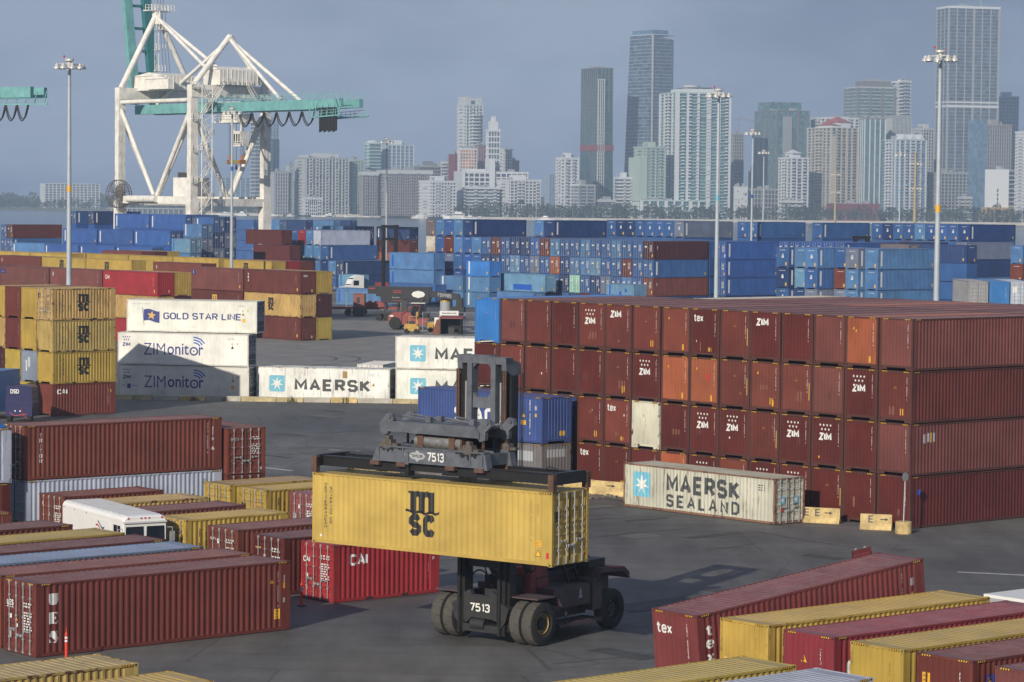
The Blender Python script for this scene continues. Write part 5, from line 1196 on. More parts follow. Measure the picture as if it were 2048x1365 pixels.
# carriage above the container
b = MB(); cz = 8.70
b.prism([(-2.6, cz), (-2.35, cz + .30), (1.9, cz + .30), (2.15, cz + .05), (2.15, cz - .16), (-2.5, cz - .12)], -.78, -.42, 'y'); b.prism([(-2.6, cz), (-2.35, cz + .34), (2.2, cz + .34), (2.35, cz + .05), (2.35, cz - .2), (-2.5, cz - .16)], .55, .9, 'y')
b.box(-2.3, 2.2, -.5, .7, cz + .18, cz + .30);
part('carriage', b, MACH_GREY, H)
b = MB(); b.box(-.9, 1.7, .9, 1.56, cz - .25, cz + .30); b.box(-.7, 1.5, 1.0, 1.54, cz - .9, cz - .25)  # solid black blocks stand in for shaded voids behind the front beam
for x in (-.6, .2, 1.0): b.box(x, x + .25, .86, .9, cz - .85, cz + .25)
part('carriage_void_shade', b, MACH_BLK, H)
b = MB()
for (x, y) in ((-2.75, -.62), (-2.75, .72), (2.2, -.62), (2.35, .72)):
    b.prism([(x - .05, cz - .3), (x - .22, cz - .12), (x - .2, cz + .22), (x + .18, cz + .62), (x + .42, cz + .58), (x + .5, cz + .34), (x + .22, cz + .1), (x + .2, cz - .22)], y - .1, y + .1, 'y')
    b.tube((x + .3, y - .16, cz + .48), (x + .3, y + .16, cz + .48), .09, .09, 10)
part('chain_arm', b, MACH_GREY, H)
b = MB()
for (x, y) in ((-1.2, -.3), (-1.2, .4), (1.0, -.3), (1.0, .4)):
    b.tube((x - .9, y, cz + .52), (x + .4, y, cz + .40), .045, .045, 8); b.box(x + .35, x + .6, y - .1, y + .1, cz + .3, cz + .52)
part('arm_ram', b, MACH_GREY, H, True)
b = MB(); b.tube((-1.35, -.25, cz - .46), (1.0, -.25, cz - .46), .27, .27, 18); b.tube((-.9, -.25, cz - .46), (.5, -.25, cz - .46), .285, .285, 18); part('air_tank', b, mat('scraped_tank_metal', (.30, .30, .30), .4, .5, .5, 4), H, True)
for x in (-1.15, .45): b = MB(); b.box(x, x + .3, -.55, .05, cz - .75, cz - .12); part('tank_strap', b, RUST, H)
b = MB(); b.tube((1.0, -.25, cz - .46), (1.06, -.25, cz - .46), .24, .24, 16); part('tank_cap', b, RUST, H)
b = MB()
for (x, y) in ((-2.65, -.62), (-2.65, .72), (2.25, -.62), (2.4, .72)):
    for i in range(5):
        z = cz - .24 - i * .11; q = Matrix.Translation((x, y, z)) @ Matrix.Rotation(R(90 * (i % 2)), 4, 'Z')
        pts = [q @ Vector((.055 * math.cos(a), 0, .085 * math.sin(a))) for a in [k * math.pi / 4 for k in range(9)]]
        b.path(pts, .024, 5)
part('hoist_chain', b, RUST, H)
# headblock
hz = 7.42
b = MB()
for y in (-1.0, .62):
    b.box(-2.75, 2.55, y, y + .36, hz, hz + .55); b.box(-2.8, 2.6, y - .04, y + .40, hz + .55, hz + .60); b.box(-2.8, 2.6, y - .04, y + .40, hz - .03, hz + .03)
    for x in (-2.75, -1.5, .62, 1.9, 2.5): b.box(x - .03, x + .03, y - .035, y + .395, hz, hz + .55)
    b.prism([(-3.15, hz - .1), (-2.75, hz - .1), (-2.75, hz + .55), (-2.9, hz + .5)], y, y + .36, 'y'); b.prism([(2.55, hz + .55), (2.62, hz + .5), (2.75, hz - .1), (2.4, hz - .1)], y, y + .36, 'y'); b.prism([(-1.75, hz - .1), (-1.2, hz - .1), (-1.2, hz + .4)], y - .05, y, 'y')
for x in (-2.7, .1, 2.2): b.box(x, x + .32, -.64, .62, hz + .05, hz + .5)
part('headblock', b, MACH_GREY, H)
b = MB()
for y in (-1.0, .62):
    for x in (-2.95, -1.6, .9, 2.35): b.box(x - .22, x + .22, y - .06, y + .42, hz - .2, hz - .03)
part('wear_pad', b, RUST, H)
b = MB()
for (x, y) in ((-2.35, -.98), (-2.0, .72), (1.75, -.98), (2.3, .72)):
    b.prism([(x - .26, hz + .62), (x - .2, hz + .85), (x + .2, hz + .85), (x + .26, hz + .62), (x + .15, hz + .48), (x - .15, hz + .48)], y - .05, y + .3, 'y'); b.box(x - .09, x + .09, y, y + .25, hz + .85, hz + 1.0)
    b.box(x - .5, x + .5, y + .02, y + .28, hz + .6, hz + .7)
part('float_pad', b, mat('greased_brown_steel', (.12, .10, .085), .6, .2, .5, 5), H)
gm = MB()
for (x, w_, d) in ((-2.3, .5, .24), (1.8, .7, .34), (-1.6, .3, .14)):
    pts = [(x - w_, -1.003, hz + .54)]; n = 12
    for i in range(n + 1): pts.append((x - w_ + 2 * w_ * i / n, -1.003, hz + .54 - d * math.sin(math.pi * i / n) * (.6 + .4 * math.sin(i * 2.3))))
    pts.append((x + w_, -1.003, hz + .54))
    for i in range(1, n + 1): gm.add([(pts[i][0], -1.004, hz + .54), pts[i], pts[i + 1], (pts[i + 1][0], -1.004, hz + .54)], [(0, 1, 2, 3)])
part('grease_stain', gm, MACH_BLK, H)
flat_part(g_text('7513', .36, 'w', .018, .86), 'lettering', H, facing((.15, -1.006, hz + .27), (1, 0, 0), (0, 0, 1)))
Fd = Flat().poly([(-.42, 0), (-.3, .12), (-.12, .14), (0, .24), (.12, .14), (.3, .12), (.42, 0), (.3, -.12), (.12, -.14), (0, -.24), (-.12, -.14), (-.3, -.12)], 'f'); Fd.text('TAYLOR', .12, 'k', 0, 0, .03, .58)
flat_part(Fd, 'logo', H, facing((-.78, -1.006, hz + .27), (1, 0, 0), (0, 0, 1)))
flat_part(g_text('7513', .12, 'f', .0, .3), 'lettering', H, facing((-1.38, -1.006, hz + .28), (1, 0, 0), (0, 0, 1)))
# telescopic beams and end beams of the spreader
b = MB()
for y in (-.86, .56):
    for x0, x1 in ((-5.9, -1.35), (.35, 5.95)):
        b.box(x0, x1, y, y + .30, 6.98, 7.02); b.box(x0, x1, y + .06, y + .24, 7.02, 7.36); b.box(x0, x1, y, y + .30, 7.36, 7.40)
    b.box(-1.4, .4, y + .08, y + .22, 7.05, 7.35)
b.box(-3.3, -2.8, -.5, .6, 6.9, 7.0); b.box(-1.5, -1.3, -.9, -.5, 6.85, 7.42); part('telescopic_beam', b, MACH_BLK, H)
b = MB()
for s in (-1, 1):
    x = s * 6.0; b.box(x - .12, x + .12, -1.2, 1.2, 6.98, 7.34)
    b.prism([(-1.1, 7.34), (1.1, 7.34), (.9, 7.44), (-.9, 7.44)], x - .1, x + .1, 'x')
part('end_beam', b, MACH_BLK, H)
b = MB()
for s in (-1, 1):
    for y in (-1.13, 1.13):
        x = s * 6.01; b.box(x - .13, x + .13, y - .12, y + .12, 6.74, 7.38); b.box(x - .135, x + .135, y - .06, y + .06, 6.98, 7.16, 1)
part('twistlock_housing', b, [RUST, DARKIN], H)
b = MB()
for i in range(4): b.path([(-.1 + .25 * i, -.1, cz - .3), (.05 + .25 * i, -.15, cz - .8), (.3 + .2 * i, -.1, hz + .5)], .022, 5)
b.path([(4.6, .4, 7.42), (4.9, .2, 7.55), (5.4, .0, 7.5), (5.7, -.2, 7.44)], .02, 5); part('spreader_hose', b, CABLE, H)
for i, (x, z) in enumerate(((XO + 1.35, 4.2),)):
    b = MB(); b.box(5.2, 5.26, 1.9, 1.96, 0, .01); 

# ------------------------------------------------------------------ step van
SV = Vector((-19.6, 145.0, 0)) ; VY = math.atan2(-.91, .41)
p0 = Vector((-18.2, 133.3, 0))                                     # front left roof corner stands over this point
hd = Vector((.497, -.868, 0)).normalized(); rg = Vector((-hd.y, hd.x, 0))
v = thing('step_van', 'white step van with red white blue flag wave on its side', 'van', p0 - hd * 2.7 + rg * 1.1, math.atan2(hd.y, hd.x))
b = MB(); hwid = 1.1; zt = 2.92
sec = [(-hwid, .55), (-hwid, zt - .22), (-hwid + .07, zt - .07), (-hwid + .22, zt), (hwid - .22, zt), (hwid - .07, zt - .07), (hwid, zt - .22), (hwid, .55)]
vs = []; xs = [(-5.25, .97), (-5.2, 1), (2.35, 1), (2.62, .985), (2.72, .96)]
for x, k in xs: vs += [(x, y * k, .55 + (z - .55) * (k if z > 2 else 1)) for y, z in sec]
n = 8; fs = [(i * n + j, (i + 1) * n + j, (i + 1) * n + (j + 1) % n, i * n + (j + 1) % n) for i in range(len(xs) - 1) for j in range(n)] + [tuple(range(n)), tuple(range(4 * n, 5 * n))]
b.add(vs, fs); b.box(2.7, 3.2, -1.0, 1.0, .5, 1.35); b.prism([(2.7, 1.35), (3.2, 1.25), (3.2, .5), (2.7, .5)], -1.0, 1.0, 'y'); part('body', b, WHITE, v)
b = MB(); b.box(2.60, 2.80, -hwid + .02, hwid - .02, zt - .36, zt - .28); b.box(-5.27, 2.74, hwid - .01, hwid + .02, .9, .96); b.box(-5.27, 2.74, -hwid - .02, -hwid + .01, .9, .96); part('trim_rail', b, mat('white_trim', (.6, .6, .6), .4), v)
for s in (-1, 1):
    b = MB(); y0, y1 = sorted((s * .05, s * 1.0)); b.poly([(2.735, y0, 1.50), (2.735, y1, 1.50), (2.735, y1 - .03, zt - .52), (2.735, y0 + .03, zt - .52)]); part('windscreen', b, GLASSV, v)
b = MB()
for x0, x1 in ((1.5, 1.95), (2.0, 2.35)): b.poly([(x0, -hwid - .006, 1.9), (x1, -hwid - .006, 1.9), (x1, -hwid - .006, zt - .5), (x0, -hwid - .006, zt - .5)])
part('side_window', b, GLASSV, v)
b = MB(); b.box(-1.6, 1.1, -hwid - .012, -hwid + .0, 1.3, zt - .42); part('side_panel', b, WHITE, v)
Fv = Flat()
for k, c in enumerate('nrr'):
    y0 = .30 - .20 * k
    for i in range(12):
        f = lambda t: .11 * math.sin(t * 5.6 + .4) - .14 * t
        t0, t1 = i / 12, (i + 1) / 12; x0, x1 = -.55 + 1.1 * t0 + .1 * k * 0, -.55 + 1.1 * t1; th = .055
        if c == 'n' and i < 3: continue
        Fv.poly([(x0, y0 + f(t0) - th), (x1, y0 + f(t1) - th), (x1, y0 + f(t1) + th * .6), (x0, y0 + f(t0) + th * .6)], c)
flat_part(Fv, 'flag_emblem', v, facing((-.2, -hwid - .016, 2.02), (1, 0, 0), (0, 0, 1)))
b = MB()
for y in (-.2, 0, .2, -.85, .85): b.tube((2.70, y, zt - .13), (2.745, y, zt - .13), .045, .045, 8)
for x in (-5.0, -3.6, -2.0): b.tube((x, -hwid - .015, zt - .3), (x, -hwid + .02, zt - .3), .04, .04, 8)
part('marker_lamp', b, P_RED, v)
b = MB()
for s in (-1, 1): b.path([(2.6, s * 1.1, 2.3), (2.75, s * 1.38, 2.3), (2.75, s * 1.38, 1.5), (2.6, s * 1.1, 1.45)], .02, 6); b.box(2.70, 2.78, s * 1.38 - .12, s * 1.38 + .12, 1.65, 2.1)
part('mirror', b, STEEL, v)
for x in (-3.4, 2.1):
    for s in (-1, 1):
        rot = Matrix.Translation((x, s * .92, .42)) @ Matrix.Rotation(R(90), 4, 'X'); b = MB(); b.lathe([(.22, -.12), (.42, -.12), (.42, .12), (.22, .12)], 20, 0, rot); b.lathe([(.22, .1 * s), (.001, .05 * s)], 14, 0, rot); part('wheel', b, RUBBER, v, True)
b = MB()
for i in range(11): b.box(-4.9 + i * .66, -4.88 + i * .66, -.95, .95, zt - .005, zt + .012)
part('roof_seam', b, mat('van_roof_dirt', (.48, .45, .38), .7, 0, .3, 3), v)

# ------------------------------------------------------------------ barriers, sign, bollards
BGp = 'yellow concrete barriers by the maroon stack'
def barrier(label, x, y, rz, w=2.2, text=None, h=.85, m=CONC_Y):
    o = thing('concrete_barrier', label, 'barrier', (x, y, 0), rz, BGp); b = MB()
    b.prism([(-.30, 0), (.30, 0), (.30, .08), (.13, .34), (.09, h), (-.09, h), (-.13, .34), (-.30, .08)], -w / 2, w / 2, 'x')
    bl = part('block', b, m, o)
    if text:
        ang = math.atan2(.04, h - .34); up = Vector((0, math.sin(ang), math.cos(ang)))
        flat_part(text, 'lettering', o, facing((0, -.118, .58), (1, 0, 0), up))
    return o
BZ = YU - math.pi / 2
def e_arrow(n=1, flip=False):
    F = Flat(); x = -.62 if n == 2 else -.3
    for i in range(n): F.text('E', .40, 'g', x + i * .62, 0, .02, .26)
    ax = x + n * .62 - (.12 if n == 2 else 0); F.rect(ax - .08, ax + .24, -.03, .03, 'k'); F.poly([(ax + .2, -.09), (ax + .38, 0), (ax + .2, .09)], 'k'); return F
barrier('yellow concrete barrier lettered E E arrow beside the SEALAND container end', 17.3, 159.5, -.36, 2.6, e_arrow(2))
barrier('short yellow concrete barrier lettered E arrow, left of the round sign base', 20.2, 156.4, -.30, 1.75, e_arrow(1))
Fa = Flat(); Fa.rect(-.3, .1, -.03, .03, 'k'); Fa.poly([(.08, -.09), (.3, 0), (.08, .09)], 'k')
barrier('yellow concrete barrier with black arrow left of the SEALAND container', 6.2, 173.2, -.62, 3.0, Fa)
barrier('yellow concrete barrier half hidden behind the lifted container door end', 4.2, 175.0, -.70, 2.2)
b = thing('round_sign', 'grey oval sign seen from behind on a post in a concrete base', 'sign', (21.45, 154.6, 0), 0)
q = MB(); q.lathe([(.001, 0), (.44, 0), (.46, .1), (.45, .62), (.42, .66), (.001, .66)], 24); part('base', q, CONC_Y, b, True)
q = MB(); q.tube((0, 0, .6), (.05, 0, 2.9), .035, .035, 8); part('post', q, POLE, b)
q = MB(); q.lathe([(.001, -.01), (.21, -.01), (.21, .01), (.001, .01)], 8, 0, Matrix.Translation((.05, -.03, 3.1)) @ Matrix.Rotation(.5, 4, 'Z') @ Matrix.Rotation(R(90), 4, 'X') @ Matrix.Scale(1.25, 4, (0, 1, 0))); part('plate', q, mat('sign_back', (.22, .24, .25), .5, .3), b)
def bollard(label, x, y, h=1.45):
    o = thing('delineator_post', label, 'traffic post', (x, y, 0), 0, 'orange posts in the yard'); q = MB()
    q.tube((0, 0, .03), (0, 0, h * .80), .058, .055, 14); q.tube((0, 0, h * .80), (0, 0, h * .85), .055, .025, 12); q.tube((0, 0, h * .85), (.02, 0, h), .02, .010, 8); part('post', q, ORANGE, o, True)
    for z in (h * .58, h * .68): q = MB(); q.tube((0, 0, z - .04), (0, 0, z + .04), .062, .061, 14, 0, False); part('reflective_band', q, P_WHITE, o)
    q = MB(); q.lathe([(.001, .05), (.16, .05), (.22, .0)], 16); part('foot', q, RUBBER, o)
bollard('orange post with two white bands before the UES container', -17.15, 109.6, 1.25); bollard('orange post with white bands beside the red CAI container doors', -9.15, 124.6, 1.22)
RUB = mat('gravel_debris', (.16, .14, .12), .9, 0, .4, 3)
b = MB(); dr = random.Random(3)
for i in range(90):
    x = 5.2 + dr.gauss(0, .9); y = 172.2 + dr.gauss(0, .5); r = dr.uniform(.02, .1); b.box(x - r, x + r, y - r, y + r, 0, r * 1.2, 0, Matrix.Translation((x, y, 0)) @ Matrix.Rotation(dr.random() * 3, 4, 'Z') @ Matrix.Translation((-x, -y, 0)))
o = part('debris', b, RUB); o['kind'] = 'stuff'; tag(o, 'scattered rubble at the foot of the yellow barrier', 'debris')

# ------------------------------------------------------------------ left edge machines
o = thing('navy_machine', 'glossy navy yard machine with rounded hood lettered DSD', 'yard machine', (-38.9, 225.2, 0), -.12); o.scale = (.82, .6, .94)
b = MB(); b.prism([(-1.3, .5), (1.3, .5), (1.35, 1.6), (1.25, 2.95), (.9, 3.1), (-1.0, 3.1), (-1.28, 2.95), (-1.32, 1.6)], -.9, 2.2, 'y'); b.box(-1.34, 1.38, -.95, -.9, 1.55, 1.62); part('hood', b, BLUEM, o)
b = MB()
for z in (1.0, 1.9, 2.5): b.box(.95, 1.42, -.6, 1.9, z, z + .06)
part('grille_bar', b, MACH_BLK, o)
flat_part(g_text('DSD', .36, 'w', .03, .85), 'lettering', o, facing((-.4, -.905, 2.6), (1, 0, 0), (0, 0, 1)))
b = MB()
for x in (-.35, .15): b.tube((x, -.96, .95), (x, -.90, .95), .07, .07, 10)
part('lamp', b, P_WHITE, o)
b = MB()
for x in (-1.0, 1.0): b.lathe([(.001, -.22), (.5, -.22), (.55, 0), (.5, .22), (.001, .22)], 18, 0, Matrix.Translation((x, -.3, .5)) @ Matrix.Rotation(R(90), 4, 'Y'))
part('wheel', b, RUBBER, o, True)
b = MB(); b.path([(-.9, -.93, .8), (-.4, -.96, .55), (.2, -.96, .62), (.8, -.93, .7)], .03, 6); b.path([(.3, -.95, 1.3), (.5, -.95, .6), (.9, -.93, .3)], .02, 5); part('air_hose', b, P_RED, o)
o = thing('light_blue_truck', 'light blue truck cab side cut by the left picture edge', 'truck', (-42.0, 228.0, 0), -.3)
b = MB(); b.box(-1.4, 1.3, -1.0, 3.0, .6, 3.9); part('cab', b, LBLUE, o)
b = MB(); 
for z in (1.4, 2.3, 3.1): b.box(-1.2, 1.31, -1.02, -1.0, z, z + .55)
part('side_window', b, GLASSV, o)
# forklift canopy with a seated driver by the pale grey container
o = thing('yard_tractor', 'dark yard tractor canopy beside the pale grey container', 'tractor', (-28.3, 134.6, 0), YU)
b = MB(); b.box(-1.5, 1.2, -.75, .75, 1.95, 2.05)
for x, y in ((-1.3, -.65), (-1.3, .65), (.9, -.65), (.9, .65)): b.beam((x, y, .6), (x + .25, y, 1.95), .09)
b.box(-1.6, 1.5, -.7, .7, .4, .75); b.box(-.9, -.3, -.4, .4, .75, 1.1); part('canopy', b, MACH_DARK, o)
for x in (-1.1, 1.0):
    for s in (-1, 1): b = MB(); b.lathe([(.001, -.14), (.38, -.14), (.4, 0), (.38, .14), (.001, .14)], 16, 0, Matrix.Translation((x, s * .62, .4)) @ Matrix.Rotation(R(90), 4, 'X')); part('wheel', b, RUBBER, o, True)
def person(name, label, loc, rz, joints, radii, edges, m, group=None):
    me = bpy.data.meshes.new('body'); me.from_pydata(joints, edges, []); ob = bpy.data.objects.new(name, me); C.objects.link(ob); ob.location = loc; ob.rotation_euler = (0, 0, rz)
    md = ob.modifiers.new('skin', 'SKIN'); sv = me.skin_vertices[0].data
    for i, r in enumerate(radii): sv[i].radius = (r, r)
    sv[0].use_root = True; ob.modifiers.new('sub', 'SUBSURF').levels = 1; ob.modifiers['sub'].render_levels = 2; me.materials.append(m); tag(ob, label, 'person', group); return ob
HIV = mat('hi_vis_yellow', (.45, .75, .05), .6); SKIN = mat('skin', (.30, .17, .11), .6); TROU = mat('dark_trousers', (.03, .035, .05), .8)
J = [(0, 0, 1.2), (0, 0, 1.45), (0, 0, 1.66), (0, 0, 1.74), (0, .02, 1.92), (-.01, .22, 1.62), (.16, .27, 1.4), (.36, .16, 1.38), (-.01, -.22, 1.62), (.16, -.27, 1.4), (.36, -.16, 1.38), (.04, .11, 1.16), (.46, .13, 1.16), (.50, .13, .8), (.6, .13, .78), (.04, -.11, 1.16), (.46, -.13, 1.16), (.50, -.13, .8), (.6, -.13, .78)]
pr_ = person('person', 'seated driver in yellow hi-vis vest under the tractor canopy', o.matrix_basis @ Vector((-.6, 0, -.1)), YU, J, [.15, .16, .12, .055, .105, .075, .055, .04, .075, .055, .04, .10, .075, .055, .05, .10, .075, .055, .05], [(0, 1), (1, 2), (2, 3), (3, 4), (2, 5), (5, 6), (6, 7), (2, 8), (8, 9), (9, 10), (0, 11), (11, 12), (12, 13), (13, 14), (0, 15), (15, 16), (16, 17), (17, 18)], HIV)
b = MB(); b.lathe([(.001, .13), (.07, .11), (.115, .03), (.12, -.02), (.135, -.02), (.135, -.035)], 14); part('helmet', b, P_WHITE, pr_, True, loc=(0, .02, 1.95))

# ------------------------------------------------------------------ machinery yard in the middle distance
o = thing('reach_stacker', 'red reach stacker with long black lettered boom and hanging spreader', 'reach stacker', (-12.6, 392, 0), -.12)
b = MB(); b.prism([(-4.2, .7), (-4.2, 1.9), (-3.6, 2.4), (-1.2, 2.4), (-.8, 1.6), (2.4, 1.6), (2.4, .7)], -1.6, 1.6, 'y'); b.prism([(-4.3, 1.1), (-2.4, 1.1), (-2.4, 2.2), (-4.3, 2.0)], -1.75, -1.6, 'y'); part('chassis', b, MACH_RED, o)
for x in (-3.3, 1.9):
    for s in (-1, 1): b = MB(); b.lathe([(.001, -.35), (.5, -.35), (.85, -.32), (.9, 0), (.85, .32), (.5, .35), (.001, .35)], 22, 0, Matrix.Translation((x, s * 1.5, .9)) @ Matrix.Rotation(R(90), 4, 'X')); part('wheel', b, RUBBER, o, True)
b = MB(); b.beam((-2.6, 0, 4.75), (1.2, 0, 4.85), .95, 1.2); b.beam((1.0, 0, 4.95), (5.4, 0, 4.55), .75, .9); b.prism([(-2.6, 4.2), (-2.0, 5.3), (-1.2, 5.4), (-1.2, 4.2)], -.4, .4, 'y'); part('boom', b, mat('boom_black', (.016, .018, .03), .4), o)
b = MB(); b.beam((-1.5, -.5, 2.0), (.5, -.5, 4.4), .24); b.beam((-1.5, .5, 2.0), (.5, .5, 4.4), .24); b.beam((-2.3, 0, 2.2), (-2.2, 0, 4.6), .6, .9); part('lift_ram', b, MACH_DARK, o)
b = MB(); b.box(5.0, 5.8, -.8, .8, 3.0, 4.4); b.box(4.2, 6.1, -1.0, 1.0, 2.4, 3.2); b.box(5.2, 5.5, -3.0, 3.0, 1.9, 2.4); b.beam((5.5, 0, 4.7), (5.3, .6, 3.0), .1, .1, 1); part('spreader', b, [MACH_BLK, P_WHITE], o)
b = MB(); b.box(-1.1, .6, -.8, .8, 2.3, 3.6); part('cab', b, GLASSV, o); b = MB(); b.box(-1.2, .7, -.9, .9, 3.6, 3.7); part('cab_roof', b, P_WHITE, o)
b = MB(); b.path([(-2.3, -1.7, 2.2), (-.6, -1.7, 3.4), (.2, -1.7, 3.3), (-.2, -1.7, 2.0)], .06, 6); part('guard_rail', b, MACH_RED, o)
flat_part(g_text('TS9985', .5, 'f', .03, 2.0), 'lettering', o, facing((3.3, -.39, 4.75), (1, 0, -.09), (.09, 0, 1)))
Fd2 = Flat().poly([(-.95, 0), (-.7, .32), (0, .5), (.7, .32), (.95, 0), (.7, -.32), (0, -.5), (-.7, -.32)], 'w'); Fd2.text('TAYLOR', .3, 'r', 0, 0, .04, 1.3); flat_part(Fd2, 'logo', o, facing((-.3, -.49, 4.85), (1, 0, 0), (0, 0, 1)))
Fn = g_rect(.5, .22, 'w')
for z in (1.9, 1.3): flat_part(Fn, 'sticker', o, facing((-3.8, -1.76, z), (1, 0, 0), (0, 0, 1)))
o = thing('yellow_forklift', 'yellow forklift parked before the red reach stacker', 'forklift', (-13.4, 380.5, 0), -.15); o.scale = (.74, .74, .74)
b = MB(); b.prism([(-1.3, .45), (-1.3, 1.5), (-.9, 1.75), (.9, 1.7), (1.3, 1.2), (1.3, .45)], -.7, .7, 'y'); part('body', b, YEL_ST, o)
b = MB(); b.box(.85, 1.0, -.62, -.5, 1.5, 3.9); b.box(.85, 1.0, .5, .62, 1.5, 3.9); b.box(-.6, 1.0, -.65, .65, 3.0, 3.08); b.beam((-.5, -.6, 1.7), (-.4, -.6, 3.0), .08); b.beam((-.5, .6, 1.7), (-.4, .6, 3.0), .08); part('mast', b, YEL_ST, o)
b = MB(); b.box(-.9, .4, -.5, .5, 1.75, 2.2); part('seat', b, MACH_BLK, o)
for x in (-.9, .9):
    for s in (-1, 1): b = MB(); b.lathe([(.001, -.18), (.42, -.18), (.45, 0), (.42, .18), (.001, .18)], 16, 0, Matrix.Translation((x, s * .62, .45)) @ Matrix.Rotation(R(90), 4, 'X')); part('wheel', b, RUBBER, o, True)
o = thing('yellow_tow_tractor', 'low yellow tow tractor beside the red open shelter', 'tow tractor', (-10.4, 385.5, 0), .1)
b = MB(); b.prism([(-1.1, .4), (-1.1, 1.25), (-.2, 1.35), (1.0, 1.0), (1.1, .4)], -.6, .6, 'y'); part('body', b, YEL_ST, o)
for x in (-.7, .7):
    for s in (-1, 1): b = MB(); b.lathe([(.001, -.14), (.32, -.14), (.34, 0), (.32, .14), (.001, .14)], 14, 0, Matrix.Translation((x, s * .55, .34)) @ Matrix.Rotation(R(90), 4, 'X')); part('wheel', b, RUBBER, o, True)
o = thing('red_shelter', 'open-fronted red steel shelter with its door swung left', 'shelter', (-8.1, 379, 0), -.1)
b = MB(); b.box(-1.4, -1.32, -.8, 1.3, 0, 2.1); b.box(1.32, 1.4, -.8, 1.3, 0, 2.1); b.box(-1.4, 1.4, 1.22, 1.3, 0, 2.1); part('wall', b, DARKIN, o)
b = MB(); b.box(-1.55, 1.6, -.95, 1.4, 2.1, 2.2); b.prism([(-.95, 2.2), (1.4, 2.45), (1.4, 2.2)], -1.55, 1.6, 'x'); part('roof', b, MACH_RED, o)
b = MB(); b.poly([(-1.4, -.8, 0), (-2.4, -1.2, 0), (-1.9, -1.0, 1.9), (-1.4, -.8, 2.1)]); part('door', b, mat('rust_door', (.26, .10, .06), .7, 0, .3, 2), o)
b = MB(); b.box(-.4, .4, 0, .6, 0, .9); b.box(.5, .9, -.3, .1, 0, .25); part('stored_gear', b, MACH_DARK, o)
o = thing('white_cabinet', 'white site cabinet standing behind the red shelter', 'cabinet', (-8.6, 384.5, 0), 0)
b = MB(); b.box(-1.9, 1.25, -.6, .6, 0, 2.0); b.box(-1.2, 1.35, -.65, .65, 2.0, 2.9); part('body', b, WHITE, o); flat_part(g_rows(1, 1.9, .3, 'k', 4), 'data_print', o, facing((.1, -.66, 2.6), (1, 0, 0), (0, 0, 1)))
o = thing('storage_tank', 'pale round tank with yellow dome on yellow legs', 'tank', (-9.2, 392.5, 0), 0)
b = MB(); b.lathe([(.001, 2.6), (.78, 2.6), (.78, 3.9), (.7, 4.0)], 18); part('shell', b, P_FADE, o, True); b = MB(); b.lathe([(.8, 3.85), (.7, 4.2), (.35, 4.38), (.001, 4.4)], 18); part('dome', b, YEL_ST, o, True)
b = MB()
for x, y in ((-.6, -.5), (.6, -.5), (-.6, .5), (.6, .5)): b.beam((x, y, 0), (x * .8, y * .8, 2.6), .12)
b.beam((-.6, -.5, 1.2), (.6, -.5, 2.4), .1); part('leg_frame', b, YEL_ST, o)
o = thing('black_box_body', 'black high box body on a chassis with red script', 'trailer', (-17.2, 420, 0), -.1)
b = MB(); b.box(-2.8, 5.3, -1.2, 1.2, 3.6, 5.0); b.prism([(-1.9, 2.7), (-2.2, 3.6), (5.3, 3.6), (5.0, 2.7)], -1.2, 1.2, 'y'); b.box(-4.0, -2.75, -1.2, 1.2, 3.95, 5.05); part('body', b, mat('satin_black', (.013, .013, .016), .4), o)
b = MB(); b.box(-3.0, 5.0, -.9, .9, 1.0, 1.3)
for x in (-1.6, 0.4, 4.4): b.beam((x, -.8, 1.3), (x, -.8, 2.7), .15); b.beam((x, .8, 1.3), (x, .8, 2.7), .15)
part('chassis', b, MACH_BLK, o)
for x in (-2.4, -1.2, 3.4, 4.5):
    for s in (-1, 1): b = MB(); b.lathe([(.001, -.2), (.48, -.2), (.5, 0), (.48, .2), (.001, .2)], 14, 0, Matrix.Translation((x, s * .9, .5)) @ Matrix.Rotation(R(90), 4, 'X')); part('wheel', b, RUBBER, o, True)
for (w_, h_, x, z, c) in ((1.0, .3, -3.35, 4.75, 'r'), (1.6, .5, .6, 4.3, 'r'), (2.6, .12, .9, 3.0, 'r'), (1.2, .2, .2, 3.45, 'f')): flat_part(g_rows(1 if h_ < .4 else 2, w_, h_, c, int(x * 10) + 50), 'data_print', o, facing((x, -1.21, z), (1, 0, 0), (0, 0, 1)))
def chassis(label, x, y, rz, m, ym):
    o = thing('container_chassis', label, 'chassis', (x, y, 0), rz, 'container chassis parked by the fence'); b = MB()
    for s in (-1, 1): b.box(-5.8, 5.8, s * .55 - .1, s * .55 + .1, .95, 1.3)
    for k in range(7): b.box(-5.6 + k * 1.85, -5.4 + k * 1.85, -1.2, 1.2, 1.0, 1.25)
    part('frame', b, m, o)
    b = MB(); b.box(-4.9, .2, -1.15, 1.15, 1.3, 2.0)
    for k in range(5): b.lathe([(.001, .3), (.3, .2), (.42, 0)], 10, 0, Matrix.Translation((-4.4 + k * 1.0, -.4, 2.0)))
    part('load_rack', b, ym, o)
    for x2 in (-4.6, -3.4, 4.4):
        for s in (-1, 1): b = MB(); b.lathe([(.001, -.2), (.48, -.2), (.5, 0), (.48, .2), (.001, .2)], 14, 0, Matrix.Translation((x2, s * .95, .5)) @ Matrix.Rotation(R(90), 4, 'X')); part('wheel', b, RUBBER, o, True)
    return o
chassis('dark red container chassis carrying yellow racks, nearest the maroon block', -29.6, 437, -.03, MACH_RED, YEL_ST)
chassis('rust red container chassis without yellow racks, behind the black body', -19.5, 438, -.05, MACH_RED, MACH_RED)
o = thing('red_hut', 'small red steel hut with a louvre on the chassis line', 'hut', (-23.3, 434, 0), -.1)
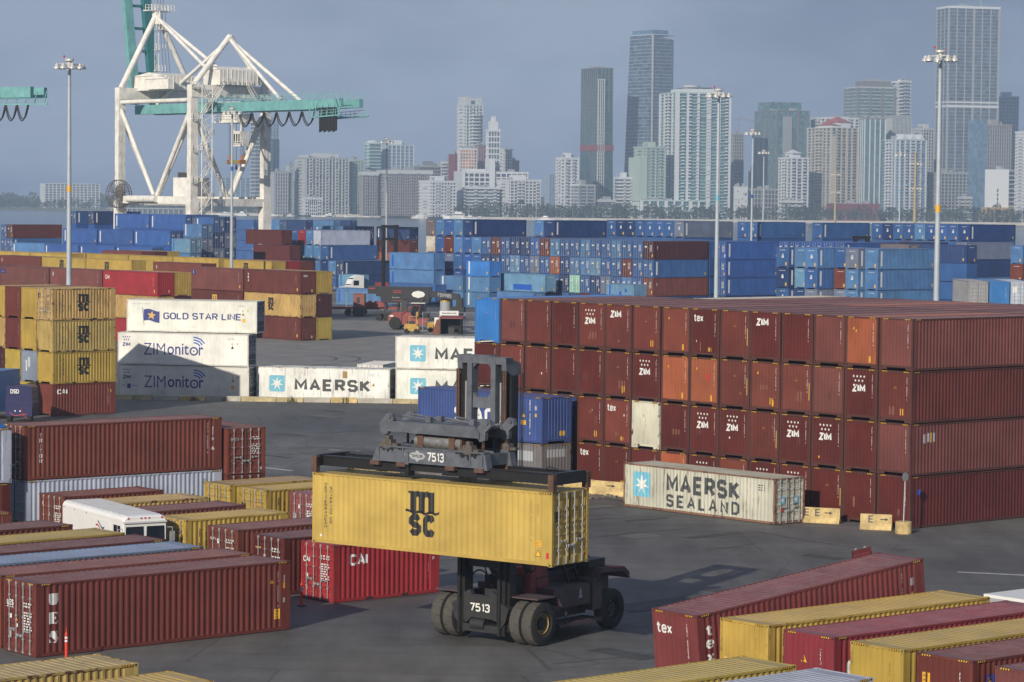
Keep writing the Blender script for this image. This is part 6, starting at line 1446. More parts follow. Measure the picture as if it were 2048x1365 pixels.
b = MB(); b.box(-.85, .85, -.8, .8, 1.4, 3.4); part('wall', b, mat('hut_red', (.22, .075, .055), .6, 0, .2, 2), o); b = MB(); b.box(-.3, .15, -.82, -.8, 2.1, 2.9); part('louvre', b, MACH_BLK, o); b = MB(); b.box(-.9, .9, -.85, .85, 3.4, 3.46); part('roof', b, MACH_RED, o); b = MB(); b.box(-.8, .8, -.75, .75, 0, 1.4); part('base', b, MACH_DARK, o)
def fence(label, pts, h=2.2, step=2.6):
    o = thing('wire_fence', label, 'fence', (*pts[0], 0), 0); w = MB(); x0, y0 = pts[0]
    for (ax, ay), (bx, by) in zip(pts, pts[1:]):
        d = Vector((bx - ax, by - ay)); n = int(d.length / step)
        for i in range(n + 1):
            p = Vector((ax - x0, ay - y0)) + d * i / n; q = MB(); q.tube((p.x, p.y, 0), (p.x, p.y, h), .035, .035, 6); part('post', q, POLE, o)
        for z in (.1, h * .5, h - .03): w.tube((ax - x0, ay - y0, z), (bx - x0, by - y0, z), .018, .018, 5)
        k = int(d.length / .35)
        for i in range(k):
            p = Vector((ax - x0, ay - y0)) + d * i / k; p2 = Vector((ax - x0, ay - y0)) + d * min(1, (i + 4) / k)
            w.beam((p.x, p.y, .1), (p2.x, p2.y, h), .008); w.beam((p2.x, p2.y, .1), (p.x, p.y, h), .008)
    part('wire_mesh', w, POLE, o)
fence('wire mesh fence around the tank and shelter', [(-12.2, 387.5), (-3.6, 386.2)], 2.6); fence('wire mesh fence before the long light blue container', [(-28.6, 441.5), (-14.5, 443)], 3.4)
def cab(label, p, rz, k=1.0):
    o = thing('truck_tractor', label, 'truck', p, rz, 'white truck tractors'); b = MB()
    b.prism([(-1.5, .9), (-1.5, 3.9), (-.6, 4.0), (.45, 3.55), (.95, 2.75), (1.15, 2.0), (2.4, 1.75), (2.5, .9)], -1.15, 1.15, 'y'); part('cab', b, WHITE, o)
    b = MB(); b.poly([(.50, -1.0, 3.42), (.50, 1.0, 3.42), (1.1, 1.05, 2.1), (1.1, -1.05, 2.1)]); b.v = [(x + .05, y, z + .03) for x, y, z in b.v]; b.box(-.5, .6, -1.165, -1.15, 2.1, 3.0); b.box(-.5, .6, 1.15, 1.165, 2.1, 3.0); part('windscreen', b, GLASSV, o)
    b = MB(); b.box(-4.2, 2.3, -.5, .5, .6, .95); part('chassis', b, MACH_BLK, o)
    for x in (1.7, -2.4, -3.6):
        for s in (-1, 1): b = MB(); b.lathe([(.001, -.17), (.48, -.17), (.5, 0), (.48, .17), (.001, .17)], 14, 0, Matrix.Translation((x, s * .98, .5)) @ Matrix.Rotation(R(90), 4, 'X')); part('wheel', b, RUBBER, o, True)
    return o
cab('white truck tractor beside the short patched pale blue container', (-29.0, 520, 0), math.pi + .5); cab('white truck tractor roof peeping over the maroon stack', (8.5, 395, 0), .3)
# tall handlers far off, only their dark masts show
def mast(label, p, h=11.5, rz=YU, w=2.2, m=MACH_BLK):
    o = thing('mast_handler', label, 'container handler', p, rz, 'container handlers far off'); b = MB()
    for s in (-1, 1): b.box(s * w / 2 - .28, s * w / 2 + .28, -.4, .4, 0, h)
    for z in (h - .5, h * .8, h * .5): b.box(-w / 2, w / 2, -.3, .3, z, z + .45)
    b.box(-w / 2 - .45, w / 2 + .45, -.35, .35, h - .35, h - .05); part('mast', b, m, o)
    b = MB(); b.box(-1.3, 1.3, .6, 6, .8, 1.8); b.box(-1.0, 1.0, 4.2, 6.2, 1.8, 3.2); part('chassis', b, MACH_RED, o)
    for x in (-1.3, 1.3):
        for y in (1.2, 5.2): b = MB(); b.lathe([(.001, -.3), (.8, -.3), (.85, 0), (.8, .3), (.001, .3)], 16, 0, Matrix.Translation((x, y, .85)) @ Matrix.Rotation(R(90), 4, 'Y')); part('wheel', b, RUBBER, o, True)
mast('dark mast of a handler right of the blue terrace', (-21.5, 497, 0), 13.4, .3); mast('dark mast of a handler rising over the right blue rows', (57.6, 471, 0), 12.6, .3); mast('short dark mast seen in the gap before the water', (15.3, 520, 0), 13.5, .1, 3.2)
o = thing('white_box_truck', 'white box truck roof cut by the right edge near the lower corner', 'truck', (22.2, 116.9, 0), YU)
b = MB(); b.box(-2.6, 4, -1.2, 1.2, .6, 2.02); part('box_body', b, WHITE, o); b = MB(); b.box(-2.62, -2.6, -1.1, 1.1, .8, 1.9); part('rear_panel', b, P_FADE, o)
b = MB(); b.box(-2.4, 5.5, -.9, .9, .5, .9); part('chassis', b, MACH_BLK, o)
for x in (-1.5, 3.2):
    for s in (-1, 1): b = MB(); b.lathe([(.001, -.15), (.46, -.15), (.48, 0), (.46, .15), (.001, .15)], 14, 0, Matrix.Translation((x, s * .95, .48)) @ Matrix.Rotation(R(90), 4, 'X')); part('wheel', b, RUBBER, o, True)
# ------------------------------------------------------------------ ship-to-shore crane
CM = Vector((-67.6, 600, 0)); A, Bw = 27.8, 18.8                       # landside near corner; gauge along -GV, width along GU
K = thing('gantry_crane', 'white and teal ship-to-shore gantry crane with its boom raised', 'crane', CM, 0)
def cw(a, b, z): return -GV * a + GU * b + Vector((0, 0, z))            # a towards the water, b along the quay
LEGS = [(0, 0), (0, Bw), (A, 0), (A, Bw)]; TOP = 40.3
for (a, b2) in LEGS:
    g = MB(); g.beam(cw(a, b2, 1.2), cw(a, b2, 17), 1.8, 2.1, up=GU); g.beam(cw(a, b2, 15.5), cw(a, b2, TOP), 1.45, 1.75, up=GU)
    part('leg', g, CRANE_W, K)
    g = MB()
    for d in (-3.2, -1.1, 1.1, 3.2): g.lathe([(.001, -.3), (.55, -.3), (.55, .3), (.001, .3)], 12, 0, Matrix.Translation(cw(a, b2 + d, .55)) @ Matrix.Rotation(YU, 4, 'Z') @ Matrix.Rotation(R(90), 4, 'X'))
    g.beam(cw(a, b2 - 4, 1.2), cw(a, b2 + 4, 1.2), .8, .9); part('bogie', g, MACH_DARK, K)
def member(name, pairs, w, h=None, m=CRANE_W, tube=False):
    for p, q in pairs:
        g = MB()
        if tube: g.tube(p, q, w / 2, w / 2, 12)
        else: g.beam(p, q, w, h or w)
        part(name, g, m, K, tube)
member('sill_beam', [(cw(0, 0, 16.8), cw(0, Bw, 16.8)), (cw(A, 0, 16.8), cw(A, Bw, 16.8)), (cw(0, 0, 17.2), cw(A, 0, 17.2)), (cw(0, Bw, 17.2), cw(A, Bw, 17.2))], 1.5, 1.6)
member('portal_beam', [(cw(0, -.8, 40.2), cw(0, Bw + .8, 40.2)), (cw(A, -.8, 40.2), cw(A, Bw + .8, 40.2))], 1.8, 2.6)
member('tie_tube', [(cw(0, 0, 38.3), cw(A, 0, 38.3)), (cw(0, Bw, 38.3), cw(A, Bw, 38.3))], .9, tube=True)
mid = A / 2
member('brace', [(cw(A, 0, 37.3), cw(mid + .6, 0, 18.2)), (cw(0, 0, 37.3), cw(mid - .6, 0, 18.2)), (cw(A, Bw, 37.3), cw(mid + .6, Bw, 18.2)), (cw(0, Bw, 37.3), cw(mid - .6, Bw, 18.2)),
                 (cw(0, .8, 34.5), cw(0, Bw / 2 - .5, 18.0)), (cw(0, Bw - .8, 34.5), cw(0, Bw / 2 + .5, 18.0)), (cw(A, .8, 34.5), cw(A, Bw / 2 - .5, 18.0)), (cw(A, Bw - .8, 34.5), cw(A, Bw / 2 + .5, 18.0))], 1.0, tube=True)
AP1 = cw(A, Bw / 2, 58.0); AP2 = cw(0, Bw / 2, 52.0)
member('frame_strut', [(cw(A, .2, 41.4), AP1), (cw(A, Bw - .2, 41.4), AP1), (cw(0, .2, 41.4), AP2), (cw(0, Bw - .2, 41.4), AP2)], 1.25, tube=True)
member('tie_bar', [(AP1 - Vector((0, 0, .8)), cw(1.0, Bw / 2 - 2, 42.5)), (AP1 - Vector((0, 0, .8)), cw(1.0, Bw / 2 + 2, 42.5)), (AP2 - Vector((0, 0, .6)), cw(A - 4, Bw / 2 - 2.5, 38.0)), (AP2 - Vector((0, 0, .6)), cw(-22, Bw / 2 - 2.5, 38)), (AP2 - Vector((0, 0, .6)), cw(-22, Bw / 2 + 2.5, 38))], .8, tube=True)
for s in (-2.5, 2.5):
    g = MB(); g.beam(cw(A + 4, Bw / 2 + s, 36.9), cw(-34, Bw / 2 + s, 36.9), 1.2, 2.0); part('main_girder', g, CRANE_T, K)
    g = MB(); g.beam(cw(-34, Bw / 2 + s, 36.95), cw(-42.5, Bw / 2 + s, 37.1), 1.0, 1.7); part('girder_end', g, CRANE_T, K)
    d = (-GV * .155 + Vector((0, 0, 1))).normalized(); p = cw(A + 4.6, Bw / 2 + s, 38.2)
    g = MB(); g.beam(p, p + d * 46, 1.25, 2.1, up=GU); part('boom', g, CRANE_T if s < 0 else CRANE_TSHADE, K)  # lit teal on the near girder, shade coloured into the far one
g = MB()
for i in range(9): p = cw(A + 4.6, Bw / 2, 40 + 5 * i) + (-GV * .155) * (2 + 5 * i); g.beam(p - GU * 2.2, p + GU * 2.2, .6)
part('boom_tie', g, CRANE_TSHADE, K)
g = MB(); g.beam(cw(-6, Bw / 2 - 3.4, 38.2), cw(-42, Bw / 2 - 3.4, 38.2), .04, .04)
def railing(g, a, b, h=1.1, step=2.0, post=.07):
    a = Vector(a); b = Vector(b); d = b - a; n = max(1, int(d.length / step))
    for i in range(n + 1): p = a + d * i / n; g.beam(p, p + Vector((0, 0, h)), post)
    for k in (.5, 1): g.beam(a + Vector((0, 0, h * k)), b + Vector((0, 0, h * k)), post)
for s in (-3.3, 3.3): railing(g, cw(A + 3, Bw / 2 + s, 37.9), cw(-42.5, Bw / 2 + s, 38.0), 1.2, 2.2, .09)
part('girder_railing', g, CRANE_T, K)
g = MB()
for s in (-3.6, 3.6):
    g.beam(cw(-33, Bw / 2 + s, 34.2), cw(-43.5, Bw / 2 + s, 34.6), .3, .25); railing(g, cw(-33, Bw / 2 + s, 34.3), cw(-43.5, Bw / 2 + s, 34.7), 1.1, 1.4, .09)
for i in range(6): a = -33 - 2 * i; g.beam(cw(a, Bw / 2 - 3.6, 34.3), cw(a, Bw / 2 - 3.0, 37.5), .14); g.beam(cw(a, Bw / 2 - 3.6, 34.3), cw(a, Bw / 2 + 3.6, 34.3), .14)
g.beam(cw(-43.5, Bw / 2 - 3.6, 34.5), cw(-41.5, Bw / 2 - 3.4, 38), .18); part('end_walkway', g, CRANE_T, K)
def loops(pts_a, z, drop, name='festoon_loop', par=K, m=CABLE, r=.12):
    for (p, q) in zip(pts_a, pts_a[1:]):
        for o in (0, .3):
            g = MB(); pts = []
            for i in range(11): t = i / 10; w = p.lerp(q, t); pts.append(w + Vector((0, 0, z - drop * (1 - (2 * t - 1) ** 2) * (1 - .12 * o * 3)) ) + GU * o)
            g.path(pts, r, 5); part(name, g, m, par)
loops([cw(-8 - 4.4 * i, Bw / 2 - 3.2, 0) for i in range(7)], 35.5, 2.9)
for i in range(12):
    g = MB(); a = -36.3 - .5 * i; g.tube(cw(a, Bw / 2 - 3.2, 35.6), cw(a, Bw / 2 - 3.2, 31.2 + .15 * (i % 3)), .2, .2, 6); part('hanging_cable', g, CABLE, K)
    g = MB(); g.beam(cw(a, Bw / 2 - 3.4, 35.9), cw(a, Bw / 2 - 2.9, 35.9), .4, .6); part('cable_trolley', g, MACH_DARK, K)
def house(name, a0, a1, b0, b1, z0, z1, m=CRANE_W, ribs=True):
    g = MB(); c = [cw(a, b, z0) for a, b in ((a0, b0), (a1, b0), (a1, b1), (a0, b1))]; t = [p + Vector((0, 0, z1 - z0)) for p in c]
    g.add(c + t, [(0, 1, 2, 3), (4, 5, 6, 7), (0, 1, 5, 4), (1, 2, 6, 5), (2, 3, 7, 6), (3, 0, 4, 7)]); o = part(name, g, m, K)
    if ribs:
        r_ = MB(); n = int(abs(b1 - b0) / .9)
        for i in range(n + 1):
            for a in (min(a0, a1) - .04, max(a0, a1) + .04): b_ = b0 + (b1 - b0) * i / n; r_.beam(cw(a, b_, z0), cw(a, b_, z1), .09)
        n = int(abs(a1 - a0) / .9)
        for i in range(n + 1):
            for b_ in (min(b0, b1) - .04, max(b0, b1) + .04): a = a0 + (a1 - a0) * i / n; r_.beam(cw(a, b_, z0), cw(a, b_, z1), .09)
        part('cladding_rib', r_, m, o)
        r_ = MB(); zz = z1 + .0; am = (a0 + a1) / 2
        r_.add([cw(a0 - .2, b0 - .2, zz), cw(a1 + .2, b0 - .2, zz), cw(a1 + .2, b1 + .2, zz), cw(a0 - .2, b1 + .2, zz), cw(am, b0 - .2, zz + .8), cw(am, b1 + .2, zz + .8)], [(0, 1, 4), (1, 2, 5, 4), (2, 3, 5), (3, 0, 4, 5), (0, 3, 2, 1)]); part('roof', r_, m, o)
    return o
house('machinery_house', A + 1, A - 12, Bw / 2 - 5.5, Bw / 2 + 3.0, 40.9, 44.0); house('annex_house', A - 6, A - 15, Bw / 2 - 7, Bw / 2 - 5.6, 41.0, 43.2)
house('drive_house', 3.5, -2.5, Bw / 2 - 4.2, Bw / 2 + 5.5, 41.6, 44.8); house('electric_house', 8.5, 1.6, .9, 5.5, 18.0, 22.0, ribs=False)
g = MB(); c0 = cw(6, 3.2, 22); g.box(c0.x - 2.2, c0.x + 1.6, c0.y - 1.5, c0.y + 1.5, 22.05, 23.1); part('cooling_unit', g, MACH_DARK, K)
g = MB(); rotm = Matrix.Translation(cw(A - 2.0, -1.6, 18.4)) @ Matrix.Rotation(YU, 4, 'Z') @ Matrix.Rotation(R(90), 4, 'X')
for i in range(30):
    a = 2 * math.pi * i / 30
    for z in (-.35, .35): g.beam(rotm @ Vector((.6 * math.cos(a), .6 * math.sin(a), z)), rotm @ Vector((3.1 * math.cos(a), 3.1 * math.sin(a), z * 1.3)), .06, .10)
g.lathe([(.001, -.5), (.7, -.5), (.7, .5), (.001, .5)], 16, 0, rotm); g.lathe([(2.95, -.06), (3.1, -.06), (3.1, .06), (2.95, .06)], 30, 0, rotm @ Matrix.Translation((0, 0, -.45))); g.lathe([(2.95, -.06), (3.1, -.06), (3.1, .06), (2.95, .06)], 30, 0, rotm @ Matrix.Translation((0, 0, .45)))
part('cable_reel', g, mat('reel_grey', (.20, .18, .17), .6, .2, .3, 1), K)
g = MB(); g.tube(cw(A - 5, -1.2, 17.4), cw(A - 16, -1.2, 17.4), .75, .75, 12); part('cable_guide', g, CRANE_W, K, True)
# stairs on the near leg
g = MB(); n = 8
for i in range(n):
    z = 14.5 + 3.3 * i; b0, b1 = (.9, 3.1) if i % 2 == 0 else (3.1, .9)
    for a in (-1.4, -2.2): g.beam(cw(a, b0, z), cw(a, b1, z + 3.3), .13); g.beam(cw(a, b0, z + 1), cw(a, b1, z + 4.3), .09)
    for k in range(10): t = k / 10; g.beam(cw(-1.4, b0 + (b1 - b0) * t, z + 3.3 * t), cw(-2.2, b0 + (b1 - b0) * t, z + 3.3 * t), .25, .05)
    bb = b1 + (.7 if b1 > 2 else -2.3); g.beam(cw(-1.8, min(bb, b1), z + 3.3), cw(-1.8, max(bb, b1), z + 3.3), 1.2, .1)
    railing(g, cw(-2.4, min(bb, b1), z + 3.3), cw(-2.4, max(bb, b1), z + 3.3), 1.1, 1.0, .08); railing(g, cw(-1.2, bb, z + 3.3), cw(-2.4, bb, z + 3.3), 1.1, .8, .08)
for b_ in (.8, 3.4): g.beam(cw(-2.3, b_, 6), cw(-2.3, b_, 41), .16)
for i in range(20): z = 7 + 1.65 * i; g.beam(cw(-2.3, .8, z), cw(-2.3, 3.4, z + 1.65), .09)
part('stair_tower', g, CRANE_W, K)
g = MB()
for i in range(9): z = 42 + 1.8 * i; g.beam(cw(A, Bw / 2 - .5, z), cw(A, Bw / 2 - .5, z + 1.8), .10); g.beam(cw(A, Bw / 2 + .5, z), cw(A, Bw / 2 + .5, z + 1.8), .10); g.beam(cw(A, Bw / 2 - .5, z), cw(A, Bw / 2 + .5, z + .9), .07); g.beam(cw(A, Bw / 2 + .5, z + .9), cw(A, Bw / 2 - .5, z + 1.8), .07)
for z in (45.5, 50, 54.5): railing(g, cw(A - 1, Bw / 2 - .8, z), cw(A - 1, Bw / 2 + 1.6, z), 1.2, .8, .09); g.beam(cw(A - .5, Bw / 2 - .8, z), cw(A - .5, Bw / 2 + 1.6, z), 1.0, .1)
c = AP1 + Vector((0, 0, .6)); g.beam(c - GU * 2.5 - GV * .5, c + GU * 3.5 - GV * .5, 2.4, .2)
for dv in (-1.6, .7): railing(g, c - GU * 2.5 - GV * dv, c + GU * 3.5 - GV * dv, 1.3, .8, .10)
g.beam(AP1 - Vector((0, 0, 2.4)), AP1 + Vector((0, 0, .6)), 1.8); part('mast_ladder', g, CRANE_W, K)
g = MB()
for dx in (.6, 1.4, 2.2): g.tube(AP1 + GU * dx, cw(A - 2, Bw / 2 + dx, 44), .04, .04, 4); g.tube(AP1 + GU * dx, AP1 + GU * dx * .3 + Vector((0, 0, 22)) - GV * 4, .04, .04, 4)
part('hoist_rope', g, CABLE, K)
# access stairs to the drive house, trolley, cab and hanging spreader
g = MB()
for (p, q) in ((cw(-2.2, Bw / 2 + 5.2, 38.2), cw(-2.2, Bw / 2 + 2.6, 41.8)), (cw(-2.4, 3.6, 38.3), cw(-2.4, Bw / 2 - 3.5, 41.8))):
    for o in (0, .9): g.beam(p - GV * -o, q - GV * -o, .14); g.beam(p + GV * o + Vector((0, 0, 1)), q + GV * o + Vector((0, 0, 1)), .09)
    for k in range(12): t = k / 12; c = p.lerp(q, t); g.beam(c, c + GV * .9, .25, .05)
railing(g, cw(-3.0, Bw / 2 - 5, 41.6), cw(-3.0, Bw / 2 + 6, 41.6), 1.1, 1.1, .08); part('access_stair', g, CRANE_W, K)
ta = 2.0
g = MB(); c0 = cw(ta - 3, Bw / 2, 0)
for a0, a1, b0, b1, z0, z1 in ((1.5, -7.0, -3, 3, 33.6, 34.0), (0, -5.5, -2.4, 2.4, 34.0, 35.6)):
    c = [cw(a, Bw / 2 + b_, z) for z in (z0, z1) for a, b_ in ((a0, b0), (a1, b0), (a1, b1), (a0, b1))]
    g.add(c, [(0, 1, 2, 3), (4, 5, 6, 7), (0, 1, 5, 4), (1, 2, 6, 5), (2, 3, 7, 6), (3, 0, 4, 7)])
railing(g, cw(1.5, Bw / 2 - 3, 34), cw(-7, Bw / 2 - 3, 34), 1.2, 1.0, .08); part('trolley', g, CRANE_W, K)
g = MB(); c = [cw(a, Bw / 2 + b_, z) for z in (28.6, 31.8) for a, b_ in ((-6.2, -3.4), (-8.8, -3.4), (-8.8, -1.2), (-6.2, -1.2))]
g.add(c, [(0, 1, 2, 3), (4, 5, 6, 7), (0, 1, 5, 4), (1, 2, 6, 5), (2, 3, 7, 6), (3, 0, 4, 7)]); g.beam(cw(-4.0, Bw / 2 - 2.5, 34), cw(-6.4, Bw / 2 - 2.5, 30), .3); g.beam(cw(-8, Bw / 2 - 2.5, 34), cw(-7.6, Bw / 2 - 2.5, 31), .3); railing(g, cw(-6, Bw / 2 - 3.6, 28.6), cw(-10, Bw / 2 - 3.6, 28.6), 1.0, .9, .08); co = part('operator_cab', g, CRANE_W, K)
g = MB()
for a in (-6.7, -7.6, -8.4): g.poly([cw(a + .25, Bw / 2 - 3.42, 29.2), cw(a - .25, Bw / 2 - 3.42, 29.2), cw(a - .25, Bw / 2 - 3.42, 31.2), cw(a + .25, Bw / 2 - 3.42, 31.2)])
part('cab_window', g, GLASSV, co)
SPD = thing('crane_spreader', 'yellow and rust crane spreader hanging from ropes under the trolley', 'spreader', CM + cw(-2.6, Bw / 2, 25.4), 0); SPD.scale = (.8, .8, 1)
g = MB(); g.beam(-GV * 0 - GU * 0 + Vector((0, 0, 0)) + GV * 2.4, -GV * 2.4, 1.2, .7); part('beam', g, mat('spreader_olive', (.26, .22, .04), .6, 0, .3, 1), SPD)
for s in (-1, 1):
    g = MB(); c = GV * 2.7 * s; g.beam(c - GU * 1.0, c + GU * 1.0, .6, .9); g.lathe([(.001, -.3), (.5, -.3), (.5, .3), (.001, .3)], 14, 0, Matrix.Translation(c + Vector((0, 0, 1.0))) @ Matrix.Rotation(R(90), 4, 'X')); part('sheave_block', g, mat('spreader_orange', (.36, .13, .04), .6, 0, .4, 1) if s < 0 else bpy.data.materials['spreader_orange'], SPD)
g = MB()
for s in (-1, 1):
    for d in (-.6, 0, .6): g.tube(GV * (2.7 * s) + GV * d + Vector((0, 0, 1.4)), GV * (2.7 * s) + GV * d + Vector((0, 0, 9.2)), .05, .05, 4)
g.tube((0, 0, .3), (0, 0, 9.2), .06, .06, 4); g.tube((0, 0, -.4), (0, 0, -1.6), .12, .4, 8); part('rope', g, CABLE, SPD)
# boom tip of the neighbouring crane at the left edge
K2 = thing('gantry_crane', 'teal crane girder end with hanging cable loops at the left picture edge', 'crane', (-113.6, 640, 0), 0)
e0, e1 = Vector((-60, 28, 0)), Vector((6.5, -6, 0)); dd = (e1 - e0).normalized(); nn = Vector((-dd.y, dd.x, 0))
for s in (0, 5):
    g = MB(); g.beam(e0 + nn * s + Vector((0, 0, 40.5)), e1 + nn * s + Vector((0, 0, 40.8)), 1.2, 2.4); part('main_girder', g, CRANE_T, K2)
g = MB(); g.beam(e0 - nn * 1 + Vector((0, 0, 37.8)), e1 - nn * 1 + dd * 5 + Vector((0, 0, 38.1)), .3, .3); railing(g, e0 - nn + Vector((0, 0, 37.9)), e1 - nn + dd * 5 + Vector((0, 0, 38.2)), 1.2, 1.8, .1); railing(g, e0 + Vector((0, 0, 41.6)), e1 - dd * 16 + Vector((0, 0, 41.9)), 2.2, 1.5, .1)
for i in range(16): p = e1 + dd * 4 - dd * 2.6 * i; g.beam(p - nn + Vector((0, 0, 38)), p + Vector((0, 0, 41)), .16)
part('end_walkway', g, CRANE_T, K2)
loops([e1 - dd * (.5 + 3.1 * i) - nn * .9 for i in range(9)], 38.0, 3.6, 'festoon_loop', K2, r=.14)
g = MB(); g.beam(e0 + Vector((10, -3, 0)), e0 + Vector((10, -3, 40)), 2, 2); g.beam(e0 + Vector((16, -24, 0)), e0 + Vector((16, -24, 40)), 2, 2); g.beam(e0 + Vector((10, -3, 39)), e0 + Vector((16, -24, 39)), 2, 2); part('leg', g, CRANE_W, K2)

for kk in (K, K2):                                                   # paint colour and amount of rust of every crane part
    for o in list(kk.children) + [c for d in kk.children for c in d.children]:
        m0 = o.data.materials[0]
        if m0 == CRANE_W: o.color = (.80, .78, .72, .55 if o.name.startswith(('leg', 'brace', 'portal', 'sill')) else .25)
        elif m0 == CRANE_T: o.color = (.16, .40, .40, .30)
# ------------------------------------------------------------------ light masts
def light_mast(label, x, y, h, r=.24, m=POLE, lamps=9, tagc=None, top=True):
    o = thing('light_mast', label, 'light pole', (x, y, 0), 0, 'tall light masts of the yard'); g = MB()
    for k in range(4): g.tube((0, 0, h * k / 4), (0, 0, h * (k + 1) / 4), r * (1 - .13 * k), r * (1 - .13 * (k + 1)), 14, 0, k in (0, 3))
    part('pole', g, m, o, True)
    g = MB(); rr_ = 1.05
    for k in range(18): a, b_ = 2 * math.pi * k / 18, 2 * math.pi * (k + 1) / 18; g.beam((rr_ * math.cos(a), rr_ * math.sin(a), h + .1), (rr_ * math.cos(b_), rr_ * math.sin(b_), h + .1), .09)
    for k in range(4): a = math.pi / 4 + math.pi / 2 * k; g.beam((0, 0, h + .2), (rr_ * math.cos(a), rr_ * math.sin(a), h + .1), .08)
    g.lathe([(.001, h + .62), (.42, h + .60), (.44, h + .42), (.2, h + .35)], 14); g.tube((0, 0, h - .3), (0, 0, h + .4), .2, .2, 10); part('ring', g, LAMPH, o)
    for k in range(lamps):
        a = 2 * math.pi * k / lamps + .2; g = MB(); q = Matrix.Translation((1.22 * math.cos(a), 1.22 * math.sin(a), h - .12))
        g.lathe([(.001, .28), (.12, .27), (.16, .12), (.31, -.05), (.33, -.2), (.001, -.2)], 12, 0, q); part('lamp_head', g, LAMPH, o, True)
    g = MB(); g.tube((.35, 0, h + .5), (.35, 0, h + .75), .03, .03, 5); g.lathe([(.001, .2), (.09, .15), (.09, 0), (.001, 0)], 8, 0, Matrix.Translation((-.5, 0, h + .75))); g.tube((-.5, 0, h + .4), (-.5, 0, h + .78), .02, .02, 5); part('beacon', g, P_RED, o)
    if tagc:
        g = MB(); z = tagc[0]; rr2 = r * (1 - .13 * z / h * 4) + .012; g.tube((0, 0, z - .3), (0, 0, z + .3), rr2, rr2, 14, 0, False); part('band', g, PRN[tagc[1]], o)
light_mast('tall grey light mast on the left before the blue stacks', -41.3, 265, 30, .30, tagc=(18.6, 'y'))
light_mast('grey light mast in front of the crane with a blue band', -40.1, 406, 30, .28, tagc=(22.0, 'b'))
light_mast('slim light mast standing before the apartment blocks in the middle', -26.8, 602, 30, .26, tagc=(22, 't'))
light_mast('grey light mast before the large teal-white tower', 22.9, 320, 30, .30, tagc=(18.4, 't'))
light_mast('tallest-looking light mast on the right with a yellow band', 35.0, 235, 30, .30, tagc=(17.6, 'y'))
light_mast('slim light mast left of the teal glass tower centre', 41.5, 496, 30, .26, tagc=(19, 'b'))
light_mast('slim light mast before the dark teal office tower', 60.4, 689, 30, .26, tagc=(22, 't'))
light_mast('slim light mast before the white bluish residential tower', 94.6, 698, 30, .24, lamps=7, tagc=(21, 't'))
def tan_pole(label, x, y, h):
    o = thing('concrete_pole', label, 'pole', (x, y, 0), 0, 'tan concrete light poles'); g = MB(); g.tube((0, 0, 0), (0, 0, h), .50, .26, 12); part('pole', g, CONCPOLE, o, True)
    for z in (h - 2.5, h - 8):
        g = MB(); g.beam((-1.2, 0, z), (1.2, 0, z), .12)
        for x_ in (-1.2, -.5, .5, 1.2): g.box(x_ - .25, x_ + .25, -.3, .3, z - .35, z + .05)
        part('floodlight', g, LAMPH, o)
tan_pole('tan concrete pole with floodlights before the white bluish tower', 89.0, 632, 29.5); tan_pole('tan concrete pole with floodlights near the red low building', 100.7, 892, 29.5)
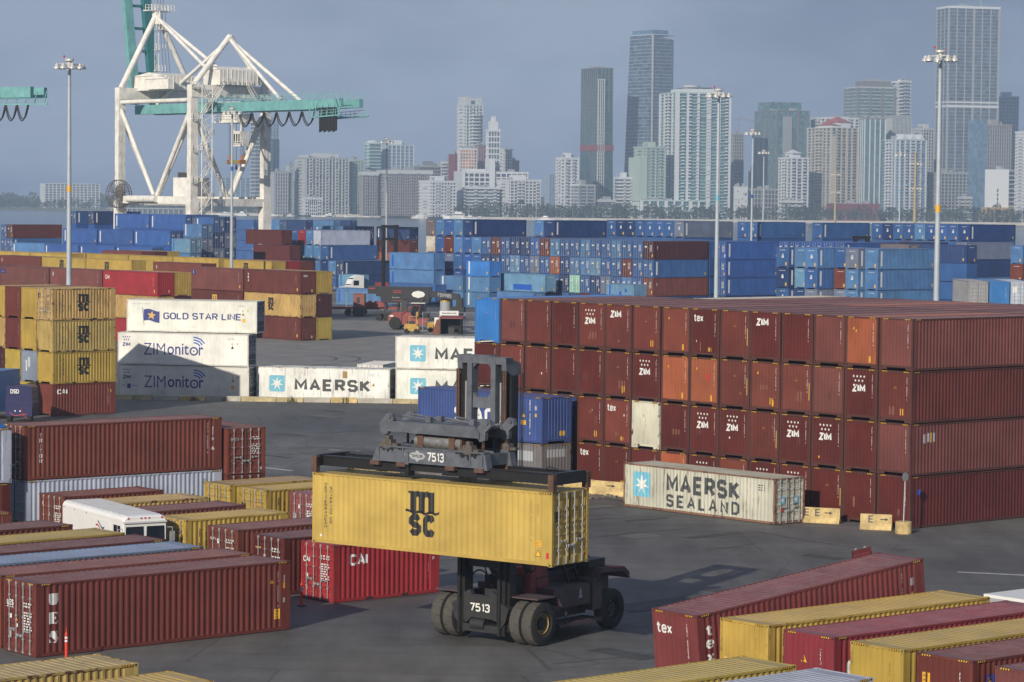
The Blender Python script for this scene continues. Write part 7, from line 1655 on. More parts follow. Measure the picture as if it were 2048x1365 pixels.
# ------------------------------------------------------------------ the city across the bay
BLD = [
   ('hotel', 'long low hazy hotel slab across the bay on the far left', -640.8, 3900, 74.3, 42.4, 34.1, 0.3, 'wht', 3.4, 0.9, 14, ''),
   ('tower', 'hazy striped tower directly behind the crane right leg', -280.3, 3100, 7.4, 13.6, 99.3, 0.5, 'glw', 4, 1.2, 0, ''),
   ('tower', 'hazy blue glass tower beside the striped one behind the crane', -272.7, 3150, 13.9, 14.1, 104.0, 0.4, 'blu', 4, 0.5, 4, ''),
   ('office', 'low pale gridded block right of the crane leg', -249.3, 2980, 13.9, 14.1, 44.0, 0.4, 'gry', 3.4, 1.3, 5, ''),
   ('apartments', 'left wing of the wide grey apartment block', -234.9, 2990, 4.3, 10.1, 51.6, 0.4, 'gry', 3.0, 1.0, 3, ''),
   ('apartments', 'wide grey white apartment block with many vertical fins', -216.9, 2980, 46.0, 42.0, 59.1, 0.35, 'apt', 3.0, 0.9, 13, 'pp'),
   ('apartments', 'slim pale green apartment block right of the wide grey block', -169.9, 3010, 11.2, 14.3, 57.8, 0.4, 'grn', 3.1, 1.1, 4, ''),
   ('tower', 'round blue-green tower with a white dome', -152.8, 3040, 11.1, 17.5, 76.5, 0.4, 'teal', 3.5, 1.0, 0, 'dome'),
   ('tower', 'square blue-white tower right of the domed round tower', -135.4, 3060, 29.2, 26.6, 75.0, 0.35, 'blw', 3.5, 0.8, 6, 'pen'),
   ('apartments', 'narrow brown-grey slab left of the wide brown one', -153.3, 2900, 14.9, 12.1, 44.2, 0.3, 'brn', 3.0, 0.5, 6, 'cap'),
   ('apartments', 'wide brown-grey apartment slab with dense fins', -128.0, 2890, 46.3, 37.4, 46.0, 0.3, 'brn', 3.0, 0.5, 20, 'cap'),
   ('office', 'grey flat block with white left edge behind the brown slab', -97.7, 2960, 26.1, 21.1, 51.6, 0.3, 'dgr', 3.4, 1.0, 8, 'pen'),
   ('apartments', 'small white banded block beside the red tower', -71.4, 2950, 5.5, 7, 55.8, 0.4, 'wht', 3.2, 1.4, 0, ''),
   ('tower', 'tall pale curved tower with glass crown in the middle', -51.3, 3050, 18.5, 23.6, 118.4, 0.4, 'pal', 3.5, 1.3, 5, 'crown'),
   ('tower', 'dark red tower left of the coloured grid building', -60.4, 2930, 4.9, 13.5, 63.4, 0.5, 'red', 3.2, 0.5, 3, ''),
   ('tower', 'white grid tower with red and yellow balconies', -54.9, 2920, 17.5, 12.1, 69.0, 0.25, 'mul', 3.2, 0.8, 6, ''),
   ('tower', 'dark red and grey tower behind the slim white one', -36.6, 2960, 8.1, 12.8, 73.5, 0.4, 'drd', 3.2, 0.6, 3, ''),
   ('tower', 'slim white gridded tower with a stepped top', -26.0, 2900, 11.6, 8.0, 88.3, 0.25, 'wgr', 5.6, 1.5, 4, 'step'),
   ('tower', 'white and dark glass tower right of the slim white tower', -9.4, 2950, 7.4, 14.4, 69.4, 0.4, 'wht', 3.2, 0.7, 3, ''),
   ('tower', 'red topped block at the right of the middle cluster', 0.3, 2960, 5.4, 12.7, 57.7, 0.4, 'red', 3.2, 0.7, 3, ''),
   ('apartments', 'white balcony block low at the shore, left of middle', -81.2, 2840, 25.3, 32.3, 35.4, 0.4, 'wht', 3.2, 1.5, 8, 'pen'),
   ('office', 'wide white office block with central service tower', -50.8, 2880, 67.1, 35.8, 45.3, 0.25, 'wof', 4.2, 1.4, 12, 'tow'),
   ('apartments', 'grey white banded block in front of the wide white office', -43.5, 2850, 29.3, 23.7, 29.4, 0.3, 'wht', 3.0, 1.2, 0, ''),
   ('apartments', 'white ribbed apartment block right of the banded one', -3.2, 2845, 31.6, 37.2, 37.2, 0.35, 'wri', 3.0, 1.1, 8, 'pen'),
   ('tower', 'faint hazy tower far behind the middle white blocks', 46.9, 3700, 9.7, 15.3, 51.2, 0.4, 'blu', 3.4, 0.5, 3, ''),
   ('apartments', 'white balcony tower with a round-slotted left side', 50.4, 2830, 14.4, 18.3, 59.5, 0.4, 'wht', 3.2, 1.4, 2, 'pen'),
   ('tower', 'dark green-grey glass tower with stepped light panel', 84.3, 2900, 17.2, 35.7, 152.0, 0.45, 'dkg', 3.6, 0.35, 4, 'bul'),
   ('apartments', 'white slab with grey right half before the dark tower', 65.1, 2820, 18.9, 27.6, 32.7, 0.6, 'whs', 3.2, 0.7, 2, 'pen'),
   ('apartments', 'small white banded block left of the tall glass tower', 105.1, 2850, 14.7, 11.9, 40.8, 0.3, 'wht', 3.2, 1.5, 0, 'pen'),
   ('tower', 'very tall blue-grey glass tower in the centre right', 142.4, 2950, 27.0, 39.4, 189.5, 0.6, 'gla', 3.6, 0.4, 0, 'four'),
   ('apartments', 'stepped pale green block before the tall glass tower', 131.8, 2840, 20.4, 26.0, 71.4, 0.4, 'grn', 3.0, 1.0, 4, 'stp'),
   ('apartments', 'huge white and teal balcony tower with a round crown', 163.1, 2860, 56.4, 45.5, 126.5, 0.3, 'tea', 3.2, 0.7, 5, 'cyl'),
   ('tower', 'dark unfinished tower with a crane, right of the teal tower', 235.5, 3050, 10.6, 10.7, 90.2, 0.4, 'con', 3.6, 1.0, 5, 'tc'),
   ('office', 'white block with square dots right of the teal tower', 222.9, 2880, 14.4, 11.6, 32.6, 0.3, 'dot', 4.5, 0.1, 0, ''),
   ('office', 'low dark garage block beside the dotted white block', 244.1, 2890, 29.7, 24.0, 30.9, 0.3, 'gar', 4.0, 1.2, 8, ''),
   ('office', 'teal glass office tower with a raised back slab', 271.6, 2950, 36.9, 47.0, 112.2, 0.4, 'tgl', 3.8, 0.35, 3, 'back'),
   ('apartments', 'white residential tower in front of the teal office', 276.0, 2840, 18.7, 23.8, 61.9, 0.4, 'whr', 3.0, 0.8, 3, 'pyr'),
   ('apartments', 'cream and grey tower with red hipped roofs', 318.6, 2870, 32.0, 39.1, 93.0, 0.5, 'crm', 3.0, 0.7, 5, 'redr'),
   ('tower', 'white topped terrace behind the red roofed tower', 322.2, 2960, 41.3, 33.4, 105.8, 0.3, 'wht', 3.2, 1.2, 5, ''),
   ('tower', 'grey-green glass tower with dark penthouse', 358.9, 2980, 41.2, 33.3, 138.6, 0.3, 'ggl', 3.6, 0.7, 3, 'pent'),
   ('tower', 'round white banded tower joined to the grey-green one', 405.7, 2985, 8.5, 20.2, 145.4, 0.4, 'wht', 3.6, 1.1, 0, 'dome'),
   ('tower', 'teal glass tower with white roof screen', 351.3, 2860, 22.0, 15.2, 102.2, 0.25, 'tg2', 3.8, 0.4, 4, ''),
   ('office', 'grey office tower with tall roof fins', 384.7, 2900, 21.3, 21.6, 105.1, 0.4, 'fin', 4.0, 0.4, 14, ''),
   ('apartments', 'white bluish residential tower with gabled crown', 383.7, 2840, 31.3, 34.9, 81.0, 0.45, 'wbl', 3.0, 0.7, 5, 'gab'),
   ('apartments', 'grey apartment tower behind the white bluish tower', 422.9, 2950, 15.5, 24.5, 95.0, 0.4, 'grt', 3.2, 0.9, 5, 'pen'),
   ('tower', 'tallest blue glass tower with white fins, on the right', 436.6, 2880, 54.7, 29.2, 216.0, 0.25, 'pan', 3.6, 0.5, 6, 'belt'),
   ('tower', 'pale blue stepped tower right of the tallest tower', 525.5, 3050, 15.0, 23.7, 132.8, 0.4, 'pbl', 3.5, 0.6, 5, 'pen'),
   ('office', 'office tower, glass on the left and concrete on the right', 472.7, 2850, 29.3, 28.9, 97.1, 0.5, 'ofc', 3.9, 0.9, 10, 'pen'),
   ('office', 'wide low grey parking block beneath the tallest tower', 425.6, 2865, 35.8, 28.9, 48.8, 0.3, 'gar', 3.4, 1.0, 9, ''),
   ('office', 'plain white block near the right edge', 486.3, 2800, 14.7, 28.4, 51.5, 0.7, 'whp', 4.2, 1.4, 0, ''),
   ('apartments', 'white balcony building cut by the right picture edge', 497.6, 2770, 17.4, 17.6, 88.4, 0.4, 'wht', 3.2, 1.3, 5, ''),
   ('condos', 'low teal-white waterside condominium row', 126.4, 2815, 66.7, 36.6, 17.8, 0.2, 'tea', 3.6, 1.0, 8, ''),
   ('office', 'low dark red waterfront building', 319.5, 2830, 45.6, 25.0, 16.6, 0.2, 'red', 4.0, 1.0, 10, ''),
   ('office', 'low beige block left of the dark tower base', 85.3, 2830, 15.8, 12.8, 18.1, 0.3, 'crm', 3.5, 1.6, 0, ''),
   ('office', 'small beige garage by the right glass office', 446.9, 2830, 7.6, 10.6, 24.7, 0.3, 'crm', 3.2, 1.6, 0, ''),
   ('office', 'yellow low base under the plain white block', 470.9, 2790, 31.2, 25.2, 14.2, 0.3, 'yel', 5, 1.2, 4, ''),
   ('apartments', 'low pale block between the trees in the middle', 269.9, 2825, 16.6, 13.4, 19.0, 0.3, 'wht', 3.4, 1.4, 0, ''),
   ('tower', 'hazy pair of blue towers seen through the crane frame', -416.3, 3800, 8.6, 8.7, 42.2, 0.4, 'blu', 3.5, 0.5, 2, ''),
   ('office', 'hazy low block seen through the crane frame', -370.1, 3600, 38.6, 31.2, 42.5, 0.3, 'blu', 3.5, 0.8, 6, ''),
   ('office', 'small hazy white block at the crane right bay', -353.3, 3450, 7.1, 9.8, 24.4, 0.3, 'wht', 3.2, 1.2, 3, ''),
   ('apartments', 'low white block at the foot of the wide apartment block', -211.8, 2900, 17.1, 13.8, 17.2, 0.3, 'wri', 3.0, 1.1, 8, ''),
   ('tower', 'thin pale needle tower between the dark blocks', 260.1, 3100, 5.8, 12.5, 50.8, 0.3, 'wht', 3.2, 1.3, 2, 'pyr'),
]
def glassy(name, col, rough=.25, var=.5, cell=(3.2, 3.2, 3.4)):
    m = mat(name, col, rough); t = m.node_tree; b = t.nodes['Principled BSDF']; N = t.nodes.new; Kk = t.links.new
    tcn = N('ShaderNodeTexCoord'); mp = N('ShaderNodeMapping'); mp.inputs['Scale'].default_value = tuple(1 / c for c in cell); Kk(tcn.outputs['Object'], mp.inputs[0])
    fl = N('ShaderNodeVectorMath'); fl.operation = 'FLOOR'; Kk(mp.outputs[0], fl.inputs[0])
    wn_ = N('ShaderNodeTexWhiteNoise'); Kk(fl.outputs[0], wn_.inputs['Vector'])
    mr = N('ShaderNodeMapRange'); mr.inputs[3].default_value = 1 - var; mr.inputs[4].default_value = 1 + var; Kk(wn_.outputs['Value'], mr.inputs[0])
    v = N('ShaderNodeVectorMath'); v.operation = 'SCALE'; v.inputs[0].default_value = col; Kk(mr.outputs[0], v.inputs['Scale']); Kk(v.outputs[0], b.inputs['Base Color']); return m
GL = dict(dark=glassy('dark_window_glass', (.045, .055, .065)), mid=glassy('grey_window_glass', (.10, .12, .14)), blue=glassy('blue_curtain_glass', (.10, .17, .26), .2, .3), navy=glassy('slate_blue_glass', (.075, .108, .15), .25, .5), teal=glassy('teal_curtain_glass', (.085, .165, .18), .25, .4), green=glassy('green_grey_glass', (.10, .155, .165), .2, .4), dk=glassy('dark_green_glass', (.04, .085, .09), .2, .4), pale=glassy('pale_glass', (.24, .33, .36), .25, .3), red=glassy('red_panel', (.20, .035, .04), .5, .25), multi=glassy('warm_panel', (.34, .14, .06), .5, .8, (5, 5, 6.4)))
BM = dict(w=mat('city_white', (.53, .555, .58), .7), p=mat('city_pale', (.42, .45, .46), .7), g=mat('city_grey', (.27, .285, .30), .7), d=mat('city_dark_grey', (.14, .15, .16), .7), c=mat('city_cream', (.43, .40, .33), .7), b=mat('city_brown_grey', (.29, .275, .265), .7), e=mat('city_pale_green', (.34, .42, .38), .7), r=mat('city_red', (.17, .04, .042), .7), t=mat('city_teal_white', (.38, .50, .49), .6), u=mat('city_blue_white', (.33, .40, .47), .6), q=mat('city_red_roof', (.30, .07, .055), .8), y=mat('city_yellow', (.45, .30, .12), .8))
ST = dict(wht=('mid', 'w', 'w'), glw=('mid', 'p', 'p'), blu=('blue', 'g', 'u'), gry=('mid', 'g', 'p'), apt=('dark', 'g', 'p'), grn=('pale', 'e', 'e'), teal=('teal', 't', 'w'), blw=('blue', 'u', 'w'), brn=('dark', 'b', 'b'), dgr=('dark', 'g', 'd'), pal=('pale', 'p', 'w'), red=('red', 'r', 'r'), mul=('multi', 'w', 'w'), drd=('red', 'd', 'g'), wgr=('mid', 'w', 'w'), wof=('dark', 'w', 'w'), wri=('mid', 'w', 'w'), dkg=('dk', 'd', 'd'), whs=('mid', 'w', 'g'), gla=('navy', 'u', 'u'), tea=('teal', 't', 'w'), con=('dark', 'g', 'g'), dot=('pale', 'w', 'w'), gar=('dark', 'g', 'g'), tgl=('teal', 'd', 'd'), whr=('mid', 'w', 'w'), crm=('mid', 'p', 'c'), ggl=('green', 'p', 'd'), tg2=('teal', 'd', 'w'), fin=('mid', 'g', 'p'), wbl=('blue', 'u', 'w'), grt=('dark', 'p', 'p'), pan=('navy', 'g', 'g'), pbl=('blue', 'u', 'u'), ofc=('blue', 'b', 'b'), whp=('dark', 'w', 'w'), yel=('dark', 'y', 'y'))
def ring(mb, a, b, x0, z0, z1, pr, mi=0): mb.box(x0 - pr, x0 + a + pr, -pr, b + pr, z0, z1, mi)
def building(nm, lab, xc, d, a, b, h, yaw, st, fh, sl, pn, ex):
    o = thing({'hotel': 'hotel_building', 'tower': 'tower', 'office': 'office_building', 'apartments': 'apartment_building', 'condos': 'apartment_building'}[nm], lab, 'hotel' if nm == 'hotel' else ('tower' if nm == 'tower' else 'building'), (xc, d, .3), yaw)
    g, s, p = ST[st]; far = d > 3350
    core = MB(); core.box(0, a, 0, b, 0, h - .5)
    if st == 'gla':                                                  # tapering left flank
        core = MB(); core.add([(-a * .28, 0, 0), (a, 0, 0), (a, b, 0), (-a * .28, b, 0), (0, 0, h), (a, 0, h - 5), (a, b, h - 5), (0, b, h)], [(0, 3, 2, 1), (4, 5, 6, 7), (0, 1, 5, 4), (1, 2, 6, 5), (2, 3, 7, 6), (3, 0, 4, 7)])
    if st == 'dkg': core = MB(); core.add([(0, -2, 0), (a + 1.2, -2, 0), (a + 1.2, b, 0), (-1.5, b, 0), (.4, 0, h), (a - .4, 0, h), (a - .4, b, h), (.4, b, h)], [(0, 3, 2, 1), (4, 5, 6, 7), (0, 1, 5, 4), (1, 2, 6, 5), (2, 3, 7, 6), (3, 0, 4, 7)])
    part('glass_wall', core, GL[g], o)
    n = max(1, int(h / fh)); fl = MB(); pr = .9 if sl > .8 else .35
    if st in ('tea', 'wht', 'whr', 'pal', 'wbl', 'crm', 'grn'): pr = 1.3
    for i in range(1, n + 1):
        z = h * i / n
        k = -a * .28 * (1 - z / h) if st == 'gla' else 0
        if st in ('apt', 'wri', 'tea', 'crm', 'whr', 'wbl') and i % 9 == 4: continue
        fl.box(k - pr, a + pr, -pr, b + pr, z - sl, z)
    q = part('floor_slab', fl, BM[s], o); q['kind'] = 'stuff'
    if st in ('wht', 'tea', 'whr', 'wbl', 'crm', 'wri', 'apt', 'grn', 'pal', 'grt', 'brn') and not far:   # balconies in stacks, some left out
        bm_ = MB(); rb_ = random.Random(int(xc) + 5); nz_ = max(2, int(a / 9)); z_ = [(rb_.uniform(.0, .6), rb_.uniform(.3, .4)) for _ in range(nz_)]
        for i in range(1, n):
            z = h * i / n
            for k, (s0, w0) in enumerate(z_):
                if rb_.random() < .12: continue
                x0 = a * (k + s0) / nz_; x1 = x0 + a * w0 / nz_; bm_.box(x0, x1, -pr - 1.3, -pr + .1, z - .25, z + .05); bm_.box(x0, x1, -pr - 1.32, -pr - 1.2, z + .05, z + 1.05)
            if rb_.random() > .1: bm_.box(-pr - 1.3, -pr + .1, b * .3, b * .62, z - .25, z + .05); bm_.box(-pr - 1.32, -pr - 1.2, b * .3, b * .62, z + .05, z + 1.05)
        q = part('balcony', bm_, BM[p], o); q['kind'] = 'stuff'
    if pn:
        pm = MB(); bw = max(.6, a / pn * (.16 if st == 'pan' else .42 if st in ('apt', 'brn') else .25)); pp = pr + .25
        if st == 'tea': pp = 1.6
        for i in range(pn + 1):
            x = a * i / pn; w = bw * (1.6 if (st in ('tea', 'pan', 'crm') and i % 3 == 0) else .8)
            pm.box(x - w / 2, x + w / 2, -pp, .1, 0, h); pm.box(x - w / 2, x + w / 2, b - .1, b + pp, 0, h)
        m2 = max(1, int(round(pn * b / a)))
        for i in range(m2 + 1):
            y = b * i / m2
            if 0 < i < m2: pm.box(-pp, .1, y - bw * .4, y + bw * .4, 0, h - .2); pm.box(a - .1, a + pp, y - bw * .4, y + bw * .4, 0, h - .2)
        q = part('pier', pm, BM[p], o); q['kind'] = 'stuff'
    if far: return o
    # window frames read as a finer joint pattern on the nearer blocks
    def rb(name, x0, x1, y0, y1, z0, z1, m): part(name, MB().box(x0, x1, y0, y1, z0, z1), m, o)
    rb('parapet', -pr - .2, a + pr + .2, -pr - .2, b + pr + .2, h - .05, h + .9, BM[s])
    rnd = random.Random(int(xc * 10) + d)
    for i in range(5): x = rnd.uniform(.04, .8) * a; y = rnd.uniform(.2, .5) * b; rb('roof_unit', x, x + a * rnd.uniform(.06, .16), y, y + b * .25, h + .85 - .01 * i, h + rnd.uniform(1.6, 4.5), BM['g'])
    if ex in ('pen', 'pp', 'stp'):
        rb('penthouse', a * .3, a * .62, b * .2, b * .8, h + .9, h + 5.5, BM[p])
        if ex == 'pp': rb('penthouse', a * .02, a * .12, b * .2, b * .8, h + .9, h + 3.5, BM[p]); rb('penthouse', a * .75, a * .82, b * .2, b * .8, h + .9, h + 5, BM[p])
        if ex == 'stp': rb('lower_wing', -a * .35, -.5, 0, b, 0, h * .86, BM['e']); 
    if ex == 'cap': rb('roof_cap', -1.5, a + 1.5, -1.5, b + 1.5, h - 3.2, h + .6, BM['p'])
    if ex == 'dome':
        mb = MB(); r = min(a, b) * .62; mb.lathe([(r, h - h * .96), (r, h)], 28, 0, Matrix.Translation((a / 2, b / 2, 0))); part('round_drum', mb, GL['pale'], o, True)
        mb = MB()
        for i in range(int(h / fh)): z = h * (i + .5) / int(h / fh); mb.lathe([(r + .9, z), (r + .9, z + 1.0), (r, z + 1.0)], 28, 0, Matrix.Translation((a / 2, b / 2, 0)))
        q = part('floor_ring', mb, BM['t' if st == 'teal' else 'w'], o); q['kind'] = 'stuff'
        mb = MB(); mb.lathe([(r, h)] + [(r * math.cos(t * .157), h + r * .55 * math.sin(t * .157)) for t in range(1, 11)], 28, 0, Matrix.Translation((a / 2, b / 2, 0))); part('dome', mb, BM['w'], o, True)
    if ex == 'crown':
        rb('crown_wall', 0, a * .3, 0, b, h, h + 9, BM['p']); rb('crown_wall', a * .72, a, 0, b, h, h + 8, BM['p']); rb('crown_glass', a * .3, a * .72, b * .2, b * .8, h, h + 5, GL['pale'])
        mb = MB(); r = a * .42
        for i in range(int(h * .92 / fh)): z = fh * (i + 1); mb.lathe([(r, z - 1.6), (r + 1.4, z - 1.6), (r + 1.4, z - .3), (r, z - .3)], 24, 0, Matrix.Translation((a * .62, b * .18, 0)))
        q = part('balcony_ring', mb, BM['p'], o); q['kind'] = 'stuff'
    if ex == 'step': rb('upper_block', a * .12, a * .88, b * .1, b * .9, h, h + 9, BM['w']); rb('top_block', a * .3, a * .7, b * .3, b * .7, h + 9, h + 14, BM['w'])
    if ex == 'tow': rb('service_tower', a * .40, a * .48, -3, b * .5, 0, h + 14, BM['w']); rb('side_wall', -1.6, 1.5, -2, b, 0, h + 1, BM['w']); rb('roof_block', a * .05, a * .35, 2, b * .6, h, h + 3.2, BM['w'])
    if ex == 'bul':
        for i in range(int(h * .86 / fh)):
            pass
        mb = MB()
        for i in range(int(h * .9 / fh)):
            z = fh * (i + 2); mb.box(a * .02, a * .42, -2.2 + 2 * z / h - .25, -1.9 + 2 * z / h, z, z + .8)
        for x in (.02, .16, .28, .42): mb.box(a * x - .3, a * x + .3, -2.35, -.2, 6, h * .93)
        q = part('light_panel_frame', mb, BM['p'], o); q['kind'] = 'stuff'
        rb('plant_floor_band', -1.2, a + 1.2, -1.9, b, h * .45, h * .49, GL['red'])
    if ex == 'four': rb('crown_screen', 0, a * .72, 0, b * .9, h, h + 5, GL['blue']); rb('flank_fin', -a * .05, .4, -1.2, -.2, 0, h, BM['p'])
    if ex == 'cyl':
        mb = MB(); mb.lathe([(8.5, h), (8.5, h + 8.5), (.001, h + 9)], 24, 0, Matrix.Translation((a * .42, b * .5, 0))); part('round_crown', mb, BM['p'], o, True); rb('roof_disc', a * .25, a * .75, b * .1, b * .9, h + 5.6, h + 6.2, BM['d']); rb('upper_block', a * .16, a * .78, 2, b - 2, h, h + 4.5, BM['w'])
    if ex == 'tc':
        mb = MB(); mb.beam((a * .5, 0, h), (a * .5, 0, h + 18), 1.0); mb.beam((a * .5 - 6, 0, h + 16), (a * .5 + 19, 0, h + 15), .7); mb.beam((a * .5, 0, h + 19), (a * .5 + 16, 0, h + 15.2), .25); mb.beam((a * .5 + 17.5, 0, h + 15), (a * .5 + 17.5, 0, h + 11.5), .6); part('tower_crane', mb, BM['g'], o)
    if ex == 'back': rb('rear_slab', a * .12, a + 4, b * .5, b + 4, 0, h + 10, GL['teal']); rb('bay_panel', a * .18, a * .46, -1.2, -.3, h * .52, h * .95, BM['g']); rb('bay_stem', a * .30, a * .35, -1.1, -.3, h * .36, h * .52, BM['g']); rb('base_block', 0, a, -.9, 0, 0, h * .34, GL['dk'])
    if ex == 'pyr': rb('upper_block', a * .2, a * .7, b * .2, b * .8, h, h + 5, BM['w']); part('roof', MB().add([(a * .15, b * .1, h + 5), (a * .75, b * .1, h + 5), (a * .75, b * .9, h + 5), (a * .15, b * .9, h + 5), (a * .45, b * .5, h + 9)], [(0, 1, 4), (1, 2, 4), (2, 3, 4), (3, 0, 4)]), BM['w'], o)
    if ex == 'redr':
        for x0, x1, hh in ((a * .05, a * .38, 6), (a * .30, a * .80, 12)):
            rb('roof_wall', x0 + 1, x1 - 1, 1, b * .7, h, h + hh * .5, BM['w']); part('hip_roof', MB().add([(x0, 0, h + hh * .5), (x1, 0, h + hh * .5), (x1, b * .75, h + hh * .5), (x0, b * .75, h + hh * .5), (x0 * .6 + x1 * .4, b * .37, h + hh), (x0 * .4 + x1 * .6, b * .37, h + hh)], [(0, 1, 5, 4), (1, 2, 5), (2, 3, 4, 5), (3, 0, 4), (0, 3, 2, 1)]), BM['q'], o)
        rb('cream_bay', a * -.02, a * .18, -2.0, -.2, h * .10, h * .92, BM['c']); rb('red_base', -2, a * .4, -2.2, -1.0, 0, h * .09, BM['r'])
    if ex == 'pent': rb('penthouse', a * .22, a * .95, b * .15, b * .85, h, h + 7, BM['d']); rb('roof_slab', a * .3, a * .9, b * .2, b * .8, h + 7, h + 9, BM['g'])
    if ex == 'gab':
        for i in range(3):
            x = a * (.04 + .33 * i); part('gable', MB().prism([(x, h), (x + a * .26, h), (x + a * .13, h + 6)], -1.2, b * .4, 'y'), BM['w'], o)
    if ex == 'belt':
        rb('mechanical_belt', -.8, a + .8, -.8, b + .8, h * .535, h * .545, BM['w']); rb('mechanical_belt', -.8, a + .8, -.8, b + .8, h * .555, h * .562, BM['w']); rb('roof_frame', -1, a + 1, -1, b + 1, h - 1.0, h + 1.4, BM['w']); rb('roof_unit', a * .2, a * .6, b * .2, b * .8, h - 3, h + .5, BM['p']); part('spire', MB().tube((a * .75, b * .5, h), (a * .75, b * .5, h + 9), .9, .4, 8), BM['g'], o)
    if st == 'dot':
        mb = MB(); rnd2 = random.Random(4)
        for i in range(26): x = rnd2.uniform(.05, .92) * a; z = rnd2.uniform(.06, .92) * h; mb.box(x, x + 1.1, -.5, -.38, z, z + 1.1)
        rb('screen_wall', -.3, a + .3, -.37, .2, 0, h, BM['w']); q = part('window', mb, GL['dark'], o); q['kind'] = 'stuff'
    if st == 'whp': 
        rb('blank_wall', -1.4, -.9, -1, b + 1, 0, h + .5, BM['w']); mb = MB()
        for i in range(7): mb.box(-1.5, -1.42, b * .42, b * .48, 5 + i * 4.2, 8 + i * 4.2)
        part('slot_window', mb, GL['dark'], o)
    if st == 'ofc': rb('glass_flank', -1.4, -1.0, -1, b + 1, 0, h + 5, GL['blue'])
    return o
for row in BLD: building(*row)

# ------------------------------------------------------------------ vegetation along the shore
LEAF = mat('shore_foliage', (.034, .050, .024), .8, 0, .5, .35); LEAF2 = mat('palm_foliage', (.075, .095, .045), .8, 0, .4, .5); TRUNK = mat('palm_trunk', (.20, .17, .13), .9)
def crown_pts(rn, r, h, n):
    for i in range(n):
        a = rn.uniform(0, 6.283); rad = r * math.sqrt(rn.random()); z = rn.random() ** .7
        k = math.sqrt(max(0, 1 - (2 * z - 1) ** 2)); yield rad * k * math.cos(a), rad * k * math.sin(a), h * z
def shore_y(x):
    P = [(-2400, 3700), (-800, 3700), (-420, 3560), (-330, 3080), (-150, 2990), (-30, 2800), (90, 2770), (700, 2735), (2400, 2735)]
    for (a, ya), (b, yb) in zip(P, P[1:]):
        if a <= x <= b: return ya + (yb - ya) * (x - a) / (b - a)
    return 3000
rn = random.Random(21)
mb = MB(); tr = MB()
for i in range(620):
    if i < 430: x = rn.uniform(-330, 560); y = shore_y(x) + rn.uniform(6, 50)
    else: x = rn.uniform(-900, -330); y = shore_y(x) + rn.uniform(4, 120)
    H_ = rn.uniform(7, 15) * (1.25 if rn.random() < .2 else 1); r = rn.uniform(3.5, 7.5); z0 = H_ * .22
    tr.tube((x, y, .3), (x + rn.uniform(-.6, .6), y, H_ * .6), .35, .18, 5, 0, False)
    for px, py, pz in crown_pts(rn, r, H_ - z0, 58):
        s = rn.uniform(.55, 1.25); ax = Vector((rn.uniform(-1, 1), rn.uniform(-1, 1), rn.uniform(-.6, 1))).normalized(); q = ax.orthogonal().normalized(); w = ax.cross(q); c = Vector((x + px, y + py, z0 + pz))
        mb.add([c + q * s, c + w * s * .8, c - q * s, c - w * s * .8], [(0, 1, 2, 3)])
o = part('shoreline_trees', mb, LEAF); o['kind'] = 'stuff'; tag(o, 'dark green mass of trees along the far shoreline', 'trees')
part('trunks', tr, TRUNK, o)
pal_lab = ['before the white block left of middle', 'before the banded apartment block', 'left of the white ribbed block', 'before the white slab with the grey half', 'beside the dark tower base', 'before the teal-white condominium row', 'left end of the low red building', 'right end of the low red building', 'before the white bluish tower', 'before the low grey parking block', 'left of the plain white block', 'before the plain white block', 'at the foot of the wide grey block', 'near the marina boats']
PX = [-58, -36, -14, 58, 78, 148, 322, 352, 378, 418, 450, 474, -200, -150]
for i, x in enumerate(PX):
    y = shore_y(x) + rn.uniform(3, 9); h = rn.uniform(9, 13); o = thing('palm_tree', 'tall palm tree ' + pal_lab[i], 'palm tree', (x, y, .3), rn.random() * 6, 'palm trees along the far shore')
    g = MB(); g.tube((0, 0, 0), (.5, 0, h), .32, .2, 7); part('trunk', g, TRUNK, o)
    g = MB()
    for k in range(22):
        a = rn.uniform(0, 6.283); el = rn.uniform(-.5, 1.0); L_ = rn.uniform(2.6, 3.8); pts = []
        for j in range(5): t = j / 4; rr_ = L_ * t * math.cos(el * (1 - .3 * t)); pts.append(Vector((.5 + rr_ * math.cos(a), rr_ * math.sin(a), h + L_ * (math.sin(el) * t - .75 * t * t))))
        for p, q in zip(pts, pts[1:]): sd = Vector((-math.sin(a), math.cos(a), 0)) * .38; g.add([p - sd, q - sd * .7, q + Vector((0, 0, .18)), p + Vector((0, 0, .18))], [(0, 1, 2, 3)]); g.add([p + sd, q + sd * .7, q + Vector((0, 0, .18)), p + Vector((0, 0, .18))], [(0, 3, 2, 1)])
    part('crown', g, LEAF2, o)
# far hazy tree line and low hills of the mainland so the water does not run to the sky
mb = MB()
for i in range(900):
    x = rn.uniform(-1000, 900); y = 4300 + rn.uniform(0, 150); H_ = rn.uniform(9, 22); r = rn.uniform(8, 16)
    for px, py, pz in crown_pts(rn, r, H_, 14):
        s = rn.uniform(2.2, 4.2); ax = Vector((rn.uniform(-1, 1), -1, rn.uniform(-.4, 1))).normalized(); q = ax.orthogonal().normalized(); w = ax.cross(q); c = Vector((x + px, y + py, pz)); mb.add([c + q * s, c + w * s, c - q * s, c - w * s], [(0, 1, 2, 3)])
o = part('distant_woods', mb, LEAF); o['kind'] = 'stuff'; tag(o, 'hazy line of woods beyond the bay', 'woods')
# causeway across the bay behind the crane
g = MB(); g.box(-470, -250, 3300, 3312, 3.2, 4.6); o = thing('causeway', 'long low causeway bridge on piers crossing the bay', 'bridge', (0, 0, 0)); part('deck', g, BM['g'], o)
for i in range(36): g = MB(); g.box(-466 + 6 * i, -464.4 + 6 * i, 3301, 3311, -2.2, 3.2); part('pier', g, BM['g'], o)
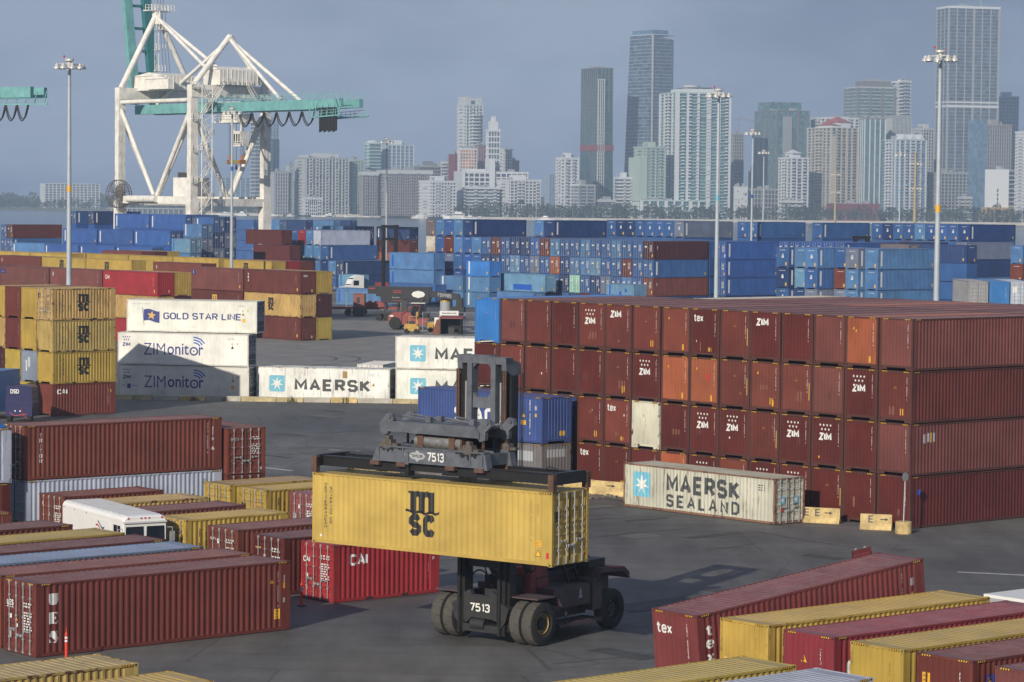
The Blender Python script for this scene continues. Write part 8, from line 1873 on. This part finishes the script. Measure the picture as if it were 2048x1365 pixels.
# boats of the marina
BOATW = mat('boat_white', (.75, .75, .74), .4)
BX = sorted([rn.uniform(-318, -40) for _ in range(22)] + [rn.uniform(-40, 60) for _ in range(3)])
for i, x in enumerate(BX):
    y = shore_y(x) - rn.uniform(20, 55); L_ = rn.uniform(8, 16) if i not in (16, 19) else 26
    lab = '%s white boat, %s from the left along the far shore' % (['small', 'tall-masted', 'twin-deck', 'low', 'long'][i % 5], ORD[i])
    if i in (16, 19): lab = ['large white motor yacht moored below the brown slab', 'second large white yacht beside the marina mouth'][i == 19]
    o = thing('moored_boat', lab, 'boat', (x, y, -1.6), rn.choice((0, 3.14)) + rn.uniform(-.5, .5), 'white boats moored along the far shore'); g = MB(); k = L_
    g.add([(-k / 2, -k * .13, .0), (k * .3, -k * .12, 0), (k / 2, 0, .2), (k * .3, k * .12, 0), (-k / 2, k * .13, 0), (-k / 2, -k * .15, k * .11), (k * .28, -k * .15, k * .12), (k * .56, 0, k * .15), (k * .28, k * .15, k * .12), (-k / 2, k * .15, k * .11)], [(0, 1, 6, 5), (1, 2, 7, 6), (2, 3, 8, 7), (3, 4, 9, 8), (4, 0, 5, 9), (5, 6, 7, 8, 9)]); part('hull', g, BOATW, o)
    g = MB(); g.box(-k * .3, k * .15, -k * .1, k * .1, k * .11, k * .22); g.box(-k * .2, k * .05, -k * .08, k * .08, k * .22, k * .29); part('cabin', g, BOATW, o); g = MB(); g.box(-k * .29, k * .16, -k * .103, k * .103, k * .15, k * .19); part('window', g, GL['dark'], o)
    if i % 5 == 1: g = MB(); g.tube((0, 0, k * .1), (0, 0, k * 1.05), .12, .06, 5); part('mast', g, BOATW, o)
# ------------------------------------------------------------------ haze
m = bpy.data.materials.new('haze_air'); m.use_nodes = True; t = m.node_tree; t.nodes.clear()
oo = t.nodes.new('ShaderNodeOutputMaterial'); vv = t.nodes.new('ShaderNodeVolumePrincipled'); vv.inputs['Color'].default_value = (.62, .79, 1.0, 1); vv.inputs['Density'].default_value = HAZE; vv.inputs['Anisotropy'].default_value = .0
t.links.new(vv.outputs[0], oo.inputs['Volume'])
g = MB(); g.box(-2500, 2500, -170, 5700, -3.6, 275); hz_ = part('haze', g, m); hz_['kind'] = 'stuff'; tag(hz_, 'thin blue haze over the yard, the bay and the city', 'haze')
